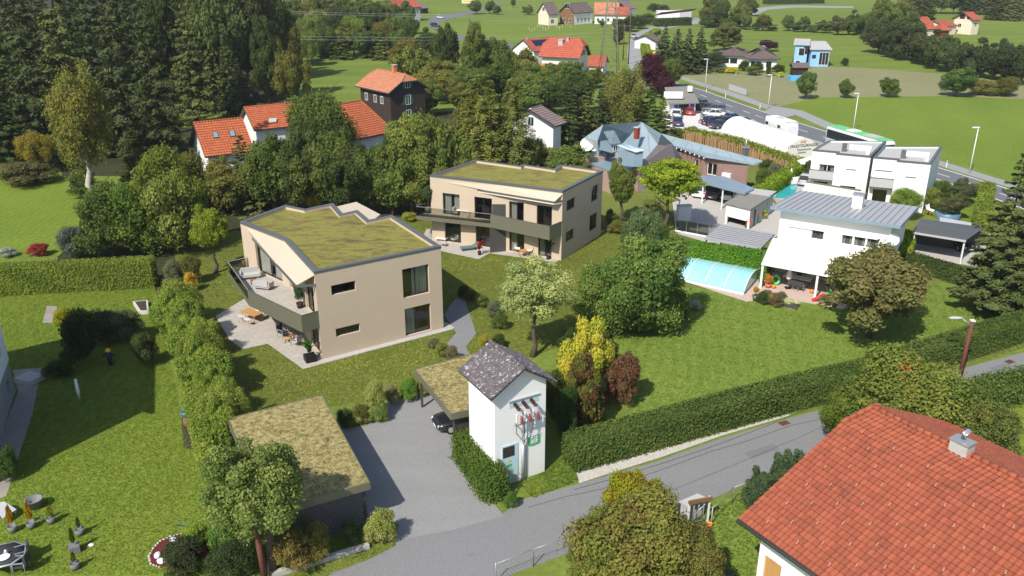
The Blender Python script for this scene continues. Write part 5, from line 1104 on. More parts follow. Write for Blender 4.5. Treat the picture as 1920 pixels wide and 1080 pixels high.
GH('barn', 'white gabled barn with solar panel on its red roof', (1001, 97), (1050, 92), 4.2, (987.4, 74), 8.6, roofm='tilefarred', ov=.3, row=.7, colw=.7, wins=[(3, .5, .5, 1.5, .7)])
GH('extension', 'small red-roofed extension at the right end of the villa', (1101, 124), (1133, 125), 2.6, (1108, 104), 4.9, roofm='tilefarred', ov=.4, row=.7, colw=.7, wins=[(0, .5, 1.2, .6, 1.2, oy)], cat='house wing')
GH('farmhouse', 'long farmhouse with brown roof and boarded gable, white ground floor', (1077, 25), (1115, 22), 4.6, (1060.7, 7), 10.2, roofm='tilebrown', gmat='brownwood', ov=.6, row=.8, colw=.8, wins=[(0, .2, 1, 1, 1.2), (0, .4, 1, 1, 1.2), (0, .6, 1, 1, 1.2), (0, .8, 1, 1, 1.2), (3, .5, 2.4, 6.3, 2), (3, .3, 1.3, 1, 1.3), (3, .7, 1.3, 1, 1.3)])
GH('farmhouse', 'brown-roofed farm building with cream gable, far left of the farm', (1028, 27), (1050, 26), 4.4, (1024, 5), 9.6, roofm='tilebrown', ov=.6, row=.8, colw=.8, wallm='cream', wins=[(0, .4, 1.4, .8, 1.5), (3, .5, 1.6, 5.5, 1.4)])
GH('farmhouse', 'faded red-roofed farmhouse with white walls left of the lattice pylon', (1113, 28), (1160, 28.5), 3.6, (1116, 4.4), 9.4, roofm='tilesalmon', ov=.5, row=.8, colw=.8, wins=[(0, .15, 1, 1, 1.3), (0, .35, 1, 1, 1.3), (0, .6, 1, 1, 1.3), (0, .85, 1, 1, 1.3)])
GH('farmhouse', 'small orange-roofed cottage between the farmhouses by the pylon', (1158, 29), (1181, 29), 3.6, (1160, 13), 6.6, roofm='tilefarred', ov=.4, row=.8, colw=.8, wins=[(1, .5, 1, 1.3, 1.2)])
GH('farmhouse', 'white farmhouse with mauve roof and dark gable, right of the pylon', (1176, 17), (1194, 15), 5, (1180, 0), 9.6, roofm='tilemauve', gmat='darkwood', ov=.6, row=.8, colw=.8, wins=[(1, .3, 1, 1.3, 1.2), (1, .7, 1, 1.3, 1.2)])
GH('bungalow', 'white bungalow with brown hipped roof behind round garden shrubs', (1337, 103), (1408, 106), 3.0, (1370, 87.5), 6.0, roofm='tilebrown', hip=6, ov=.8, row=.6, colw=.6, wins=[(0, .3, 1.7, 1, 1.2, dict(fm='greymetal')), (0, .56, 1.7, 1, 1.2, dict(fm='greymetal'))])
GH('bungalow', 'right-hand wing of the white bungalow with its own brown pyramid roof', (1400, 110), (1464, 111), 3.0, (1426, 89.3), 6.2, roofm='tilebrown', hip=5.5, ov=.8, row=.6, colw=.6, chim=[(.3, 1.5, .7, 1, 'greymetal')], wins=[(0, .15, 1, .1, 2.1, dict(fm='greymetal')), (0, .35, 1, .1, 2.1, dict(fm='greymetal')), (0, .72, 1.2, .9, 1.3, dict(fm='greymetal'))])
for nm, lab, A1, B1, z_, zr2, dep, wn in (('blue_house', 'tall left block of the light blue house in the meadow', (1488, 83), (1519, 84), 5.7, 6.4, 9, [(.35, 1, .6, .8, 'w'), (.55, 1.4, 2.8, 1.9, 'w'), (.85, .9, 3.3, 1.8, 'd')]), ('blue_house', 'right block of the light blue house with tall white windows', (1519, 92), (1561, 92.5), 4.6, 5.9, 8.5, [(.18, .9, 2.2, .8, 'd'), (.72, 2.4, .5, 3.2, 'w')])):
    a_, b_ = G2(*A1, z_), G2(*B1, z_); u = unit(sub(b_, a_)); Qb = [a_, b_, (b_[0] - u[1] * dep, b_[1] + u[0] * dep), (a_[0] - u[1] * dep, a_[1] + u[0] * dep)]
    r = thing(nm, lab, 'house', (*a_, 0)); I_ = inset(Qb, .5); solid(r, 'wall', I_, 0, z_ - .1, 'lightblue'); MB().slab([(*Qb[0], z_), (*Qb[1], z_), (*Qb[2], zr2), (*Qb[3], zr2)], .2).build('roof', M['flatgrey'], r)
    Lb = math.dist(I_[0], I_[1])
    for f, w_, z0_, h__, kk in wn: flatwin(r, I_[0], I_[1], f * Lb - w_ / 2, f * Lb + w_ / 2, z0_, z0_ + h__, 'trim' if kk == 'w' else 'greymetal', div=2 if w_ > 2 else 0)
GH('timber_barn', 'timber-gabled house with red roof at the forest edge', (1739, 55), (1757, 54), 4.4, (1727, 32), 8.8, wallm='cream', gmat='brownwood', roofm='tilefarred', ov=.4, row=.8, colw=.8, wins=[(3, .36, 1, 4.8, 1.2, dict(fm='redtrim')), (3, .64, 1, 4.8, 1.2, dict(fm='redtrim')), (3, .5, .8, 1.5, 1.2)])
vl, I_ = GH('villa', 'cream villa with red roof, balcony and dormer gable on the hillside', (1825, 38), (1843, 37), 5.2, (1811.5, 23), 9.6, wallm='cream', roofm='tilefarred', ov=.7, row=.8, colw=.8, wins=[(3, .42, 1.9, 5.4, 1.6, dict(fm='redtrim')), (3, .75, .9, 5.4, 1, dict(fm='redtrim')), (3, .35, 1.3, 2.4, 1.2), (0, .5, 1, 3, 1.2)])
GH('villa_annex', 'low red-roofed annex left of the cream villa', (1772, 50), (1797, 48), 3, (1775, 40), 4.8, wallm='cream', roofm='tilefarred', ov=.4, row=.8, colw=.8, cat='annex', wins=[(0, .4, 1.5, .8, 1.2)])
GH('pavilion', 'small maroon-roofed garden pavilion below the cream villa', (1765, 57), (1785, 57), 2.2, (1772, 51), 3.4, wallm='redtrim', roofm='tilefarred', hip=1.5, ov=.6, row=.8, colw=.8, cat='pavilion')
GH('cottage', 'orange-roofed cottage peeping through trees beside the wooded slope', (1642, 40), (1660, 38), 4, (1644, 29), 6.6, roofm='tilefarred', ov=.3, row=.8, colw=.8)
GH('village_house', 'white house with red roof at the far road beside a parked van', (743, 15), (768, 13), 5.5, (747, 0), 9.0, roofm='tilefarred', row=.8, colw=.8, wins=[(0, .3, 1, 3.2, 1.2), (0, .7, 1, 3.2, 1.2), (0, .5, 1, .9, 1.2)])
GH('village_house', 'grey-walled block attached right of the white village house', (768, 14), (790, 13), 5.8, (772, 1), 8.4, wallm='lightgrey', roofm='tilefarred', row=.8, colw=.8, wins=[(0, .45, 1, 3.2, 1.4), (0, .75, 1, 3.2, 1.4)])
GH('village_house', 'pale house glimpsed over the woods at the top edge', (488, 6), (545, 5), 5, (492, -8), 9, roofm='tilebrown', row=.8, colw=.8, wins=[(0, .3, 1, 2.6, 1.3), (0, .7, 1, 2.6, 1.3)])
GH('lean_shed', 'small grey-roofed shed beside the far village house', (791, 16), (805, 15), 2.4, (795, 6), 4, wallm='darkwood', roofm='tilemauve', row=.8, colw=.8, cat='shed')
GH('roadside_house', 'white house edge with brown roof behind the row of spruces', (1230, 78), (1246, 76), 2.6, (1234, 66), 6, roofm='tilebrown', row=.8, colw=.8, wins=[(0, .5, 1, 1, 1.2)])
# open-fronted machinery shed on the hill
ms = thing('machinery_shed', 'long white and grey shed with sloping roof beyond the side road', 'shed', (*G2(1270, 40), 0)); pslab(ms, 'roof', [(1228, 28), (1296, 20), (1306, 16), (1240, 23)], [3.4, 3.9, 4.8, 4.4], .25, M['redtrim'])
Q = [G2(1233, 36), G2(1274, 36), G2(1296, 36), G2(1302, 31), G2(1240, 31)]; solid(ms, 'wall', [Q[0], Q[1], (Q[1][0], Q[1][1] + 6), (Q[0][0], Q[0][1] + 6)], 0, 3.4, 'trim'); solid(ms, 'wall', [(Q[1][0] + .05, Q[1][1]), Q[2], (Q[2][0], Q[2][1] + 6), (Q[1][0] + .05, Q[1][1] + 6)], 0, 3.6, 'lightgrey')
# ---- car workshop
ga = thing('car_workshop', 'grey-roofed car workshop with blue panels and white roof sign', 'workshop', (*G2(1282, 212), 0)); zg = 2.5
sp = [(1254, 194), (1311, 191.4), (1295, 165), (1246, 167)]; Qg = [G2(*p, z_) for p, z_ in zip(sp, (zg, zg, zg, zg))]; MB().slab([(*q_, z_) for q_, z_ in zip(Qg, (2.5, 2.5, 2.9, 2.9))], .25).build('roof', M['eternit'], ga)
Ig = inset(Qg, .6); Lg = math.dist(Ig[0], Ig[1]); wall(ga, Ig[0], Ig[1], 0, 2.3, [(Lg * .3, Lg * .72, 0.01, 3.1, 'open')] if False else [], M['white'])
for i in (1, 2, 3): wall(ga, Ig[i], Ig[(i + 1) % 4], 0, 2.3, [], M['white'])
MB().prism([along(Ig[0], Ig[1], Lg * .3, .01), along(Ig[0], Ig[1], Lg * .72, .01), along(Ig[0], Ig[1], Lg * .72, .05), along(Ig[0], Ig[1], Lg * .3, .05)], .05, 2.15).build('gateway', M['dark'], ga)
for f0, f1 in ((.12, .28), (.78, .95)): MB().prism([along(Ig[0], Ig[1], Lg * f0, .01), along(Ig[0], Ig[1], Lg * f1, .01), along(Ig[0], Ig[1], Lg * f1, .06), along(Ig[0], Ig[1], Lg * f0, .06)], .1, 2.2).build('blue_panel', M['blue'], ga)
x, y = G2(1262, 184, 2.9); sgn = MB().box((x, y, 3.5), (3.6, .25, 1.3), -.05).build('roof_sign', M['trim'], ga); MB().box((x - 1.2, y + .3, 3.0), (.1, .1, .7)).box((x + 1.2, y + .3, 3.0), (.1, .1, .7)).build('sign_leg', M['steel'], sgn)
x, y = G2(1293, 170, 3.2); MB().box((x, y, 3.6), (.9, .9, 1.0)).build('vent_box', M['trim'], ga)
# ---- white storage tunnel with lettering
ta, tb = G2(1484, 308), G2(1532, 300); ax0 = G2(1380, 252); bax = unit(sub(G2(1352, 248), G2(1470, 300)))
TT = thing('storage_tunnel', 'long white tarpaulin storage tunnel with red and black lettering on its end', 'tent', (*ta, 0)); fa_, fb_ = G2(1470, 303), G2(1533, 297); wT = math.dist(fa_, fb_); uT = unit(sub(fb_, fa_)); nT2 = unit(sub(G2(1349, 257), G2(1470, 303))); LT = math.dist(G2(1349, 257), G2(1470, 303)); M['tarp2'] = M['tarp']
ar = lambda t: ((wT / 2) * (1 - math.cos(t)), 3.3 * math.sin(t) ** .85 if math.sin(t) > 0 else 0); m = MB(); nb = 12; na = 14; vv = {}
for i in range(nb * 3 + 1):
    for k in range(na + 1):
        s, z_ = ar(math.pi * k / na); dl = LT * i / (nb * 3); sag = 1 - .035 * (i % 3 != 0); vv[i, k] = len(m.v); m.v.append((fa_[0] + uT[0] * s + nT2[0] * dl, fa_[1] + uT[1] * s + nT2[1] * dl, z_ * sag))
for i in range(nb * 3):
    for k in range(na): m.f.append((vv[i, k], vv[i, k + 1], vv[i + 1, k + 1], vv[i + 1, k])); m.m.append(0); m.sm.append(True)
m.build('tunnel_sheet', M['tarp'], TT); m = MB()
for dl, s_ in ((0, 1), (LT, -1)): m = MB(); m.face([(fa_[0] + uT[0] * ar(math.pi * k / na)[0] + nT2[0] * dl, fa_[1] + uT[1] * ar(math.pi * k / na)[0] + nT2[1] * dl, ar(math.pi * k / na)[1]) for k in range(na + 1)][::s_]); m.build('end_wall', M['tarp'], TT)
text('KFZ', .55, fa_, fb_, wT * .5, 2.6, .04, M['toyred'], TT); text('STRASSTOURINGER', .62, fa_, fb_, wT * .5, 2.0, .04, M['black'], TT); text('Meisterbetrieb', .42, fa_, fb_, wT * .55, 1.5, .04, M['greymetal'], TT); text('Zubehör', .42, fa_, fb_, wT * .5, 1.05, .04, M['greymetal'], TT)
# ---- pool enclosure and pool
pa_, pb_ = G2(1394.4, 553), G2(1424.4, 518); pc_ = G2(1311, 534); ux = unit(sub(pc_, pa_)); wP = math.dist(pa_, pb_); up_ = unit(sub(pb_, pa_)); LP = 11.5
PE = thing('pool_enclosure', 'arched turquoise swimming pool enclosure with white ribs', 'pool cover', (*pa_, 0)); arp = lambda k, n=12: ((wP / 2) * (1 - math.cos(math.pi * k / n)), 1.25 * math.sin(math.pi * k / n)); m = MB()
pp = lambda k, dl, g=0: (pa_[0] + up_[0] * arp(k)[0] + ux[0] * dl, pa_[1] + up_[1] * arp(k)[0] + ux[1] * dl, arp(k)[1] + .06 + g)
for i in range(10):
    for k in range(12): m.face([pp(k, LP * i / 10), pp(k + 1, LP * i / 10), pp(k + 1, LP * (i + 1) / 10), pp(k, LP * (i + 1) / 10)], 0, True)
m.face([pp(k, 0) for k in range(13)]); m.face([pp(k, LP) for k in range(13)]); m.build('sheet', M['poolcover'], PE)
for i in range(7): MB().tube([pp(k, LP * i / 6, .02) for k in range(13)], .05, 5).build('rib', M['trim'], PE)
MB().bar(pa_, (pa_[0] + ux[0] * LP, pa_[1] + ux[1] * LP), .16, .02, .16).bar(pb_, (pb_[0] + ux[0] * LP, pb_[1] + ux[1] * LP), .16, .02, .16).build('base_rail', M['trim'], PE)
sheet('pool_surround', [(1440, 372), (1478, 330), (1520, 335), (1500, 378)], M['lightgrey'], .024)
sp_ = sheet('swimming_pool', [(1451, 372), (1470, 346), (1496, 348), (1488, 372)], M['water'], .034)
# ================================================================ trees, shrubs, hedges
def ap(cx, by, ty, wpx):          # apparent centre x, foot y, top y, width in the survey photo -> position, height, radius
    y = G(cx, by)[1]; d = ray(cx, ty); h = HCAM + d[2] * y / d[1]; dm = ray(cx, (by + ty) / 2); x = dm[0] * y / dm[1]
    dep = y * math.cos(TILT) + (HCAM - h / 2) * math.sin(TILT); return (x, y), h, wpx / 2 / FPX * dep
def T(cx, by, ty, w_, kind, tc, label, name='leafy_tree', **k):
    p, h, r = ap(cx, by, ty, w_); return tree(0, 0, h, r, kind, tc, label, name=name, world=p, **k)
def B(cx, by, ty, w_, tc, label, name='shrub', **k):
    p, h, r = ap(cx, by, ty, w_); return shrub(0, 0, r, h, tc, label, name, world=(p[0], p[1] + r * .5), **k)
# specimen trees
T(155, 372, 112, 165, 'wisp', (.125, .125, .03), 'tall yellowish birch with pale trunk in the upper-left garden', 'birch_tree', low=.12, pale=True)
T(285, 345, -40, 135, 'spruce', 'spruce', 'tall dark spruce between the birch and the orange house', 'spruce_tree', low=.03)
T(45, 300, -90, 150, 'spruce', 'spruce', 'dark spruce at the far upper-left corner', 'spruce_tree', low=.04)
T(110, 265, -120, 150, 'spruce', 'sprucelight', 'dark spruce rising behind the tip of the birch', 'spruce_tree', low=.05)
T(215, 290, -110, 140, 'spruce', 'spruce', 'shaded spruce right behind the birch', 'spruce_tree', low=.04)
T(350, 235, -50, 100, 'spruce', 'sprucelight', 'spruce above the clearing behind the left orange house', 'spruce_tree', low=.1)
T(400, 200, -60, 120, 'mid', (.075, .10, .035), 'silvery broadleaf tree towering in the upper-left wood', low=.1)
T(470, 190, -50, 130, 'mid', (.05, .055, .025), 'dark brownish broadleaf tree right of the silvery one', low=.08)
T(448, 208, 105, 60, 'spruce', 'spruce', 'small dark spruce at the edge of the clearing', 'spruce_tree', low=.05)
T(395, 205, 60, 70, 'farspruce', 'sprucelight', 'slim spruce on the clearing left of the trampoline', 'spruce_tree', low=.15)
T(538, 205, 78, 82, 'mid', 'olive', 'olive green tree at the left end of the small meadow', low=.05)
T(68, 325, 238, 80, 'wisp', (.17, .14, .025), 'yellowing weeping tree at the lawn edge, far left', low=.15)
T(395, 512, 383, 88, 'mid', 'lime', 'round lime green tree with thin trunk beside house terrace', low=.3)
T(495, 1072, 822, 245, 'airy', (.115, .15, .042), 'large green tree in front of the moss carport beside a red pole', low=.27)
T(1000, 668, 486, 160, 'airy', (.20, .235, .085), 'airy pale-leaved tree behind the transformer tower', low=.28)
T(1205, 622, 438, 205, 'broad', (.085, .13, .032), 'large dense green tree between house and pool enclosure', low=-.1)
T(1140, 612, 480, 130, 'broad', (.09, .135, .032), 'left part of the dense tree group before the pool enclosure', low=-.1)
T(1205, 500, 372, 105, 'wisp', (.085, .12, .05), 'grey-green willow below the lime maple', low=.02)
T(1256, 437, 282, 150, 'layer', (.15, .20, .022), 'bright lime green maple beside the gravel yard', low=.3)
T(1166, 420, 304, 62, 'mid', (.085, .11, .025), 'slim olive tree right of the farther beige house', low=.25)
T(1085, 745, 612, 122, 'mid', (.27, .27, .035), 'golden yellow conifer beside the transformer tower', 'golden_conifer', low=-.2)
T(1100, 802, 690, 80, 'mid', 'olive', 'green shrub tree turning red at the hedge corner', low=-.2, mat='leafred')
T(1168, 757, 652, 84, 'mid', (.13, .075, .04), 'reddish-brown round maple by the big lawn', low=-.1, mat='leafred')
T(1645, 632, 466, 235, 'mid', (.12, .115, .042), 'wide low cherry tree with browning leaves on the big lawn', low=.16, mat='rowan')
T(1893, 585, 270, 165, 'spruce', (.055, .072, .025), 'tall spruce at the right edge beside the dark carport', 'spruce_tree', low=.13)
T(1935, 600, 300, 150, 'spruce', (.05, .065, .022), 'second spruce cut off by the right edge', 'spruce_tree', low=.1)
T(1190, 1125, 946, 270, 'broad', (.13, .135, .032), 'wide olive-brown tree at the bottom edge by the lane', low=.0, mat='leafbrown')
T(1115, 1110, 960, 150, 'airy', (.12, .145, .035), 'left crown of the olive tree overhanging the lane', low=.0)
T(1290, 1130, 985, 150, 'broad', (.11, .11, .03), 'right crown of the olive tree beside the gate', low=.0, mat='leafbrown')
T(1182, 1020, 878, 125, 'mid', (.20, .20, .02), 'golden-green tree top in front of the lane', low=.1, mat='leafyellow')
T(1425, 968, 880, 78, 'mid', (.05, .075, .035), 'left dark pine beside the chain-link fence', 'pine_tree', low=.0)
T(1472, 942, 843, 76, 'mid', (.05, .075, .035), 'right dark pine touching the red roof', 'pine_tree', low=.0)
T(1705, 858, 662, 285, 'broad', (.10, .125, .028), 'wide apple tree with orange fruit behind the red roof', low=.05, mat='leafberry')
T(1600, 832, 722, 120, 'broad', (.085, .115, .022), 'green left crown beside the apple tree above the roof gable', low=.02)
T(1848, 905, 745, 150, 'broad', (.09, .11, .03), 'berry-laden shrub tree behind the grey roof chimney', low=.02, mat='leafberry')
T(587, 400, 343, 52, 'mid', 'yellow', 'small golden tree behind the near beige house', low=.1)
T(1700, 412, 348, 78, 'wisp', (.12, .175, .035), 'feathery light green tree between white house and duplex', low=.05)
T(1806, 384, 338, 62, 'mid', (.06, .075, .035), 'dark maple behind the duplex garden', low=.15)
T(1783, 410, 366, 56, 'mid', (.065, .07, .03), 'brownish dark tree in the duplex garden', low=.15)
T(1225, 178, 113, 62, 'mid', 'purple', 'dark purple-leaved tree by the road junction', low=.08)
T(1245, 185, 138, 48, 'mid', 'purple', 'lower purple crown left of the workshop', low=.05)
T(1262, 165, 105, 42, 'mid', 'mid', 'green tree between purple tree and cycle path', low=.05)
T(1165, 262, 116, 125, 'wisp', (.12, .125, .035), 'tall yellow-green birch behind the blue-grey roof', 'birch_tree', low=.05, pale=True)
T(903, 350, 124, 150, 'weep', (.095, .11, .026), 'tall drooping spruce behind the farther beige house', 'spruce_tree', low=.05)
T(960, 346, 140, 120, 'weep', (.085, .10, .026), 'drooping spruce left of the small white house', 'spruce_tree', low=.05)
T(868, 320, 165, 80, 'weep', (.08, .09, .02), 'smaller drooping spruce at the left of the tall pair', 'spruce_tree', low=.05)
for i, (cx, by, ty, w_) in enumerate([(1246, 135, 42, 52), (1270, 138, 50, 54), (1291, 138, 50, 50), (1313, 136, 47, 52)]):
    T(cx, by, ty, w_, 'farspruce', 'spruce', ['first', 'second', 'third', 'fourth'][i] + ' from the left of the four dark spruces beside the bungalow', 'spruce_tree', low=.03, group='row of spruces beside the bungalow')
T(1262, 134, 62, 30, 'farspruce', (.12, .15, .10), 'pale blue spruce standing within the dark spruce row', 'spruce_tree', low=.03)
T(1358, 96, 50, 62, 'mid', (.085, .095, .03), 'olive tree behind the bungalow roof', low=.05)
T(1440, 96, 72, 42, 'mid', 'purple', 'dark purple tree behind the right bungalow wing', low=.05)
T(1512, 186, 130, 42, 'mid', (.08, .12, .04), 'leftmost tree on the stubble field edge', low=.02)
T(1586, 184, 149, 33, 'far', 'mid', 'small round tree at the field edge between the lamp posts', low=.02)
T(1667, 182, 146, 38, 'far', 'mid', 'small pointed tree in the middle of the field edge', low=.02)
T(1796, 181, 127, 64, 'mid', (.06, .10, .03), 'largest round tree on the field edge', low=.02)
B(1852, 180, 150, 60, 'olive', 'brownish bush row right of the large field tree'); B(1893, 182, 148, 50, 'olive', 'rightmost bush at the field edge')
# back wall of trees behind the beige houses
G1 = 'trees behind the two beige houses'
for cx, by, ty, w_, kd, tc in [(455, 392, 235, 95, 'spruce', 'sprucelight'), (512, 402, 240, 105, 'mid', 'mid'), (430, 400, 300, 90, 'mid', 'olive'), (556, 402, 228, 95, 'mid', 'dark'), (600, 345, 148, 125, 'wisp', 'mid'), (606, 402, 235, 90, 'mid', 'mid'),
    (665, 402, 262, 100, 'mid', 'dark'), (712, 398, 258, 85, 'mid', 'mid'), (690, 402, 290, 90, 'mid', 'mid'), (735, 404, 300, 80, 'mid', 'light'), (768, 402, 236, 88, 'mid', 'light'), (828, 392, 200, 85, 'mid', 'light'), (805, 404, 280, 80, 'mid', 'light'), (770, 350, 238, 60, 'mid', 'mid'),
    (1060, 340, 275, 95, 'mid', 'mid'), (1020, 330, 262, 80, 'mid', 'olive'), (990, 335, 235, 70, 'wisp', 'light'), (845, 350, 225, 70, 'mid', 'mid'), (935, 335, 240, 60, 'mid', 'dark')]:
    T(cx, by, ty + rnd.uniform(-6, 14), w_ * 1.3, kd, tc, 'dense green tree in the tree belt behind the beige houses', low=.02, group=G1, jit=.15)
G1 = 'trees behind the small white house'
for cx, by, ty, w_, kd, tc in [(1068, 292, 148, 100, 'spruce', 'spruce'), (1030, 200, 125, 90, 'mid', 'mid'), (1100, 285, 150, 90, 'spruce', 'sprucelight'), (1125, 270, 160, 80, 'spruce', 'spruce'), (1075, 215, 130, 100, 'mid', 'dark'), (1000, 200, 130, 90, 'mid', 'mid'), (1218, 262, 150, 80, 'spruce', (.06, .085, .022)), (1195, 262, 170, 80, 'spruce', 'sprucelight'), (1242, 262, 178, 60, 'spruce', 'sprucelight')]:
    T(cx, by, ty, w_, kd, tc, 'dark green tree around the small white house and birch', low=.02, group=G1, jit=.15)
G1 = 'trees between the timber house and the villa'
for cx, by, ty, w_ in [(775, 180, 88, 85), (815, 190, 112, 90), (760, 140, 70, 70), (800, 130, 52, 70), (838, 150, 48, 50), (845, 190, 115, 90), (885, 165, 62, 55), (880, 195, 120, 90), (925, 160, 72, 80), (905, 190, 108, 70), (940, 190, 100, 90), (965, 180, 90, 80), (985, 190, 125, 80), (1035, 160, 118, 60), (1065, 160, 112, 60), (1115, 165, 125, 55), (870, 215, 150, 80), (800, 215, 155, 70), (1000, 215, 150, 90)]:
    T(cx, by, ty, w_, rnd.choice(['mid', 'far', 'mid']), rnd.choice(['mid', 'dark', 'olive', 'light', 'mid']), 'green tree in the copse between timber house and red-roofed villa', low=.03, group=G1, jit=.2)
# the band of wood beyond the small meadow
G1 = 'trees of the wood beyond the small meadow'
k = 0
for row, (by, n_, x0, x1, t0, t1) in enumerate([(108, 10, 585, 765, 30, 62), (84, 10, 545, 770, 8, 34), (62, 10, 490, 765, -2, 22), (120, 4, 520, 590, 40, 70), (40, 7, 480, 740, -20, 6), (150, 3, 500, 545, 10, 60)]):
    for i in range(n_):
        x = x0 + (x1 - x0) * (i + .5) / n_ + rnd.uniform(-7, 7)
        T(x, by + rnd.uniform(-4, 4), rnd.uniform(t0, t1), rnd.uniform(44, 62), rnd.choice(['mid', 'far', 'mid', 'spruce']) if rnd.random() < .85 else 'wisp', rnd.choice(['dark', 'mid', 'dark', 'mid', 'olive', 'light']), 'broadleaf tree in the wood beyond the small meadow', low=.02, group=G1, jit=.2)
G1 = 'trees of the upper-left forest'
for cx, by, ty, w_, kd in [(-20, 250, -60, 140, 'spruce'), (75, 215, -100, 130, 'spruce'), (165, 215, -90, 120, 'spruce'), (10, 180, -80, 120, 'spruce'), (250, 225, -80, 120, 'spruce'), (310, 190, -70, 110, 'mid'), (360, 165, -60, 110, 'farspruce'), (430, 150, -70, 120, 'mid'), (500, 150, -40, 110, 'mid'), (130, 160, -60, 120, 'farspruce'), (220, 150, -60, 120, 'farspruce'), (290, 140, -60, 110, 'farspruce'), (60, 140, -60, 120, 'farspruce'), (-10, 320, 120, 110, 'spruce'), (425, 215, 60, 60, 'farspruce'), (505, 205, 60, 70, 'mid'), (380, 120, -60, 110, 'mid'), (470, 110, -60, 110, 'mid'), (20, 110, -60, 120, 'farspruce'), (160, 105, -60, 120, 'farspruce'), (250, 100, -60, 120, 'farspruce'), (330, 320, 200, 60, 'spruce'), (250, 335, 220, 70, 'spruce')]:
    T(cx, by, ty, w_, kd, rnd.choice(['spruce', 'spruce', 'dark']) if 'spruce' in kd else rnd.choice(['dark', (.05, .06, .03)]), 'dark tree standing in the shaded upper-left forest', 'forest_tree', low=.03, group=G1, jit=.15)
# creek line and hill wood on the right
G1 = 'dark trees along the creek at the right'
for cx, by, ty, w_ in [(1650, 100, 42, 62), (1640, 85, 30, 50), (1682, 108, 45, 66), (1712, 114, 55, 60), (1705, 100, 40, 60), (1735, 122, 62, 60), (1760, 130, 66, 60), (1752, 116, 60, 50), (1788, 136, 78, 56), (1780, 122, 72, 50), (1815, 140, 82, 54), (1840, 146, 78, 54), (1868, 150, 84, 54), (1895, 156, 85, 56), (1922, 160, 80, 60), (1855, 135, 85, 50), (1885, 140, 70, 34), (1910, 145, 88, 50)]:
    T(cx, by, ty, w_, 'far', rnd.choice([(.04, .055, .022), (.035, .045, .02), (.05, .065, .025)]), 'dark tree in the row along the creek behind the stubble field', low=.0, group=G1, jit=.15)
G1 = 'trees on the wooded knoll'
for cx, by, ty, w_ in [(1668, 70, 2, 60), (1640, 62, 18, 40), (1700, 78, 20, 50), (1690, 60, -5, 50), (1618, 64, 26, 36), (1595, 66, 22, 34), (1572, 66, 28, 34), (1655, 55, -8, 40), (1548, 62, 38, 30), (1608, 60, 30, 34), (1720, 84, 48, 36)]:
    T(cx, by, ty, w_, 'far', rnd.choice(['mid', 'olive', 'light', (.07, .085, .03)]), 'leafy tree on the knoll between blue house and timber-gabled house', low=.0, group=G1, jit=.2)
G1 = 'spruces of the hillside forest'
for row, (by, n_, t0) in enumerate([(38, 9, -22), (26, 9, -30), (14, 8, -40)]):
    for i in range(n_):
        x = 1700 + (1935 - 1700) * (i + .5) / n_ + rnd.uniform(-6, 6)
        if row == 0 and 1760 < x < 1858: continue
        T(x, by + rnd.uniform(-2, 2), t0 + rnd.uniform(-6, 8), rnd.uniform(34, 46), rnd.choice(['farspruce', 'farspruce', 'far']), rnd.choice(['spruce', 'dark', 'sprucelight']), 'spruce in the hillside forest at the upper right', 'forest_tree', low=.03, group=G1, jit=.2)
G1 = 'trees along the meadow boundary'
for cx, by, ty, w_ in [(1332, 48, 4, 44), (1350, 52, 8, 44), (1375, 54, 28, 40), (1390, 52, 8, 48), (1328, 52, 24, 36), (1362, 56, 34, 34), (1400, 56, 22, 26), (1431, 58, 27, 30), (1448, 58, 44, 24), (1479, 58, 28, 26), (1495, 60, 40, 26), (1509, 60, 31, 26), (1527, 61, 44, 24), (1418, 58, 42, 24), (1352, 30, -8, 50), (1400, 30, -2, 44), (1340, 20, -14, 50)]:
    T(cx, by, ty, w_, 'far', rnd.choice(['mid', 'dark', 'olive']), 'tree in the hedgerow between the two upper meadows', low=.0, group=G1, jit=.2)
for cx, by, ty, w_, lb in [(892, 27, 0, 28, 'left bush tree by the far road bend'), (917, 26, 0, 24, 'middle bush tree by the far road bend'), (932, 28, 10, 18, 'small bush tree right of the far road bend'), (990, 28, 11, 26, 'dark bush left of the brown-roofed farm building'), (1085, 44, 18, 17, 'narrow ivy-clad tree against the farmhouse wall'), (1130, 50, 38, 16, 'small bush on the farmyard verge'), (962, 14, -4, 12, 'single thin fruit tree on the upper meadow'), (1650, 22, -6, 20, 'small dark tree on the upper right meadow')]:
    T(cx, by, ty, w_, 'far', 'mid', lb, low=.05)
for cx, by, ty, w_, lb in [(1163, 58, 34, 34, 'dark bush left of the farm hedge'), (1180, 60, 32, 34, 'dark bush by the side road, next to the utility poles'), (1200, 55, 28, 34, 'dark bush where the side road bends'), (1216, 46, 24, 30, 'dark bush below the mauve-roofed farmhouse'), (1160, 84, 50, 26, 'tall dark bush behind the lattice pylon'), (1228, 22, 6, 28, 'bush right of the mauve farmhouse roof'), (1245, 24, 8, 24, 'bush above the machinery shed')]:
    B(cx, by, ty, w_, 'dark', lb)
hedge([(1229, 50), (1292, 47)], 3, 3, 'dark', 'clipped dark hedge in front of the machinery shed', leaf=.5, dens=8)
hedge([(1212, 108), (1206, 78), (1232, 62)], 2.5, 1.6, 'lime', 'light green hedge along the inner bend of the side road', leaf=.4, dens=12)
hedge([(1434, 8), (1540, 6)], 5, 5, 'dark', 'dark hedge on the skyline track', leaf=.6, dens=5)
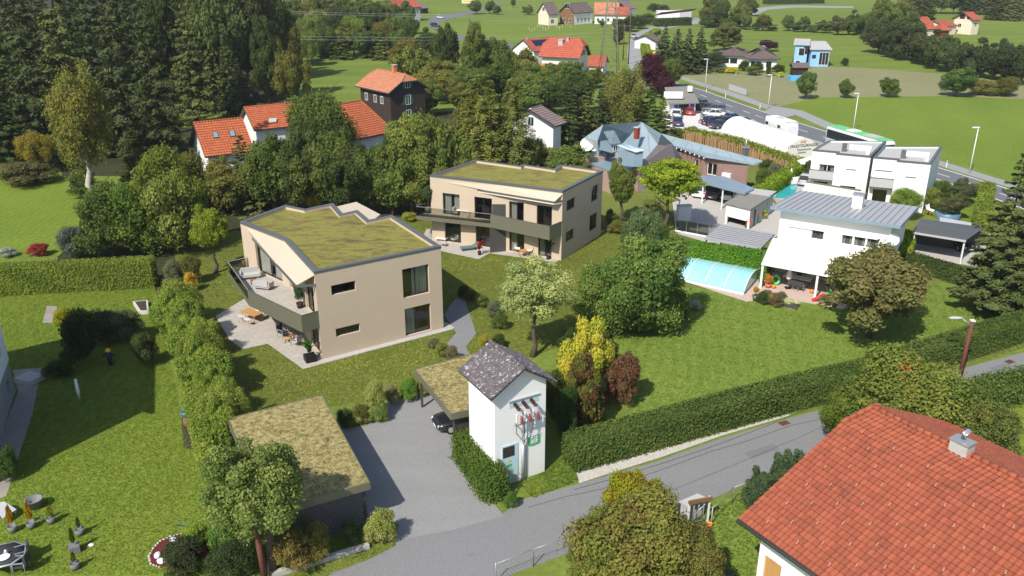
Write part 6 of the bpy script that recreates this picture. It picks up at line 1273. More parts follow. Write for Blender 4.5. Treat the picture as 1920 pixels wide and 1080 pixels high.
# garden of the bungalow
B(1342, 126, 100, 50, (.045, .06, .03), 'broad dark bush at the left bungalow wall'); B(1397, 134, 113, 22, 'dark', 'dark clipped ball left of the bungalow porch'); B(1414, 142, 123, 32, 'mid', 'large green clipped ball in front of the bungalow'); B(1421, 136, 120, 30, 'dark', 'dark bush behind the large clipped ball')
B(1375, 138, 126, 26, (.42, .36, .02), 'bright yellow shrub by the bungalow fence'); B(1450, 142, 135, 12, (.32, .34, .02), 'small yellow-green shrub beside the cypress'); B(1464, 145, 136, 15, (.32, .34, .02), 'yellow-green ball shrub near the blue tarpaulin'); B(1462, 136, 121, 28, 'dark', 'dark bush below the right bungalow corner'); B(1350, 136, 128, 34, 'mid', 'low green planting behind the fence left of the yellow shrub')
T(1441, 144, 112, 15, 'cone', (.04, .05, .02), 'dark columnar cypress in front of the bungalow', 'cypress_tree', low=.0)
B(1522, 119, 100, 10, 'mid', 'slender bush at the blue house corner'); B(1530, 122, 110, 12, 'dark', 'dark bush below the blue house window'); B(1538, 122, 110, 14, 'mid', 'green bush below the tall white windows'); B(1586, 124, 108, 16, 'dark', 'lone dark bush right of the blue house')
# middle gardens
hedge([(1254, 494), (1440, 521)], 1.7, 2.5, (.07, .15, .02), 'tall fresh green hedge behind the pool enclosure', leaf=.2, dens=60)
hedge([(1417, 378), (1512, 318)], 1.6, 1.7, (.13, .19, .02), 'light green hedge leading from the mauve house to the duplex', leaf=.22, dens=40)
hedge([(1515, 330), (1530, 333)], 2.2, 2.2, (.05, .07, .03), 'dark hedge block beside the duplex wall', leaf=.22, dens=40)
hedge([(1834, 440), (1846, 375)], 1.6, 2.3, (.11, .145, .025), 'tall yellow-green hedge beside the duplex garden', leaf=.25, dens=40)
hedge([(1690, 500), (1702, 460)], 1.2, 1.9, (.14, .18, .02), 'yellow-green hedge beside the white house wall', leaf=.2, dens=50)
hedge([(1698, 500), (1790, 528), (1905, 556)], 1.4, 1.5, 'dark', 'dark low hedge along the carport drive under the spruce', leaf=.17, dens=60)
hedge([(1320, 346), (1413, 358)], .9, .9, 'mid', 'low hedge below the mauve wall behind the blue carport', leaf=.2, dens=40)
hedge([(1285, 262), (1380, 282), (1495, 325)], 1.6, 1.9, (.13, .15, .03), 'loose yellow-green hedge in front of the storage tunnel', leaf=.28, dens=30, rough=.25)
for cx, by, ty, w_, tc, lb in [(1752, 398, 350, 36, 'light', 'bright bush against the duplex corner'), (1770, 372, 345, 44, 'mid', 'green bush behind the right duplex wall'), (1835, 372, 345, 40, 'thuja', 'thuja bush near the main road at the duplex garden'), (1440, 332, 298, 34, 'dark', 'dark purple-green shrub at the end of the mauve house'), (1432, 350, 320, 32, 'light', 'bright round shrub behind the mauve house corner'), (1455, 340, 305, 34, 'grey', 'grey-green shrub between mauve house and light hedge'),
    (1300, 258, 236, 24, 'light', 'small bright bush at the gravel yard of the workshop'), (1268, 262, 244, 40, 'olive', 'brownish bush left of the reed fence'), (1425, 412, 391, 20, 'lime', 'round yellow-green bush beside the bins'), (1150, 428, 400, 30, 'mid', 'bush at the far corner of the farther beige house'), (1143, 420, 395, 18, 'dark', 'small dark bush behind the farther beige house'), (1160, 440, 415, 40, 'olive', 'pale low shrub under the slim olive tree'),
    (768, 416, 400, 34, (.16, .17, .03), 'pale yellow-green bush left of the farther beige house'), (868, 560, 540, 28, 'dark', 'first dark shrub in the shade right of the near beige house'), (882, 566, 545, 26, 'mid', 'second shrub in the shaded row between the beige houses'), (903, 578, 555, 30, 'mid', 'sunlit shrub at the end of the shaded row'), (925, 595, 570, 34, 'grey', 'flowering grey-green shrub left of the airy tree'), (938, 620, 590, 36, 'mid', 'green shrub beneath the airy tree'),
    (912, 662, 628, 34, (.20, .20, .03), 'yellow-green round bush above the right carport'), (935, 655, 632, 28, 'dark', 'dark bush right of the yellow-green round bush'), (812, 655, 636, 26, 'grey', 'small grey shrub left of the grey path'), (828, 672, 645, 28, 'light', 'fresh green shrub beside the grey path'), (845, 680, 655, 30, (.13, .11, .06), 'pinkish flowering shrub at the grey path'), (862, 688, 668, 26, 'mid', 'low green shrub at the end of the grey path'),
    (1120, 650, 600, 46, 'mid', 'green bush below the dense tree group'), (1065, 670, 625, 50, 'dark', 'dark bush behind the golden conifer'), (1145, 690, 640, 40, 'dark', 'dark bush between golden conifer and red maple'), (1040, 800, 690, 50, 'dark', 'tall dark ivy bush right of the tower'), (1062, 832, 740, 50, (.04, .07, .02), 'dark bush behind the corner of the long hedge'), (1275, 600, 560, 46, 'mid', 'low right skirt of the dense green tree'),
    (1225, 400, 375, 40, 'light', 'light bush below the lime maple'), (1238, 470, 430, 50, 'mid', 'bush at the left end of the pool hedge'), (1190, 470, 420, 50, 'mid', 'bush left of the grey-green willow')]:
    B(cx, by, ty, w_, tc, lb)
# left gardens
hedge([(-90, 556), (293, 535)], 1.4, 2.75, (.115, .15, .028), 'long clipped yellow-green hedge in the left gardens', leaf=.15, dens=130)
for cx, by, ty, w_, tc, lb in [(130, 492, 425, 66, 'blue', 'bluish bush at the left end of the wild hedge'), (178, 488, 362, 120, 'mid', 'large green bush above the clipped hedge'), (240, 488, 350, 130, (.075, .115, .022), 'tall wild bush in the middle of the wild hedge'), (310, 486, 330, 125, 'light', 'tall wild bush near the lime green tree'), (285, 430, 295, 120, (.11, .13, .025), 'yellowish bush rising behind the wild hedge'), (345, 470, 318, 90, (.12, .14, .025), 'yellow-green bush left of the lime green tree'), (258, 395, 335, 56, 'lime', 'small bright bush in the dark corner'), (345, 400, 300, 80, 'olive', 'olive bush below the left orange house'), (400, 395, 330, 70, (.13, .12, .04), 'brownish bush right of the left orange house'),
    (30, 352, 308, 110, (.07, .07, .028), 'brownish mound of shrubs at the far left lawn'), (145, 372, 325, 60, 'mid', 'green shrub at the foot of the birch'), (67, 482, 458, 42, (.20, .03, .03), 'small crimson shrub behind the clipped hedge'), (8, 484, 466, 34, (.22, .25, .2), 'silvery shrub at the far left behind the hedge'), (318, 540, 495, 40, 'grey', 'spiky grey-green shrub right of the clipped hedge'), (352, 535, 480, 50, 'olive', 'olive shrub under the lime green tree'), (355, 548, 510, 26, (.30, .22, .03), 'small golden shrub near the thuja row')]:
    B(cx, by, ty, w_, tc, lb)
th = [(300, 610), (318, 640), (322, 600), (335, 668), (342, 628), (352, 700), (360, 660), (368, 735), (378, 695), (382, 770), (392, 730), (395, 808), (405, 770), (408, 845), (418, 812)]
for i, (x, y) in enumerate(th):
    B(x + 4, y + 22, y - 66 - (i % 3) * 8, 80 + (i % 4) * 9, [(.145, .195, .036), (.125, .175, .032), (.15, .18, .038)][i % 3], 'bushy thuja in the overgrown row left of the beige house', 'thuja', group='row of overgrown thujas', kind=['wisp', 'mid', 'wisp'][i % 3])
hedge([(352, 730), (398, 905)], 1.0, 1.9, (.13, .17, .03), 'bright narrow hedge at the foot of the thuja row', leaf=.14, dens=90)
for cx, by, ty, w_, tc, lb in [(135, 690, 598, 80, (.03, .045, .018), 'dark shrub in the shade left of the scarecrow'), (180, 650, 585, 80, (.05, .07, .03), 'raspberry canes in the middle of the shaded bed'), (225, 645, 585, 70, (.055, .075, .032), 'raspberry canes at the right of the shaded bed'), (110, 610, 585, 40, (.22, .22, .02), 'yellow-green plant at the slab edge'), (105, 710, 680, 60, (.04, .06, .02), 'low plants at the end of the slab path'), (265, 690, 625, 50, (.04, .055, .02), 'dark bush by the thuja row in the shade'),
    (6, 905, 850, 44, (.06, .10, .025), 'fig bush at the end of the slab path'), (420, 1045, 960, 70, (.07, .14, .03), 'palm-like sumac below the large green tree'), (360, 1030, 990, 56, (.13, .19, .03), 'bright fern-like shrub in the mulch bed'), (330, 1085, 1035, 90, (.045, .055, .025), 'dark tangled shrub at the bottom left'), (430, 1090, 1030, 110, (.035, .05, .02), 'dark shrub at the foot of the large green tree'), (545, 1080, 1010, 90, (.12, .10, .03), 'brown-green thuja behind the concrete kerb'), (590, 1060, 1000, 60, (.15, .13, .04), 'yellowish-brown thuja beside the lattice carport')]:
    B(cx, by, ty, w_, tc, lb)
for cx, by, ty, w_, tc, lb in [(712, 1026, 962, 66, (.22, .24, .06), 'large variegated bush at the driveway entrance'), (655, 1025, 985, 44, (.05, .08, .03), 'dark green bush beside the lattice screen'), (700, 790, 727, 46, (.24, .26, .07), 'tall variegated bush at the carport bed'), (708, 795, 762, 44, (.13, .18, .05), 'lower green bush in the carport bed'), (732, 762, 722, 34, (.17, .17, .07), 'pale bush in the driveway bed'), (765, 754, 718, 38, (.10, .17, .03), 'fresh green bush near the right carport post'), (672, 800, 760, 40, 'olive', 'olive bush between the carport and the variegated bush'), (645, 808, 768, 34, 'dark', 'dark bush behind the moss carport corner'), (790, 745, 720, 26, (.2, .2, .04), 'yellowish bush behind the right carport post')]:
    B(cx, by, ty, w_, tc, lb, mat='leafvar' if 'variegated' in lb else 'leaf')
hedge([(872, 852), (930, 938)], 1.5, 1.75, (.06, .095, .02), 'ivy-covered hedge beside the white transformer tower', leaf=.13, dens=150, rough=.2)
B(958, 956, 925, 30, (.07, .13, .03), 'grassy tuft at the foot of the tower hedge', name='grass_tuft')
hedge([(1069, 874), (1482, 760), (1640, 722), (1800, 668), (1945, 622)], 1.7, 2.0, (.065, .095, .025), 'long clipped dark green hedge along the lane', leaf=.13, dens=115)
hedge([(1826, 762), (1940, 735)], 1.8, 1.7, (.07, .10, .025), 'rough hedge beside the lane at the right edge', leaf=.17, dens=80, rough=.3)
# ================================================================ vehicles
def loft(mb, st, m=0):    # stations: (x, [(y,z)...]) half section from bottom centre to top centre, mirrored
    rings = []
    for x, sec in st:
        full = [(y, z) for y, z in sec] + [(-y, z) for y, z in sec[::-1]]
        b = len(mb.v); mb.v += [(x, y, z) for y, z in full]; rings.append((b, len(full)))
    for (b, n), (c, _) in zip(rings, rings[1:]):
        for k in range(n): mb.f.append((b + k, b + (k + 1) % n, c + (k + 1) % n, c + k)); mb.m.append(m); mb.sm.append(True)
    for (b, n), fl in ((rings[0], 1), (rings[-1], 0)):
        f = tuple(range(b, b + n)); mb.f.append(f[::-1] if fl else f); mb.m.append(m); mb.sm.append(False)
def make_car(name, label, L=4.4, W=1.8, H=1.48, kind='hatch', group=None):
    r = thing(name, label, 'car', (0, 0, 0), group); h = L / 2; w = W / 2; zs = H * .62
    sec = lambda ww, zb, zt: [(ww * .8, zb), (ww, zb + .16), (ww * 1.0, zt - .16), (ww * .93, zt - .03), (ww * .5, zt + .015)]
    mb = MB(); loft(mb, [(-h, sec(w * .86, .34, zs - .12)), (-h + .12, sec(w * .96, .24, zs - .02)), (-h + .7, sec(w, .2, zs + .02)), (0, sec(w, .2, zs)), (h - 1.3, sec(w, .2, zs - .04)), (h - .35, sec(w * .95, .22, zs - .16)), (h - .06, sec(w * .84, .28, zs - .26)), (h, sec(w * .75, .34, zs - .34))]); body = mb.build('body', M['paint'], r)
    back = -h + (.12 if kind in ('hatch', 'suv') else .75); x0, x1, x2, x3 = back, back + (.38 if kind in ('hatch', 'suv') else .7), h - 2.05, h - 1.25
    zb, zt = zs - .02, H; g = MB(); wb, wt = w * .9, w * .72
    P = [(x0, wb, zb), (x3, wb, zb - .03), (x3, -wb, zb - .03), (x0, -wb, zb)]; Q = [(x1, wt, zt - .02), (x2, wt, zt - .02), (x2, -wt, zt - .02), (x1, -wt, zt - .02)]
    g.face([P[1], P[0], Q[0], Q[1]]).face([P[3], P[2], Q[2], Q[3]]).face([P[2], P[1], Q[1], Q[2]]).face([P[0], P[3], Q[3], Q[0]]); g.build('windows', M['darkglass'], r)
    rf = MB(); loft(rf, [(x1 - .04, [(wt * .9, zt - .05), (wt * 1.02, zt - .04), (wt * .9, zt)]), ((x1 + x2) / 2, [(wt * .9, zt - .05), (wt * 1.05, zt - .03), (wt * .9, zt + .03)]), (x2 + .04, [(wt * .9, zt - .05), (wt * 1.02, zt - .04), (wt * .9, zt - .0)])]); rf.build('roof', M['paint'], r)
    pl = MB()
    for a, b in ((P[0], Q[0]), (P[1], Q[1]), (P[2], Q[2]), (P[3], Q[3])): pl.tube([a, b], .035, 4)
    mx = (x1 + x2) / 2
    for s in (1, -1): pl.tube([(mx, s * (wb + .003), zb), (mx, s * (wt + .01), zt - .03)], .03, 4)
    pl.build('pillars', M['paint'], r)
    for sx_ in (-h + .85, h - .85):
        for s in (1, -1):
            wl = MB(); wl.tube([(sx_, s * (w - .22), .33), (sx_, s * (w + .015), .33)], .33, 16); wh = wl.build('wheel', M['rubber'], r); MB().tube([(sx_, s * (w - .1), .33), (sx_, s * (w + .025), .33)], .2, 12).build('rim', M['alu'], wh)
    for s in (1, -1):
        MB().box((h - .22, s * w * .64, zs - .34), (.34, .34, .15), -s * .35).build('headlight', M['trim'], r); MB().box((-h + .05, s * w * .72, zs - .16), (.14, .3, .17), s * .2).build('tail_light', M['taillight'], r); MB().box((x3 - .15, s * (w + .06), zs + .05), (.16, .16, .13)).build('mirror', M['paint'], r)
    MB().box((-h - .0, 0, zs - .42), (.03, .5, .12)).build('number_plate', M['plate'], r); MB().box((h + .005, 0, .42), (.03, .5, .12)).build('number_plate', M['plate'], r); MB().box((h - .01, 0, zs - .36), (.06, .7, .13)).build('grille', M['black'], r)
    return r
PCOL = {'white': (.75, .75, .74), 'black': (.012, .013, .016), 'red': (.42, .015, .02), 'navy': (.02, .04, .12), 'grey': (.10, .12, .14), 'blue': (.12, .2, .33), 'silver': (.4, .42, .44), 'dark': (.035, .04, .05)}
protos = {k: make_car('parked_car', 'x', *a) for k, a in {'hatch': (4.1, 1.76, 1.5, 'hatch'), 'sedan': (4.6, 1.82, 1.45, 'sedan'), 'suv': (4.5, 1.86, 1.66, 'suv'), 'wagon': (4.7, 1.82, 1.5, 'suv')}.items()}
used = set()
def car(px, py, az, kind, col, label, name='parked_car', pos=None, grp=None):
    p = pos or G2(px, py)
    if kind not in used: used.add(kind); o = protos[kind]; o.location = (*p, .035); o.rotation_euler = (0, 0, R(az)); o['label'] = label
    else: o = clone(protos[kind], (*p, .035), R(az), label)
    if 'group' in o: del o['group']
    if grp: o['group'] = grp
    o.name = name; recolor(o, PCOL[col], ('body', 'roof', 'pillars', 'mirror')); return o
for a in [(1268, 220, 78, 'suv', 'white', 'white car reversed towards us beside the workshop gate'), (1293, 214, 80, 'hatch', 'red', 'red car in front of the workshop gateway'), (1270, 234, 82, 'sedan', 'navy', 'dark blue car on the pale yard left of the workshop'), (1255, 229, 70, 'hatch', 'white', 'white car half hidden by trees left of the workshop'),
          (1310, 200, 110, 'suv', 'grey', 'grey-blue van-like car right behind the workshop wall'), (1315, 207, 150, 'wagon', 'black', 'black estate beside the right blue workshop panel'), (1338, 211, 160, 'suv', 'grey', 'dark grey car parked behind the white hatchback'), (1338, 219, 165, 'sedan', 'white', 'white car parked crosswise by the motorcycles'),
          (1338, 233, 35, 'wagon', 'navy', 'navy car behind the motorcycles'), (1350, 240, 30, 'sedan', 'dark', 'dark grey saloon nearest the storage tunnel'), (1372, 226, 30, 'sedan', 'blue', 'light blue car near the roadside verge'), (1394, 234, 30, 'wagon', 'silver', 'silver car partly behind the tunnel top'), (1362, 233, 32, 'hatch', 'dark', 'dark car between the navy and light blue cars'),
          (1318, 366, 62, 'suv', 'white', 'white car at the left under the blue carport'), (1342, 369, 60, 'sedan', 'black', 'black car with red lights under the blue carport'), (1371, 373, 60, 'hatch', 'white', 'white car beside the corrugated shed'), (1792, 462, -80, 'wagon', 'black', 'black estate under the dark carport by the spruce'),
          (1494, 119, 60, 'suv', 'dark', 'dark car beside the blue house'), (1512, 345, 60, 'hatch', 'silver', 'silver car roof behind the hedge by the tunnel')]: car(*a)
for a in [(1188, 71, -100, 'hatch', 'silver', 'silver car driving down the side road'), (825, 35, -60, 'hatch', 'white', 'white car on the far road bend'), (815, 50, -55, 'wagon', 'black', 'black car on the far road bend'), (898, 73, 150, 'wagon', 'black', 'black car on the far road behind trees')]: car(*a, name='driving_car')
cf = G2(822, 806); cc = (cf[0] + ee[0] * 2.1, cf[1] + ee[1] * 2.1)
car(0, 0, math.degrees(math.atan2(-ee[1], -ee[0])), 'wagon', 'black', 'glossy black car peeping out from the right moss carport', pos=cc)
def box_vehicle(name, label, cat, pos, az, L, W, H, roofm, bodym, glass=True, nose=0, z=.35):
    r = thing(name, label, cat, (0, 0, 0)); h, w = L / 2, W / 2; mb = MB(); s = lambda k, zt: [(w * .9 * k, z), (w * k, z + .1), (w * k, zt - .2), (w * .93 * k, zt), (w * .4 * k, zt + .05)]
    loft(mb, [(-h, s(.93, H - .15)), (-h + .2, s(1, H)), (h - .9, s(1, H)), (h - .2, s(.98, H - .1 - nose * .5)), (h, s(.9, H - .3 - nose))]); mb.build('body', bodym, r)
    rm_ = MB(); rm_.prism([(-h + .1, -w * .93), (h - .5, -w * .93), (h - .5, w * .93), (-h + .1, w * .93)], H + .02, H + .09); rm_.build('roof', roofm, r)
    if glass:
        for sg in (1, -1): m = MB(); m.prism([(-h + .3, sg * (w + .012)), (h - .6, sg * (w + .012)), (h - .6, sg * (w - .05)), (-h + .3, sg * (w - .05))], H * .42, H * .88); m.build('window_band', M['darkglass'], r)
        for e_, m_ in ((-h, 1), (h, -1)): m = MB(); m.prism([(e_ - .02 * m_, -w * .85), (e_ - .02 * m_, w * .85), (e_ + .1 * m_, w * .85), (e_ + .1 * m_, -w * .85)], H * .4, H * .84); m.build('windscreen', M['darkglass'], r)
    for sx_ in (-h + 1.6 if L > 8 else -h + 1.2, h - 2.2 if L > 8 else h - 1.1):
        for sg in (1, -1): MB().tube([(sx_, sg * (w - .28), .42), (sx_, sg * (w + .01), .42)], .44 if L > 8 else .34, 14).build('wheel', M['rubber'], r)
    r.location = (*pos[:2], .03); r.rotation_euler = (0, 0, az); return r
da_, db_ = G2(1549, 262), G2(1740, 322); dv = unit(sub(db_, da_)); baz = math.atan2(dv[1], dv[0])
bs = G2(1551, 270); M['busgreen'] = plain('bus_green', (.12, .48, .14), .35)
bus = box_vehicle('bus', 'white and green public bus passing behind the duplex', 'bus', (bs[0] + dv[0] * 6.9 + .4, bs[1] + dv[1] * 6.9 + .3), baz, 13, 2.55, 3.0, M['busgreen'], M['trim'])
for q_, w_, mm in ((-1.5, 1.6, 'trim'), (2.9, 2.6, 'lightgrey')): MB().box((q_, 0, 3.17), (w_, 1.7, .14)).build('roof_unit', M[mm], bus, True)
mh = G2(1463, 254); van = box_vehicle('motorhome', 'white caravan parked between the tunnel and the main road', 'caravan', (mh[0], mh[1]), baz, 6.6, 2.3, 2.75, M['trim'], M['trim'], glass=False, nose=.4)
for q_ in (-2.6, .9): MB().box((q_, -1.15, 1.75), (.8, .06, .5)).build('window', M['darkglass'], van, True)
MB().box((-.5, 0, 2.9), (1.2, .7, .12)).build('roof_hatch', M['lightgrey'], van, True)
tv = G2(770, 30); box_vehicle('delivery_van', 'white van parked in front of the far village house', 'van', tv, .1, 5.8, 2.0, 2.4, M['trim'], M['trim'], glass=False, nose=.5)
bb = thing('billboard', 'white and yellow roadside billboard on the far hill', 'billboard', (*G2(878, 10), 0)); x, y = G2(878, 10); MB().box((x, y, 2.6), (7, .3, 3)).build('panel', M['trim'], bb); MB().box((x, y - .2, 2.2), (6.2, .1, .9)).build('poster', M['yellow'], bb); MB().box((x - 2, y, .55), (.2, .2, 1.1)).build('leg', M['steel'], bb); MB().box((x + 2, y, .55), (.2, .2, 1.1)).build('leg', M['steel'], bb)
def make_bike():
    r = thing('motorcycle', 'x', 'motorcycle', (0, 0, 0))
    for x in (-.7, .7):
        m = MB(); m.tube([(x + .29 * math.cos(a), 0, .31 + .29 * math.sin(a)) for a in np.linspace(0, 6.283, 17)], .05, 6, cap=False); m.build('wheel', M['rubber'], r)
    MB().ball((.1, 0, .82), (.33, .16, .15), 6).build('tank', M['paint'], r); MB().box((-.45, 0, .8), (.6, .24, .1)).build('seat', M['black'], r); MB().box((0, 0, .48), (.5, .28, .36)).build('engine', M['steel'], r)
    MB().tube([(.7, 0, .31), (.48, 0, .95)], .04, 5).build('fork', M['steel'], r); MB().tube([(.45, -.36, 1.0), (.5, 0, .98), (.45, .36, 1.0)], .02, 5).build('handlebar', M['black'], r); return r
bk = make_bike()
for i, (x, y, c_, lb) in enumerate([(1317, 222, 'black', 'black motorcycle nearest the white car nose'), (1314, 233, 'dark', 'leftmost motorcycle on the pale yard'), (1321, 236, 'black', 'motorcycle second from the left in the lower row'), (1327, 232, 'grey', 'grey motorcycle beside the navy car rear'), (1334, 227, 'black', 'motorcycle below the white car door'), (1344, 227, 'dark', 'motorcycle below the white car tail'), (1354, 226, 'red', 'red motorcycle beside the light blue car'), (1361, 221, 'red', 'red motorcycle nearest the verge')]):
    o = bk if i == 0 else clone(bk, (0, 0, 0)); o.location = (*G2(x, y), .02); o.rotation_euler = (0, 0, R(100 + i * 5)); o['label'] = lb; recolor(o, PCOL[c_], ('tank',))
# ================================================================ lamps, poles, pylon, wires
def lamp():
    r = thing('street_lamp', 'x', 'street lamp', (0, 0, 0)); MB().tube([(0, 0, 0), (0, 0, 6.55)], [.085, .05], 10).build('post', M['trim'], r); hd = MB(); hd.box((-.35, 0, 6.62), (.95, .28, .13)); hd.build('lamp_head', M['trim'], r); MB().box((-.45, 0, 6.545), (.5, .2, .02)).build('lens', M['lightgrey'], r); MB().box((0, 0, .6), (.16, .14, .5)).build('service_door', M['steel'], r); return r
lp = lamp()
for i, (x, y, az, lb) in enumerate([(1322, 167, 0, 'white street lamp farthest left, in front of the bungalow'), (1440, 204, 10, 'white street lamp at the path junction by the stubble field'), (1599, 247, 20, 'white street lamp above the bus on the grass verge'), (1817, 326, 0, 'nearest white street lamp at the right, by the cycle path')]):
    o = lp if i == 0 else clone(lp, (0, 0, 0)); o.location = (*G2(x, y), 0); o.rotation_euler = (0, 0, R(az)); o['label'] = lb
def post(): r = MB().box((0, 0, .5), (.12, .1, 1.0)).box((0, -.052, .82), (.09, .01, .16), 0, 1).build('marker_post', [M['trim'], M['black']]); tag(r, 'x', 'marker post'); return r
mp = post()
for i, (x, y, lb) in enumerate([(1324.5, 173, 'white marker post at the foot of the leftmost street lamp'), (1424.6, 204, 'white marker post left of the path junction'), (1774, 314, 'white marker post on the verge right of the duplex'), (1241, 139, 'white marker post by the road junction'), (1360, 183, 'white marker post on the verge between two street lamps')]):
    o = mp if i == 0 else clone(mp, (0, 0, 0)); o.location = (*G2(x, y), 0); o['label'] = lb
wp_ = thing('wooden_lamp_pole', 'reddish wooden pole with a pale street lamp head beside the lane', 'utility pole', (*G2(1797, 716), 0)); x, y = G2(1797, 716)
MB().tube([(x, y, 0), (x + .03, y, 2.5), (x + .05, y, 4.95)], [.17, .15, .13], 10).build('pole', M['pole'], wp_); MB().box((x + .05, y, 4.99), (.3, .3, .08)).build('pole_cap', M['trim'], wp_); hd = MB(); hd.ball((x - 1.0, y + .35, 5.05), (.55, .17, .09), 8); hd.build('lamp_head', M['lightgrey'], wp_).rotation_euler = (0, 0, 0); MB().tube([(x + .02, y, 4.5), (x - .2, y + .08, 4.8), (x - .6, y + .2, 5.02)], .03, 6).build('lamp_arm', M['steel'], wp_)
rp = thing('red_pole', 'reddish-brown wooden pole rising in front of the large green tree', 'pole', (*G2(498, 1090), 0)); x, y = G2(498, 1090); MB().tube([(x, y, 0), (x - .15, y, 3.6)], [.17, .14], 10).build('pole', M['pole'], rp); MB().tube([(x - .15, y, 3.55), (x - .15, y, 3.66)], .16, 10).build('pole_cap', M['steel'], rp)
def wire(name, label, pts, r=.02, mat='black', cat='cable'): return tag(MB().tube(pts, r, 4, cap=False).build(name, M[mat]), label, cat)
def sagline(a, b, sag, n=16): return [(a[0] + (b[0] - a[0]) * i / n, a[1] + (b[1] - a[1]) * i / n, a[2] + (b[2] - a[2]) * i / n - sag * 4 * (i / n) * (1 - i / n)) for i in range(n + 1)]
px_, py_ = G2(1797, 716); wire('overhead_cable', 'thin black cable from the wooden lamp pole towards the right edge', sagline((px_, py_, 4.6), (62, 66, 6), .5), .015); wire('overhead_cable', 'thin black cable sagging from the wooden lamp pole over the lawn', sagline((px_, py_, 4.6), (3.2, 36.5, 4.2), 1.2), .015)
PY = G2(1141, 150); pyl = thing('lattice_pylon', 'tall steel lattice pylon left of the side road', 'pylon', (*PY, 0)); ph = 26; M['ruststeel'] = plain('dull_pylon_steel', (.20, .19, .165), .8)
hw_ = lambda z: 2.0 * (1 - z / ph) + .35
m = MB(); zs_ = [0, 4, 7.5, 10.5, 13.5, 16, 18.5, 21, 23.5, 26]
cr = lambda z, k: (PY[0] + hw_(z) * (1, -1, -1, 1)[k], PY[1] + hw_(z) * (1, 1, -1, -1)[k], z)
for k in range(4): MB().tube([cr(0, k), cr(26, k)], .09, 5).build('leg', M['ruststeel'], pyl)
for a, b in zip(zs_, zs_[1:]):
    for k in range(4): m.tube([cr(a, k), cr(b, (k + 1) % 4)], .035, 4); m.tube([cr(a, (k + 1) % 4), cr(b, k)], .035, 4); m.tube([cr(b, k), cr(b, (k + 1) % 4)], .035, 4)
m.build('bracing', M['ruststeel'], pyl)
for z_ in (15.3, 20.5):
    m = MB(); m.tube([(PY[0] - 5, PY[1], z_), (PY[0] + 5, PY[1], z_)], .1, 5).tube([(PY[0] - 5, PY[1], z_), (PY[0], PY[1], z_ + 1.6), (PY[0] + 5, PY[1], z_)], .08, 5); m.build('cross_arm', M['ruststeel'], pyl)
def atdepth(px, py, yy): d = ray(px, py); t = yy / d[1]; return (d[0] * t, yy, HCAM + d[2] * t)
for i, (l, r_) in enumerate([((430, 17), (1110, 27)), ((430, 20.5), (1110, 31)), ((480, 66), (1100, 64)), ((480, 72), (1100, 69))]):
    wire('power_line', ['uppermost', 'second', 'third', 'lowest'][i] + ' pale wire of the four crossing the wood to the pylon', sagline(atdepth(*l, PY[1]), atdepth(*r_, PY[1]), .6), .018, 'steel')
for i, (l, r_) in enumerate([((1165, 58), (1600, 78)), ((1165, 48), (1597, 40))]): wire('power_line', ['lower', 'upper'][i] + ' pale wire from the pylon over the spruces to the right', sagline(atdepth(*l, PY[1]), atdepth(*r_, PY[1]), 1.0), .016, 'steel')
def upole(px, by, ty, lb, r=.16, mat='pole', arm=False, name='utility_pole'):
    x, y = G2(px, by); h = atdepth(px, ty, y)[2]; t = thing(name, lb, 'utility pole', (x, y, 0)); MB().tube([(x, y, 0), (x, y, h)], [r, r * .7], 8).build('pole', M[mat], t); MB().box((x, y, h - .4), (1.4 if arm else .5, .12, .12)).build('cross_arm', M['steel'], t); return t
upole(1168, 112, 45, 'wooden pole close behind the lattice pylon'); upole(1178, 120, 20, 'taller wooden pole beside the side road', arm=True); upole(881, 56, 22, 'dark pole in the meadow near the far road', mat='greymetal'); upole(987.5, 124, 70, 'thin metal mast against the white barn gable', .1, 'steel')
ax, ay = G2(1597, 64); at_ = thing('a_frame_pole', 'wooden A-frame pole in front of the knoll', 'utility pole', (ax, ay, 0)); hA = atdepth(1600, 22, ay)[2]
for s in (-1.4, 2.2): MB().tube([(ax + s, ay, 0), (ax + .6, ay, hA)], .16, 6, 0).build('leg', M['concrete'], at_)
MB().tube([(ax - .6, ay, hA * .5), (ax + 1.5, ay, hA * .5)], .1, 5).build('crossbar', M['concrete'], at_)
ys = thing('yellow_sign', 'yellow road sign at the junction left of the spruces', 'sign', (*G2(1227, 112), 0)); x, y = G2(1227, 115); MB().box((x, y, 1.9), (1.1, .1, 1.5)).build('panel', M['yellow'], ys); MB().tube([(x, y + .1, 0), (x, y + .1, 2.6)], .05, 6).build('post', M['steel'], ys)
# ================================================================ fences, gate, small site furniture
def mesh_fence(name, label, pts, h, every=2.2, postm='steel', px=True, sp=.22, pw=.05):
    W = [G2(*p) for p in pts] if px else pts; t = thing(name, label, 'fence', (*W[0], 0)); m = MB(); r = .008
    for a, b in zip(W, W[1:]):
        L = math.dist(a, b); n = max(1, int(L / every)); P3 = lambda s, z: (*along(a, b, s), z)
        for i in range(n + 1): x, y = along(a, b, L * i / n); MB().tube([(x, y, 0), (x, y, h + .08)], pw * .6, 6).build('post', M[postm], t)
        s = -h
        while s < L:
            for sg in (0, 1):
                u0, v0, u1, v1 = (s, 0, s + h, h) if not sg else (s, h, s + h, 0)
                if u0 < 0: v0 += (v1 - v0) * (0 - u0) / (u1 - u0); u0 = 0
                if u1 > L: v1 = v0 + (v1 - v0) * (L - u0) / (u1 - u0); u1 = L
                if u1 > u0 + .02: m.face([(*P3(u0, v0 - r)[:2], max(0, v0 - r)), P3(u1, v1 - r), P3(u1, v1 + r), P3(u0, v0 + r)])
            s += sp
        m.tube([P3(0, h), P3(L, h)], .015, 4)
    m.build('wire_mesh', M['steel'], t); return t
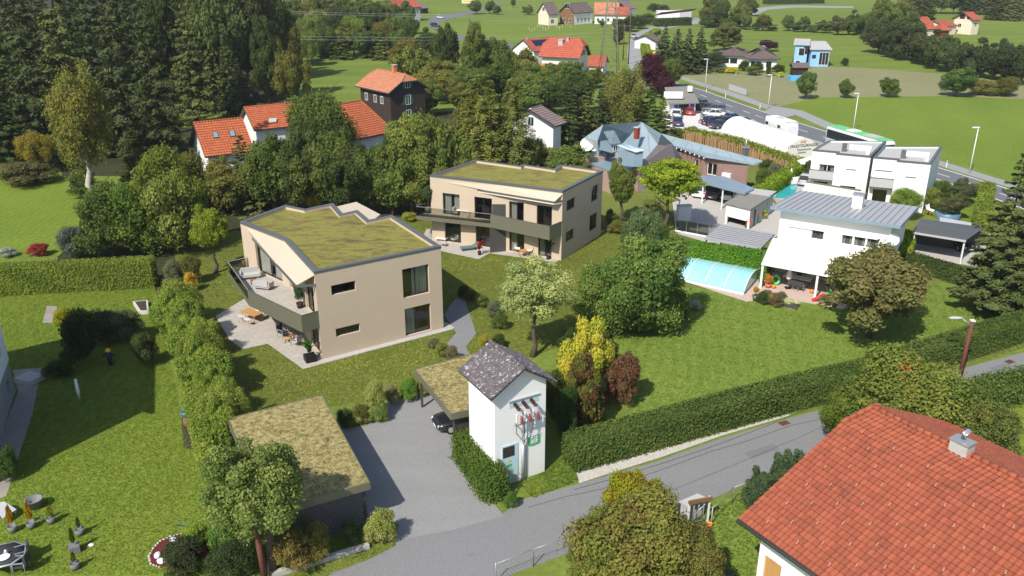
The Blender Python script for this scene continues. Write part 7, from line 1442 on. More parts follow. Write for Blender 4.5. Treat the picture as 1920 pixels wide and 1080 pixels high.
mesh_fence('chain_link_fence', 'chain-link fence at the bottom beside the lane', [(930, 1090), (1000, 1062), (1070, 1036)], 1.1); mesh_fence('chain_link_fence', 'chain-link fence with pale posts right of the gate', [(1333, 985), (1372, 945), (1440, 918), (1540, 878)], 1.15, postm='yellow' if False else 'concrete')
mesh_fence('garden_fence', 'long wire fence in front of the bungalow garden', [(1274, 137), (1340, 141), (1420, 148), (1500, 152)], 1.3, 4.5, 'trim', sp=1.2)
t = thing('panel_fence', 'grey slatted fence panel at the edge of the stubble field', 'fence', (*G2(1366, 168), 0)); a, b = G2(1366, 169), G2(1399, 180)
for i in range(5): x, y = along(a, b, math.dist(a, b) * i / 4); MB().box((x, y, .75), (.1, .1, 1.5)).build('post', M['steel'], t)
MB().bar(a, b, .04, .1, 1.4).build('panel', M['lightgrey'], t)
# reed fence behind the mauve house
rp0 = [G2(1282, 268), G2(1340, 282), G2(1400, 300), G2(1482, 335)]; t = thing('reed_fence', 'tall brown reed screen between the mauve house and the tunnel', 'fence', (*rp0[0], 0)); m = MB(); rr2 = random.Random(4)
M['reed'] = plain('dry_reed', (.36, .22, .11), .9, scale=4, var=.45)
for a, b in zip(rp0, rp0[1:]):
    L = math.dist(a, b); s = 0
    while s < L: x, y = along(a, b, s, rr2.uniform(-.12, .12)); h = rr2.uniform(1.5, 2.3); m.box((x, y, h / 2), (.09, .09, h), rr2.random()); s += .13
    MB().bar(a, b, .05, 0, 1.5, 0, -.2).build('backing', M['darkwood'], t)
m.build('reed_stalks', M['reed'], t)
kb = thing('kerb_wall', 'low pale concrete kerb along the front planting bed', 'kerb', (*G2(600, 1050), 0)); MB().bar(G2(508, 1082), G2(692, 1027), .28, 0, .28).build('kerb', M['concrete'], kb)
gt = thing('garden_gate', 'small grey-roofed garden gate with white posts by the lane', 'gate', (*G2(1310, 970), 0)); ga_, gb_ = G2(1289, 985), G2(1326, 978); ug = unit(sub(gb_, ga_)); Lg2 = math.dist(ga_, gb_)
for s in (0, Lg2): x, y = along(ga_, gb_, s); MB().box((x, y, .85), (.1, .1, 1.7), .3).build('post', M['trim'], gt)
MB().bar(along(ga_, gb_, -.1), along(ga_, gb_, Lg2 + .1), .14, 1.5, 1.72, 0, .1).build('beam', M['brownwood'], gt)
P3 = lambda s, z, o=0: (*along(ga_, gb_, s, o), z)
m = MB(); m.tube([P3(.08, .15), P3(Lg2 - .08, .15), P3(Lg2 - .08, 1.35), P3(.08, 1.35), P3(.08, .15)], .03, 6)
for f in (.25, .5, .75): m.tube([P3(Lg2 * f, .15), P3(Lg2 * f, 1.35)], .02, 5)
m.tube([P3(.08, .15), P3(Lg2 * .5, .9), P3(Lg2 - .08, 1.35)], .02, 5); m.build('gate_leaf', M['alu'], gt)
bx_ = thing('paved_stand', 'grey flat-topped bin box behind the garden gate', 'bin box', (*G2(1300, 940), 0)); Q = [G2(1273, 940, 1.2), G2(1308, 925, 1.2), G2(1327, 934, 1.2), G2(1290, 950, 1.2)]; Q2 = Q if sum(Q[i - 1][0] * Q[i][1] - Q[i][0] * Q[i - 1][1] for i in range(4)) > 0 else Q[::-1]; MB().prism(Q2, 1.12, 1.2).build('lid', M['lightgrey'], bx_); MB().prism(inset(Q2, .08), 0, 1.11).build('box', M['concrete'], bx_)
m = MB(); p = G2(1330, 988); pot = lambda mb, x, y, z, r, h: mb.lathe((x, y, z), [(0, .01), (r * .7, .01), (r, h), (r * .88, h), (r * .8, h * .8), (0, h * .8)], 14)
tag(pot(MB(), p[0], p[1], 0, .16, .25).build('flower_pot', M['orange']), 'small orange pot at the foot of the garden gate', 'flower pot')
for px, py, lb in ((1470, 794, 'rusty drain grate in the lane beside the pebble edging'), (1893, 679, 'rusty drain grate in the lane at the right edge')):
    t = thing('drain_grate', lb, 'drain grate', (*G2(px, py), 0)); x, y = G2(px, py); M.setdefault('rust', plain('rusty_iron', (.20, .075, .04), .9, scale=9, var=.4)); MB().box((x, y, .035), (.75, .5, .02), .45).build('frame', M['rust'], t); m = MB()
    for k in range(6): q_ = along((x, y), (x + math.cos(.45), y + math.sin(.45)), -.28 + k * .112); m.box((q_[0], q_[1], .052), (.05, .4, .014), .45)
    m.build('bars', M['dark'], t)
# greenish signage etc at the yard
gw = thing('glass_wall', 'grey glass balustrade on a white base along the yard ramp', 'balustrade', (*G2(1300, 438), 0)); a, b = G2(1266, 433), G2(1328, 445); MB().bar(a, b, .15, 0, .15).build('base', M['trim'], gw); MB().bar(a, b, .03, .15, 1.35).build('glass_panel', M['railglass'], gw)
for f in (0, .33, .66, 1): x, y = along(a, b, math.dist(a, b) * f); MB().box((x, y, .75), (.05, .05, 1.3)).build('post', M['steel'], gw)
t = thing('meter_cabinet', 'white meter cabinet at the left end of the yard', 'cabinet', (*G2(1281, 413), 0)); x, y = G2(1281, 413); MB().box((x, y, .9), (1.6, .7, 1.8), .2).build('cabinet', M['trim'], t); MB().box((x, y, 1.83), (1.75, .85, .06), .2).build('lid', M['lightgrey'], t)
t = thing('white_post', 'slim white post leaning beside the meter cabinet', 'post', (*G2(1268, 410), 0)); x, y = G2(1268, 410); MB().tube([(x, y, 0), (x + .3, y + .1, 2.3)], .09, 8).build('post', M['trim'], t)
def bin_(px, py, bm, lm, lb):
    x, y = G2(px, py); t = thing('wheelie_bin', lb, 'wheelie bin', (x, y, 0)); m = MB(); m.prism([(x - .24, y - .26), (x + .24, y - .26), (x + .24, y + .26), (x - .24, y + .26)], .08, .95); m.build('bin_body', bm, t); m = MB(); m.slab([(x - .3, y - .32, 1.0), (x + .3, y - .32, 1.0), (x + .3, y + .34, 1.12), (x - .3, y + .34, 1.12)], .07); m.build('lid', lm, t)
    for s in (1, -1): MB().tube([(x + s * .2, y + .3, .1), (x + s * .26, y + .3, .1)], .1, 10).build('wheel', M['rubber'], t)
bin_(1402, 428, M['brownwood'], M['toyred'], 'brown wheelie bin with pinkish-red lid'); bin_(1418, 418, M['green'], M['toyred'], 'green wheelie bin with red lid beside the yard shed'); B(1431, 411, 391, 20, (.22, .26, .03), 'round yellow-green shrub on the yard paving')
# solar panel, skylights lie on roofs: built in place on the slopes
def roof_rect(name, root, pts, zs, mat, t=.08):
    P = [(*G2(*p, z), z) for p, z in zip(pts, zs)]; o = MB().slab(P, t).build(name, mat, root); return o
oh = [o for o in C.objects if o.name.startswith('orange_roof_house')]
def on_roof(root, Apx, Bpx, ze, Rp, W, zr, pts, name, mat, lift=.12, frame=None):
    a, b = G2(*Apx, ze), G2(*Bpx, ze); e = unit(sub(b, a)); n = (-e[1], e[0]); sl = (zr - ze) / (W / 2); P = []
    for px, py in pts:
        d = ray(px, py); k = (ze + lift - HCAM) - sl * (a[0] * n[0] + a[1] * n[1]); t = k / (d[2] - sl * (d[0] * n[0] + d[1] * n[1])); P.append((d[0] * t, d[1] * t, HCAM + d[2] * t))
    o = MB().slab(P, .1).build(name, M[frame or mat], root)
    if frame: c = sum((Vector(p) for p in P), Vector()) / 4; Q = [tuple(Vector(p).lerp(c, .16) + Vector((0, 0, .012))) for p in P]; MB().slab(Q, .01).build('pane', M[mat], o)
    return o
on_roof(oh[0], (384, 294), (478, 283), 4.6, None, 9, 8.3, [(401, 259), (411, 257.5), (407, 246), (398, 247)], 'skylight', 'bluemetal', frame='frame'); on_roof(oh[0], (384, 294), (478, 283), 4.6, None, 9, 8.3, [(432, 256.5), (442, 255), (439, 243), (430, 244)], 'skylight', 'bluemetal', frame='frame')
on_roof(oh[1], (476, 244), (572, 234), 4.6, None, 9, 7.3, [(503, 229), (518, 228), (519, 221), (504, 222)], 'roof_hatch', 'lightgrey', .35)
brn = [o for o in C.objects if o.name.startswith('barn')][0]; on_roof(brn, (1001, 97), (1050, 92), 4.2, None, 9, 6.9, [(1004, 86), (1022, 84.5), (1030, 73.5), (996, 75.5)], 'solar_panel', 'pvblue', .15)
# trampoline, blue tarpaulin pool of the bungalow, field posts
t = thing('trampoline', 'dark blue garden trampoline with net in the forest shade', 'trampoline', (*G2(424, 205), 0)); x, y = G2(424, 206)
MB().lathe((x, y, 0), [(0, .8), (1.8, .8), (1.9, .78)], 20).build('mat', M['black'], t); M['navyp'] = plain('navy_padding', (.02, .04, .16), .7); MB().tube([(x + 1.9 * math.cos(a), y + 1.9 * math.sin(a), .82) for a in np.linspace(0, 6.283, 21)], .09, 6, cap=False).build('rim', M['navyp'], t)
for k in range(6): a = k * 1.047; MB().tube([(x + 1.95 * math.cos(a), y + 1.95 * math.sin(a), 0), (x + 1.95 * math.cos(a), y + 1.95 * math.sin(a), 2.7)], .05, 6).build('net_pole', M['navyp'], t)
t = thing('garden_hut', 'small dark-roofed hut with a light blue tarpaulin by the blue house', 'hut', (*G2(1497, 140), 0)); x, y = G2(1497, 141); MB().box((x, y, 1.1), (3.6, 2.5, 2.2)).build('wall', M['darkwood'], t); m = MB(); m.slab([(x - 2.2, y - 1.7, 2.1), (x + 2.2, y - 1.7, 2.1), (x + 2.2, y, 3.1), (x - 2.2, y, 3.1)], .12); m.slab([(x - 2.2, y, 3.1), (x + 2.2, y, 3.1), (x + 2.2, y + 1.7, 2.1), (x - 2.2, y + 1.7, 2.1)], .12); m.build('roof', M['tilebrown'], t)
M['tarpblue'] = plain('blue_tarpaulin', (.10, .38, .62), .5); tp = MB(); x, y = G2(1497, 150); tp.prism([(x - 2.3, y - 1.2), (x + 2.3, y - 1.2), (x + 2.6, y + 1.2), (x - 2.4, y + 1.2)], .01, 1.0); tag(tp.build('tarpaulin_stack', M['tarpblue']), 'light blue tarpaulin-covered stack below the dark hut', 'covered stack')
fp = tag(MB().box((0, 0, .55), (.14, .14, 1.1)).build('fence_post', M['stone']), 'pale wooden post standing in the farm meadow', 'fence post', 'posts in the farm meadow')
for i in range(16):
    o = fp if i == 0 else clone(fp, (0, 0, 0)); o.location = (*G2(992 + i * 5.2, 56 + 4 * math.sin(i * 1.3) - i * .45), 0)
# ================================================================ garden furniture and pots
def chair_proto(name, style, seatm, legm):
    r = thing(name, 'x', 'chair', (0, 0, 0))
    if style == 'shell':
        m = MB(); n = 8
        for i in range(n):
            for j in range(6):
                f = lambda u, v: (.24 * (u * 2 - 1) * (1 + .05 * v), -.24 + .48 * min(v, .6) / .6 if v < .6 else .24 + (v - .6) * .25, .42 + .05 * (abs(u * 2 - 1) ** 2.5) * 2.2 + (max(0, v - .55) * .95))
                a, b = i / n, (i + 1) / n; c, d = j / 6, (j + 1) / 6; m.face([f(a, c), f(b, c), f(b, d), f(a, d)], 0, True)
        m.build('seat_shell', seatm, r)
        for sx_ in (-.18, .18):
            for sy in (-.18, .18): MB().tube([(sx_ * .5, sy * .5, .42), (sx_ * 1.2, sy * 1.2, 0)], .016, 5).build('leg', legm, r)
    else:
        d = .3 if style == 'arm' else .38
        MB().box((0, 0, .42), (d * 1.8, d * 1.8, .08)).build('seat', seatm, r); m = MB(); m.slab([(-d * .9, d * .8, .92), (d * .9, d * .8, .92), (d * .9, d * 1.15, 1.0), (-d * .9, d * 1.15, 1.0)], .5); m.build('backrest', seatm, r)
        for s in (1, -1): MB().box((s * d * .95, 0, .66), (.05, d * 1.7, .05)).build('armrest', legm, r)
        for sx_ in (-1, 1):
            for sy in (-1, 1): MB().tube([(sx_ * d * .9, sy * d * .8, 0), (sx_ * d * .9, sy * d * .8, .64)], .018, 5).build('leg', legm, r)
    return r
M['whitep'] = plain('white_plastic', (.72, .71, .68), .4); M['teal'] = plain('teal_cushion', (.10, .17, .17), .9); M['darkcloth'] = plain('charcoal_textilene', (.045, .045, .05), .8)
CH = {'shell': chair_proto('garden_chair', 'shell', M['whitep'], M['wood']), 'dark': chair_proto('garden_chair', 'arm', M['darkcloth'], M['steel']), 'lounge': chair_proto('lounge_chair', 'big', M['cloth'], M['steel']), 'wood': chair_proto('garden_chair', 'arm', M['cloth'], M['wood'])}
cu = set()
def chair(px, py, z, az, kind, lb, s=1.0):
    o = CH[kind] if kind not in cu else clone(CH[kind], (0, 0, 0)); cu.add(kind); o.location = (*G2(px, py, z), z); o.rotation_euler = (0, 0, R(az)); o.scale = (s,) * 3; o['label'] = lb; return o
def table(px, py, z, az, L, W, topm, legm, lb, h=.74, rnd_=False, cloth=None):
    t = thing('garden_table', lb, 'table', (*G2(px, py, z), z), rz=R(az)); m = MB()
    if rnd_: m.lathe((0, 0, h - .04), [(0, 0), (L / 2, 0), (L / 2, .04), (0, .04)], 20)
    else: m.box((0, 0, h - .02), (L, W, .05))
    m.build('table_top', topm, t, True)
    for sx_ in (-1, 1):
        for sy in (-1, 1): MB().tube([(sx_ * L * .42, sy * W * .4, 0), (sx_ * L * (.42 if not rnd_ else .2), sy * W * (.4 if not rnd_ else .2), h - .03)], .03, 5).build('leg', legm, t, True)
    return t
zt = .06; zb = 3.15
table(473, 600, zt, -35, 1.9, .95, M['wood'], M['wood'], 'light wooden dining table on the near house terrace')
for px, py, az, lb in ((484, 592, -30, 'white shell chair at the back left of the wooden table'), (493, 597, -30, 'white shell chair at the back right of the wooden table'), (455, 604, 150, 'white shell chair at the front left of the wooden table'), (467, 610, 150, 'white shell chair at the front right of the wooden table')): chair(px, py, zt, az, 'shell', lb)
chair(531, 632, zt, 60, 'dark', 'black lounge chair on the near terrace', 1.15); chair(556, 647, zt, -120, 'lounge', 'grey lounge chair beside the round wooden tables', .95)
table(541, 641, zt, 0, .6, .6, M['wood'], M['frame'], 'lower round wooden side table on the near terrace', .4, True); table(549, 637, zt, 0, .55, .55, M['brownwood'], M['frame'], 'darker round side table between the lounge chairs', .46, True)
def sofa(px, py, z, az, W, lb):
    t = thing('outdoor_sofa', lb, 'sofa', (*G2(px, py, z), z), rz=R(az)); MB().box((0, 0, .3), (W, .8, .22)).build('seat', M['cloth'], t, True); MB().box((0, .38, .6), (W, .18, .5)).build('backrest', M['cloth'], t, True)
    for s in (1, -1): MB().box((s * (W / 2 + .05), 0, .45), (.12, .8, .4)).build('armrest', M['cloth'], t, True)
    for a in (1, -1):
        for b in (1, -1): MB().box((a * W * .42, b * .32, .09), (.05, .05, .18)).build('leg', M['steel'], t, True)
sofa(470, 521, zb, 20, 1.5, 'pale grey outdoor sofa on the near balcony'); sofa(495, 541, zb, 165, 1.3, 'striped grey bench on the near balcony'); table(476, 532, zb, 20, .5, .5, M['brownwood'], M['frame'], 'small square balcony table with a plant', .38)
def planter(px, py, z, r, h, lb, potm, kind='bush', tc='mid', ph=1.0, pr=.5, square=False, mat='leaf', trunk=0, name='potted_plant'):
    x, y = G2(px, py, z); t = thing(name, lb, 'potted plant', (x, y, z)); m = MB()
    if square: m.box((0, 0, h / 2), (r * 2, r * 2, h), .5)
    else: m.lathe((0, 0, 0), [(0, .01), (r * .72, .01), (r, h), (r * .88, h), (r * .85, h * .88), (0, h * .86)], 16)
    m.build('pot', potm, t, True); c = GREENS[tc] if isinstance(tc, str) else tc
    if kind == 'palm':
        rg = random.Random(int(px)); lf = MB()
        for k in range(11):
            a = k * 2.4; L = pr * rg.uniform(.8, 1.3); z0 = h + ph * rg.uniform(.15, .5); pts = [(math.cos(a) * L * u, math.sin(a) * L * u, z0 + ph * .55 * math.sin(u * 2.0)) for u in (0, .33, .66, 1)]; wd = .11 * pr / .5
            for i in range(3): p, q_ = pts[i], pts[i + 1]; w0, w1 = wd * (1 - i * .2), wd * (.8 - i * .35) if i < 2 else .01; nx, ny = -math.sin(a), math.cos(a); lf.face([(p[0] - nx * w0, p[1] - ny * w0, p[2]), (q_[0] - nx * w1, q_[1] - ny * w1, q_[2]), (q_[0] + nx * w1, q_[1] + ny * w1, q_[2]), (p[0] + nx * w0, p[1] + ny * w0, p[2])], 0, True)
        lf.build('leaves', M['leaf'], t, True).color = (*c, 1); MB().tube([(0, 0, h * .8), (0, 0, h + ph * .5)], .04, 6).build('stem', M['bark'], t, True)
    else:
        o = link('foliage', CR[kind][int(px) % len(CR[kind])], t, M[mat], c); o.scale = (pr, pr, ph / 2); o.location = (0, 0, h * .8 + trunk + ph / 2)
        if trunk: MB().tube([(0, 0, h * .7), (0, 0, h + trunk + .2)], .035, 6).build('stem', M['bark'], t, True)
    return t
planter(582, 676, zt, .42, .5, 'banana plant in a black box at the near terrace corner', M['black'], 'palm', (.05, .13, .03), 1.3, .75, True)
planter(563, 577, zb, .3, .45, 'tall leafy plant at the balcony corner of the near house', M['darkwood'], 'wisp', (.05, .10, .04), 1.7, .5)
planter(466, 492, zb, .3, .5, 'plant in a black pot by the balcony door', M['black'], 'bush', 'grey', .8, .35); t = thing('basket', 'brown wicker lantern beside the black pot on the balcony', 'basket', (*G2(459, 499, zb), zb)); MB().lathe((0, 0, 0), [(0, 0), (.2, 0), (.24, .4), (.2, .6), (.16, .62)], 12).build('basket', M['brownwood'], t, True); MB().tube([(-.1, 0, .6), (0, 0, .8), (.1, 0, .6)], .015, 5).build('handle', M['black'], t, True)
# farther house
table(871, 406, zb, -25, 1.5, .9, M['whitep'], M['whitep'], 'white dining table on the farther balcony')
for px, py, az, lb in ((856, 405, 70, 'wooden chair left of the white balcony table'), (862, 396, 160, 'wooden chair behind the white balcony table'), (889, 401, -60, 'wooden chair right of the white balcony table'), (884, 408, -80, 'front wooden chair right of the balcony table')): chair(px, py, zb, az, 'wood', lb)
planter(803, 399, zb, .42, .6, 'small olive tree in a dark pot at the balcony end', M['cap'], 'airy', (.06, .09, .04), 1.8, .85, trunk=.7); planter(1026, 414, zb, .2, .3, 'spiky plant behind the right parapet', M['lightgrey'], 'palm', (.14, .19, .09), .8, .55)
def lounger(px, py, z, az, m1, lb):
    t = thing('sun_lounger', lb, 'sun lounger', (*G2(px, py, z), z), rz=R(az)); MB().box((-.35, 0, .3), (1.3, .7, .12)).build('mattress', m1, t, True); MB().slab([(.3, -.35, .36), (.95, -.35, .72), (.95, .35, .72), (.3, .35, .36)], .1).build('backrest', m1, t, True)
    for a in (-.9, .5):
        for b in (-.3, .3): MB().box((a, b, .13), (.05, .05, .26)).build('leg', M['frame'], t, True)
lounger(881, 468, zt, 20, M['teal'], 'dark teal sun lounger on the farther terrace'); chair(812, 445, zt, 20, 'lounge', 'pale reclining chair at the left of the farther terrace', .9); chair(852, 454, zt, -60, 'lounge', 'pale reclining chair right of the low white table', .9); table(829, 452, zt, -20, 1.2, .9, M['whitep'], M['whitep'], 'low white table on the farther terrace', .4); table(832, 461, zt, -20, .7, .5, M['cloth'], M['steel'], 'small folding footstool below the low white table', .35)
planter(899, 478, zt, .2, .4, 'red-leaved plant in a black pot on the farther terrace', M['black'], 'palm', (.45, .02, .04), 1.2, .5)
chair(969, 475, zt, 60, 'shell', 'white shell chair left of the small wooden table', 1.1); chair(992, 479, zt, -70, 'shell', 'white shell chair right of the small wooden table', 1.1); table(981, 481, zt, 10, .8, .7, M['wood'], M['wood'], 'small square wooden table on the right terrace', .7); planter(1028, 486, zt, .22, .35, 'dark palm in a black pot at the right terrace corner', M['black'], 'palm', (.03, .06, .03), 1.7, .7)
# potted conifers and pots in the left garden
M['potgrey'] = plain('grey_planter', (.16, .165, .17), .7)
for px, py, ty, w_, tc, lb, sq in ((25.5, 997, 942, 19, (.34, .19, .02), 'leftmost golden conifer in a grey round pot', 0), (60, 990, 935, 20, (.34, .21, .02), 'second golden conifer in a grey round pot', 0), (97, 981, 947, 22, (.22, .22, .03), 'short yellow-green conifer in a low pot', 0), (151, 1003, 967, 13, (.07, .10, .02), 'slim green conifer in the uppermost pot of three', 0), (141, 1034, 984, 15, (.07, .10, .02), 'slim green conifer in the square grey pot', 1), (142, 1067, 1032, 15, (.09, .12, .02), 'slim green conifer in the lowest round pot', 0)):
    p, h, r = ap(px, py, ty, w_); planter(px, py, 0, .26, .42, lb, M['potgrey'], 'cone', tc, h - .3, r, bool(sq))
x, y = G2(67, 952); tag(MB().lathe((x, y, 0), [(0, .02), (.3, .02), (.48, .6), (.5, .62), (.42, .6), (.34, .3), (0, .3)], 24).build('empty_pot', M['potgrey']), 'large empty grey pot on the left lawn', 'pot')
t = thing('patio_table', 'octagonal dark garden table with white dish at the bottom-left corner', 'table', (*G2(14, 1062), 0)); m = MB(); m.lathe((0, 0, .72), [(0, 0), (1.0, 0), (1.0, .04), (0, .04)], 8); m.build('table_top', M['darkcloth'], t, True); m = MB(); m.lathe((0, 0, .715), [(1.0, -.01), (1.1, -.01), (1.1, .055), (1.0, .055)], 8); m.build('rim', M['alu'], t, True)
for k in range(4): a = .78 + k * 1.57; MB().tube([(math.cos(a) * .85, math.sin(a) * .85, 0), (math.cos(a) * .8, math.sin(a) * .8, .72)], .03, 6).build('leg', M['alu'], t, True)
tag(MB().lathe((*G2(8, 1046, .76), .76), [(0, .0), (.2, .01), (.3, .06), (.28, .07), (.0, .02)], 14).build('serving_dish', M['trim']), 'white dish on the octagonal garden table', 'dish'); tag(MB().lathe((*G2(12, 1038, .76), .76), [(0, 0), (.09, 0), (.12, .1), (.05, .25), (0, .26)], 12).build('teapot', M['alu']), 'silver pot beside the white dish', 'pot')
chair(44, 1052, 0, -60, 'dark', 'dark folding chair upper right of the octagonal table', 1.15); chair(42, 1072, 0, -80, 'dark', 'dark folding chair lower right of the octagonal table', 1.15)
t = thing('sand_board', 'grey tilted board on legs at the left edge', 'table', (*G2(5, 965), 0)); MB().slab([(*G2(-15, 945, .6), .6), (*G2(8, 940, .6), .6), (*G2(31, 955, .5), .5), (*G2(5, 972, .5), .5)], .06).build('board', M['lightgrey'], t); x, y = G2(9, 982, 0); MB().tube([(x, y, 0), (x, y + .1, .5)], .03, 5).build('leg', M['steel'], t); x, y = G2(28, 958, .4); MB().tube([(x, y, 0), (x, y, .47)], .03, 5).build('leg', M['steel'], t)
x, y = G2(171, 1022); tag(MB().lathe((x, y, .015), [(0, .03), (.13, .03), (.15, 0)], 14).build('white_disc', M['trim']), 'small white disc lying on the left lawn', 'disc')
t = thing('path_light', 'small solar path light between the potted conifers', 'garden light', (*G2(80, 979), 0)); MB().tube([(0, 0, 0), (0, 0, .3)], .012, 5).build('stem', M['steel'], t, True); MB().lathe((0, 0, .3), [(0, 0), (.05, .0), (.07, .06), (0, .08)], 10).build('lamp_head', M['trim'], t, True)
t = thing('rotary_dryer', 'folded rotary clothes dryer in a pale cover on the shaded lawn', 'clothes dryer', (*G2(151, 757), 0)); MB().tube([(0, 0, 0), (0, 0, 1.9)], .025, 6).build('pole', M['alu'], t, True); MB().tube([(0, 0, .45), (0, 0, 1.0), (0, 0, 1.95)], [.06, .13, .09], 8).build('cover', M['whitep'], t, True)
t = thing('rain_barrel', 'brown barrel with white stones beside the thuja row', 'barrel', (*G2(355, 800), 0)); MB().lathe((0, 0, 0), [(0, 0), (.28, 0), (.36, .35), (.3, .8), (0, .8)], 16).build('barrel', M['brownwood'], t, True); MB().lathe((0, 0, .78), [(0, .03), (.31, .03), (.33, 0)], 16).build('lid', M['greymetal'], t, True)
t = thing('blue_planter', 'bluish glazed pot next to the brown barrel', 'pot', (*G2(349, 782), 0)); M['glaze'] = plain('blue_glaze', (.08, .16, .20), .25); MB().lathe((0, 0, 0), [(0, 0), (.2, 0), (.36, .35), (.33, .5), (.27, .45), (0, .4)], 16).build('pot', M['glaze'], t, True); MB().lathe((0, 0, .38), [(0, .03), (.26, .0)], 12).build('soil', M['soil'], t, True)
sheet('soil_patch', [(340, 785), (366, 782), (370, 845), (345, 840)], M['soil'], .018)
rs = random.Random(3)
def stone(x, y, s, lb, grp=None, mat='stone', z=0): m = MB(); m.ball((0, 0, s * .3), (s, s * rs.uniform(.6, .9), s * .5), 5); o = m.build('stone', M[mat]); o.location = (x, y, z); o.rotation_euler = (0, 0, rs.random() * 3); return tag(o, lb, 'stone', grp)
bed = [(340, 1001), (320, 1006), (300, 1015), (287, 1029), (279, 1044), (283, 1058), (300, 1064), (340, 1062), (385, 1046), (400, 1020), (375, 1003)]
sheet('mulch_bed', bed, M['mulch'], .02)
W = [G2(*p) for p in bed[:7]]; q0 = None
for a, b in zip(W, W[1:]):
    L = math.dist(a, b); s = 0
    while s < L:
        x, y = along(a, b, s)
        if q0 is None: q0 = stone(x, y, .075, 'pale edging stone around the red mulch bed', 'edging stones of the mulch bed')
        else: o = clone(q0, (x, y, 0), rs.random() * 3, scale=rs.uniform(.8, 1.3))
        s += .19
for px, py, lb in ((296, 1043, 'upper white boulder on the red mulch'), (303, 1054, 'lower white boulder on the red mulch'), (326, 1014, 'white boulder at the top of the mulch bed')): stone(*G2(px, py), .27, lb, mat='trim')
t = thing('blue_hoop', 'blue bent hoops over the mulch bed', 'garden hoop', (*G2(350, 1000), 0)); M['hoop'] = plain('blue_grey_tube', (.12, .17, .26), .4)
for dx in (0, 8): MB().tube([(*G2(330 + dx, 984 + dx * .3, .0), 0), (*G2(345 + dx, 982, .8), .8), (*G2(358 + dx, 992, .9), .9), (*G2(364, 1008, 0), 0)], .035, 6).build('hoop', M['hoop'], t)
# scarecrow-like garden figure
t = thing('garden_figure', 'dark-clothed garden scarecrow with yellow hat in the shaded bed', 'scarecrow', (*G2(208, 686), 0)); m = MB(); m.tube([(0, 0, 0), (0, 0, .6)], .05, 6).build('stake', M['darkwood'], t, True); m = MB(); m.tube([(-.1, 0, .15), (-.09, 0, .6), (0, 0, .7), (0, 0, 1.05), (0, 0, 1.15)], [.09, .1, .2, .2, .08], 10); m.tube([(.1, 0, .15), (.09, 0, .6), (0, 0, .72)], [.09, .1, .15], 8); m.tube([(0, 0, 1.05), (-.3, 0, 1.0), (-.5, 0, .8)], [.1, .08, .05], 8); m.tube([(0, 0, 1.05), (.3, 0, 1.0), (.5, 0, .8)], [.1, .08, .05], 8); m.build('jacket', M['darkcloth'], t, True)
MB().ball((0, 0, 1.27), .13, 8).build('head', M['cream'], t, True); MB().lathe((0, 0, 1.33), [(.24, 0), (.14, .03), (.12, .14), (0, .17)], 14).build('hat', M['yellow'], t, True)
# raised bed and slabs of the vegetable patch
setting('paving_slab', MB().prism([G2(80, 606), G2(88, 575), G2(108, 575), G2(98, 606)], 0, .05), M['slabs'])
t = thing('raised_bed', 'low stone bed corner beside the thuja row', 'raised bed', (*G2(265, 578), 0)); MB().prism([G2(250, 572), G2(278, 569), G2(280, 590), G2(262, 590)], 0, .35).build('border', M['stone'], t); MB().prism(inset([G2(262, 590), G2(280, 590), G2(278, 569), G2(250, 572)], .15), .3, .37).build('soil', M['soil'], t)
# porch life of the white house
zp = .03
planter(1416, 563, zp, .32, .5, 'orange-leaved shrub in a dark pot at the terrace corner', M['cap'], 'bush', (.40, .22, .03), .7, .35, trunk=.25); planter(1427, 536, zp, .2, .3, 'small round plant at the foot of the porch post', M['terracotta'], 'bush', 'olive', .4, .3)
t = thing('parasol', 'folded white parasol in front of the porch table', 'parasol', (*G2(1477, 541), zp)); MB().tube([(0, 0, 0), (0, 0, 2.5)], .03, 6).build('pole', M['lightgrey'], t, True); MB().tube([(0, 0, .9), (0, 0, 1.1), (0, 0, 1.7), (0, 0, 2.05), (0, 0, 2.5)], [.2, .3, .2, .1, .02], 10).build('canopy', M['tarp'], t, True); MB().box((0, 0, .05), (.5, .5, .1)).build('base', M['black'], t, True)
table(1494, 533, zp, -32, 2.6, 1.0, M['whitep'], M['greymetal'], 'long white-clothed table under the porch')
for i, (px, py, az) in enumerate(((1484, 541, 148), (1492, 543, 148), (1501, 545, 148), (1497, 526, -32))): chair(px, py, zp, az, 'dark', ['left', 'middle', 'right', 'rear'][i] + ' dark chair at the white-clothed porch table')
t = thing('slide', 'small red and green toy slide on the terrace edge', 'toy slide', (*G2(1553, 565), zp)); x, y = 0, 0
MB().slab([(-1.5, -.2, .12), (-.4, -.2, .75), (-.4, .2, .75), (-1.5, .2, .12)], .08).build('chute', M['toyred'], t, True); MB().box((-.2, 0, .72), (.45, .45, .06)).build('platform', M['toygreen'], t, True); MB().tube([(.05, -.2, .75), (.05, -.2, 1.1), (.05, .2, 1.1), (.05, .2, .75)], .04, 6).build('handrail', M['toygreen'], t, True); MB().slab([(.45, -.22, .05), (.0, -.22, .72), (.0, .22, .72), (.45, .22, .05)], .06).build('ladder', M['toyred'], t, True)
t = thing('toy_tractor', 'yellow toy tractor beside the slide', 'toy', (*G2(1573, 556), zp)); MB().box((0, 0, .32), (.6, .3, .2)).build('body', M['yellow'], t, True); MB().box((-.1, 0, .5), (.2, .28, .2)).build('seat', M['toygreen'], t, True)
for a in (-.22, .22):
    for b in (-.2, .2): MB().tube([(a, b - .04, .15), (a, b + .04, .15)], .15, 12).build('wheel', M['black'], t, True)
t = thing('barbecue', 'black kettle barbecue at the right of the porch', 'barbecue', (*G2(1551, 548), zp)); MB().ball((0, 0, .85), (.32, .32, .25), 8).build('kettle', M['black'], t, True)
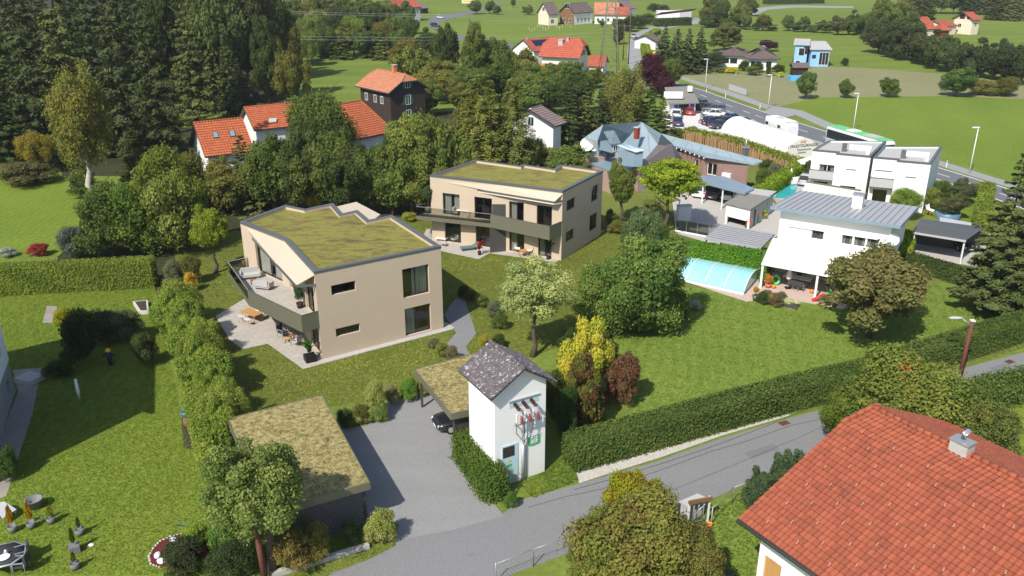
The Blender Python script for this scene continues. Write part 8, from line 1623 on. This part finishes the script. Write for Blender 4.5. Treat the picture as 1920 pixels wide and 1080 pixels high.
for k in range(3): a = k * 2.1; MB().tube([(math.cos(a) * .3, math.sin(a) * .3, 0), (math.cos(a) * .15, math.sin(a) * .15, .7)], .02, 5).build('leg', M['steel'], t, True)
MB().box((.5, 0, .78), (.4, .4, .03)).build('side_shelf', M['darkwood'], t, True)
t = thing('swim_ring', 'bright green inflatable ring leaning at the porch post', 'swim ring', (*G2(1453, 534), zp)); MB().tube([(.38 * math.cos(a), .12 * math.sin(a), .5 + .38 * math.sin(a)) for a in np.linspace(0, 6.283, 17)], .14, 8, cap=False).build('ring', M['toygreen'], t, True); MB().tube([(-.06, .0, .98), (.06, 0, .98)], .03, 6).build('valve', M['trim'], t, True)
for px, py, lb in ((1450, 541, 'orange pot under the green ring'), (1521, 550, 'orange toy bucket beside the middle porch post')): tag(pot(MB(), *G2(px, py), .03, .2, .3).build('orange_pot', M['orange']), lb, 'pot')
planter(1440, 539, zp, .3, .4, 'orange and yellow flowering plant beside the left porch post', M['terracotta'], 'bush', (.45, .2, .04), 1.1, .45)
t = thing('red_umbrella', 'folded dark red parasol behind the flowering plant', 'parasol', (*G2(1448, 525), zp)); MB().tube([(0, 0, 0), (0, 0, 2.2)], .03, 6).build('pole', M['steel'], t, True); MB().tube([(0, 0, .8), (0, 0, 1.2), (0, 0, 2.25)], [.1, .13, .04], 8).build('canopy', M['redpaint'], t, True)
t = thing('flower_bed', 'grey trough of white and yellow flowers at the terrace edge', 'flower bed', (*G2(1482, 575), 0)); MB().prism([G2(1463, 573), G2(1493, 582), G2(1500, 571), G2(1470, 563)], 0, .25).build('trough', M['greymetal'], t); o = link('flowers', CR['bush'][0], t, M['leaf'], (.5, .5, .28)); o.scale = (.95, .5, .28); o.location = (.15, .25, .38); o.rotation_euler = (0, 0, -.5)
for px, py, w_, tc, lb in ((1432, 566, 26, 'dark', 'low dark clump at the terrace corner bed'), (1438, 560, 34, 'grey', 'feathery grey-green grass beside the corner clump'), (1446, 566, 12, (.35, .4, .03), 'tall yellow-green plant in the terrace bed'), (1455, 570, 34, (.12, .09, .05), 'brownish low plant in front of the terrace'), (1466, 562, 26, 'grey', 'grey-green mound behind the flower trough'), (1305, 578, 26, (.25, .24, .2), 'pale grassy clump by the dense green tree'), (1834, 568, 30, (.28, .26, .03), 'orange-yellow bush on the lawn under the spruce'), (1745, 428, 22, 'mid', 'small planting at the carport corner')): B(px, py + 6, py - 14, w_, tc, lb)
# duplex terrace
t = thing('sun_lounge', 'white lounge sofa on the tan duplex terrace', 'sofa', (*G2(1495, 345), .03)); MB().box((0, 0, .3), (2.2, .9, .4), .3).build('seat', M['trim'], t, True); MB().box((-.1, .4, .6), (2.2, .2, .5), .3).build('backrest', M['trim'], t, True)
t = thing('sun_sail', 'white tilted sunshade on the duplex terrace', 'parasol', (*G2(1512, 328), 0)); MB().slab([(-1.2, -1, 1.7), (1.1, -.8, 2.3), (1, 1, 2.6), (-1.3, .8, 1.9)], .04).build('canopy', M['tarp'], t, True); MB().tube([(0, 0, 0), (0, 0, 2.1)], .04, 6).build('pole', M['steel'], t, True)
for px, py, lb in ((1481, 345, 'white folded parasol on the pool corner'),): t = thing('parasol', lb, 'parasol', (*G2(px, py), 0)); MB().tube([(0, 0, 0), (0, 0, 2.1)], .03, 6).build('pole', M['black'], t, True); MB().tube([(0, 0, 1.0), (0, 0, 1.5), (0, 0, 2.2)], [.08, .2, .04], 8).build('canopy', M['tarp'], t, True)
t = thing('frame_pool', 'dark blue round frame pool with turquoise tarpaulin in the duplex garden', 'pool', (*G2(1776, 410), 0)); MB().lathe((0, 0, 0), [(1.9, 0), (2.0, 1.0), (1.9, 1.02)], 24).build('pool_wall', M['hoop'], t, True); MB().lathe((0, 0, .85), [(0, 0), (1.9, 0)], 24).build('water', M['water'], t, True); m = MB(); m.slab([(.6, -.6, 1.05), (1.9, -.4, 1.0), (1.6, 1.0, 2.0), (1.2, .8, 1.9)], .04); m.build('tarpaulin', plain('turquoise_tarp', (.05, .5, .45), .5), t, True); t.scale = (.7, .7, .8)
chair(1742, 405, 0, 30, 'shell', 'stack of white plastic chairs at the duplex corner', 1.5)
# ================================================================ real grass blades on the lawns near the camera
from mathutils.geometry import intersect_point_tri_2d
def inpoly(P, poly):
    x, y = P[:, 0], P[:, 1]; r = np.zeros(len(P), bool); n = len(poly); j = n - 1
    for i in range(n):
        (xi, yi), (xj, yj) = poly[i], poly[j]
        c = ((yi > y) != (yj > y)) & (x < (xj - xi) * (y - yi) / ((yj - yi) or 1e-9) + xi); r ^= c; j = i
    return r
def grass_tufts(polys, holes, dens, cols, label, size=.13, seed=1, flowers=0, band=None):
    rg = np.random.default_rng(seed)
    poly = [G2(*p) for p in polys]; xs = [p[0] for p in poly]; ys = [p[1] for p in poly]; x0, x1, y0, y1 = max(min(xs), -60), min(max(xs), 60), max(min(ys), 30), max(ys)
    n = int((x1 - x0) * (y1 - y0) * dens); P = np.stack([rg.uniform(x0, x1, n), rg.uniform(y0, y1, n)], 1); k = inpoly(P, poly)
    for h in holes: k &= ~inpoly(P, h)
    P = P[k]; n = len(P); patch = np.sin(P[:, 0] * .9 + np.sin(P[:, 1] * .7) * 2) * np.sin(P[:, 1] * .8 + 1.3) * .5 + .5
    if band: ang, per, amp = band; dd = P[:, 0] * math.cos(R(ang)) + P[:, 1] * math.sin(R(ang)); patch = np.clip(.5 + amp * np.tanh(2.5 * np.sin(6.283 * dd / per + .9 * np.sin(P[:, 0] * .23) + .7 * np.sin(P[:, 1] * .31 + P[:, 0] * .2))) + .3 * (patch - .5), 0, 1)
    P3_ = np.concatenate([P, rg.uniform(.025, .04, (n, 1))], 1); N = np.stack([rg.normal(size=n) * .2, rg.normal(size=n) * .2, np.full(n, .9)], 1)
    me = leaf_mesh('grass', P3_, N, np.full(n, size), rg.random(n), np.clip(patch * .75 + .12 + rg.normal(size=n) * .12, 0, 1), 1.6)
    o = link('grass', me, None, M['blade'], cols); o['kind'] = 'stuff'; o['label'] = label; return o
T2 = lambda pts: [G2(*p) for p in pts]
hA_ = [LA, T2(tA), LB, T2(tB), T2([(832, 590), (865, 545), (893, 625.5), (873, 651), (886, 672), (866, 674), (838, 644), (855.5, 624.5)])]
drv = T2([(560, 830), (640, 806), (690, 797), (730, 752), (770, 745), (900, 728), (930, 800), (945, 968), (560, 1000)])
grass_tufts([(0, 545), (290, 535), (300, 600), (350, 820), (430, 1078), (0, 1078)], [T2([(78, 690), (24, 694), (34, 733), (-10, 850), (-60, 960), (12, 930), (34, 860), (62, 772)]), T2(bed)], 95, (.125, .165, .028), 'short mown grass of the left lawn', .065, 1, band=(-8, 1.1, .25))
grass_tufts([(325, 470), (440, 432), (560, 440), (800, 400), (1135, 425), (1190, 420), (1140, 620), (930, 690), (780, 745), (440, 780), (400, 800)], hA_ + [drv], 50, (.125, .152, .034), 'short grass around the beige houses', .08, 2)
grass_tufts([(1060, 640), (1230, 540), (1310, 545), (1420, 568), (1600, 575), (1760, 530), (1890, 565), (1920, 610), (1550, 740), (1060, 830)], [T2([(1400, 566), (1432, 561), (1490, 582), (1502, 566), (1580, 580), (1640, 540), (1432, 500), (1300, 465), (1300, 540)])], 60, (.13, .182, .036), 'short grass of the big right lawn', .075, 3, band=(62, 1.9, .42))
grass_tufts([(1200, 1010), (1330, 955), (1540, 875), (1700, 830), (1500, 1120), (1380, 1120)], [], 60, (.11, .155, .03), 'grass of the roadside garden', .10, 4)
grass_tufts([(975, 905), (1022, 880), (1060, 850), (1084, 900), (1000, 934)], [TP], 120, (.11, .16, .03), 'long grass at the foot of the tower', .16, 5)
grass_tufts([(745, 1003), (740, 1025), (690, 1048), (560, 1096), (515, 1092), (690, 1030)], [], 90, (.14, .18, .035), 'grass strip between kerb and lane', .12, 6)
grass_tufts([(1485, 767), (1600, 741), (1800, 683), (1925, 642), (1925, 650), (1800, 691), (1600, 749), (1490, 777)], [], 60, (.15, .18, .04), 'grass strip between hedge and lane', .12, 7)
rgf = np.random.default_rng(9); FP = []
for px, py, k_, sp_ in [(655, 690, 90, 1.3), (790, 690, 120, 1.6), (775, 683, 60, .8), (690, 640, 40, .8), (930, 610, 60, 1.5), (500, 720, 60, 2.2), (600, 720, 90, 2.0), (1000, 505, 60, 1.6), (930, 500, 70, 1.4), (1110, 470, 60, 1.2), (470, 560, 50, 1.8), (880, 500, 30, 1.0), (720, 660, 50, 2.4), (1060, 520, 60, 2.2), (860, 470, 20, .8)]:
    x, y = G2(px, py); FP.append(np.stack([x + rgf.normal(size=k_) * sp_, y + rgf.normal(size=k_) * sp_ * .8], 1))
FP = np.concatenate(FP); kk = np.ones(len(FP), bool)
for h in hA_ + [drv]: kk &= ~inpoly(FP, h)
FP = FP[kk]; n = len(FP); me = leaf_mesh('flowers', np.concatenate([FP, rgf.uniform(.08, .13, (n, 1))], 1), np.tile([0., 0, 1], (n, 1)) + rgf.normal(size=(n, 3)) * .3, np.full(n, .085), rgf.random(n), rgf.random(n), 1.1)
o = link('flowers', me, None, M['blade'], (.52, .46, .06)); o['kind'] = 'stuff'; o['label'] = 'small yellow flowers scattered in the grass'
# haze of the late summer air
hz = MB(); hz.box((0, 640, 27), (2900, 1500, 56 + 2)); o = hz.build('haze', (lambda t: (t.t.nodes.remove(t.b), t.L((lambda v: v)(t.n('VolumePrincipled', Density=.00011)).outputs[0], t.t.nodes['Material Output'].inputs['Volume']), t.m)[-1])(NT('thin_haze'))); o['kind'] = 'stuff'
o.data.materials[0].node_tree.nodes['Principled Volume'].inputs['Color'].default_value = (.86, .9, 1, 1)
# trim wall top
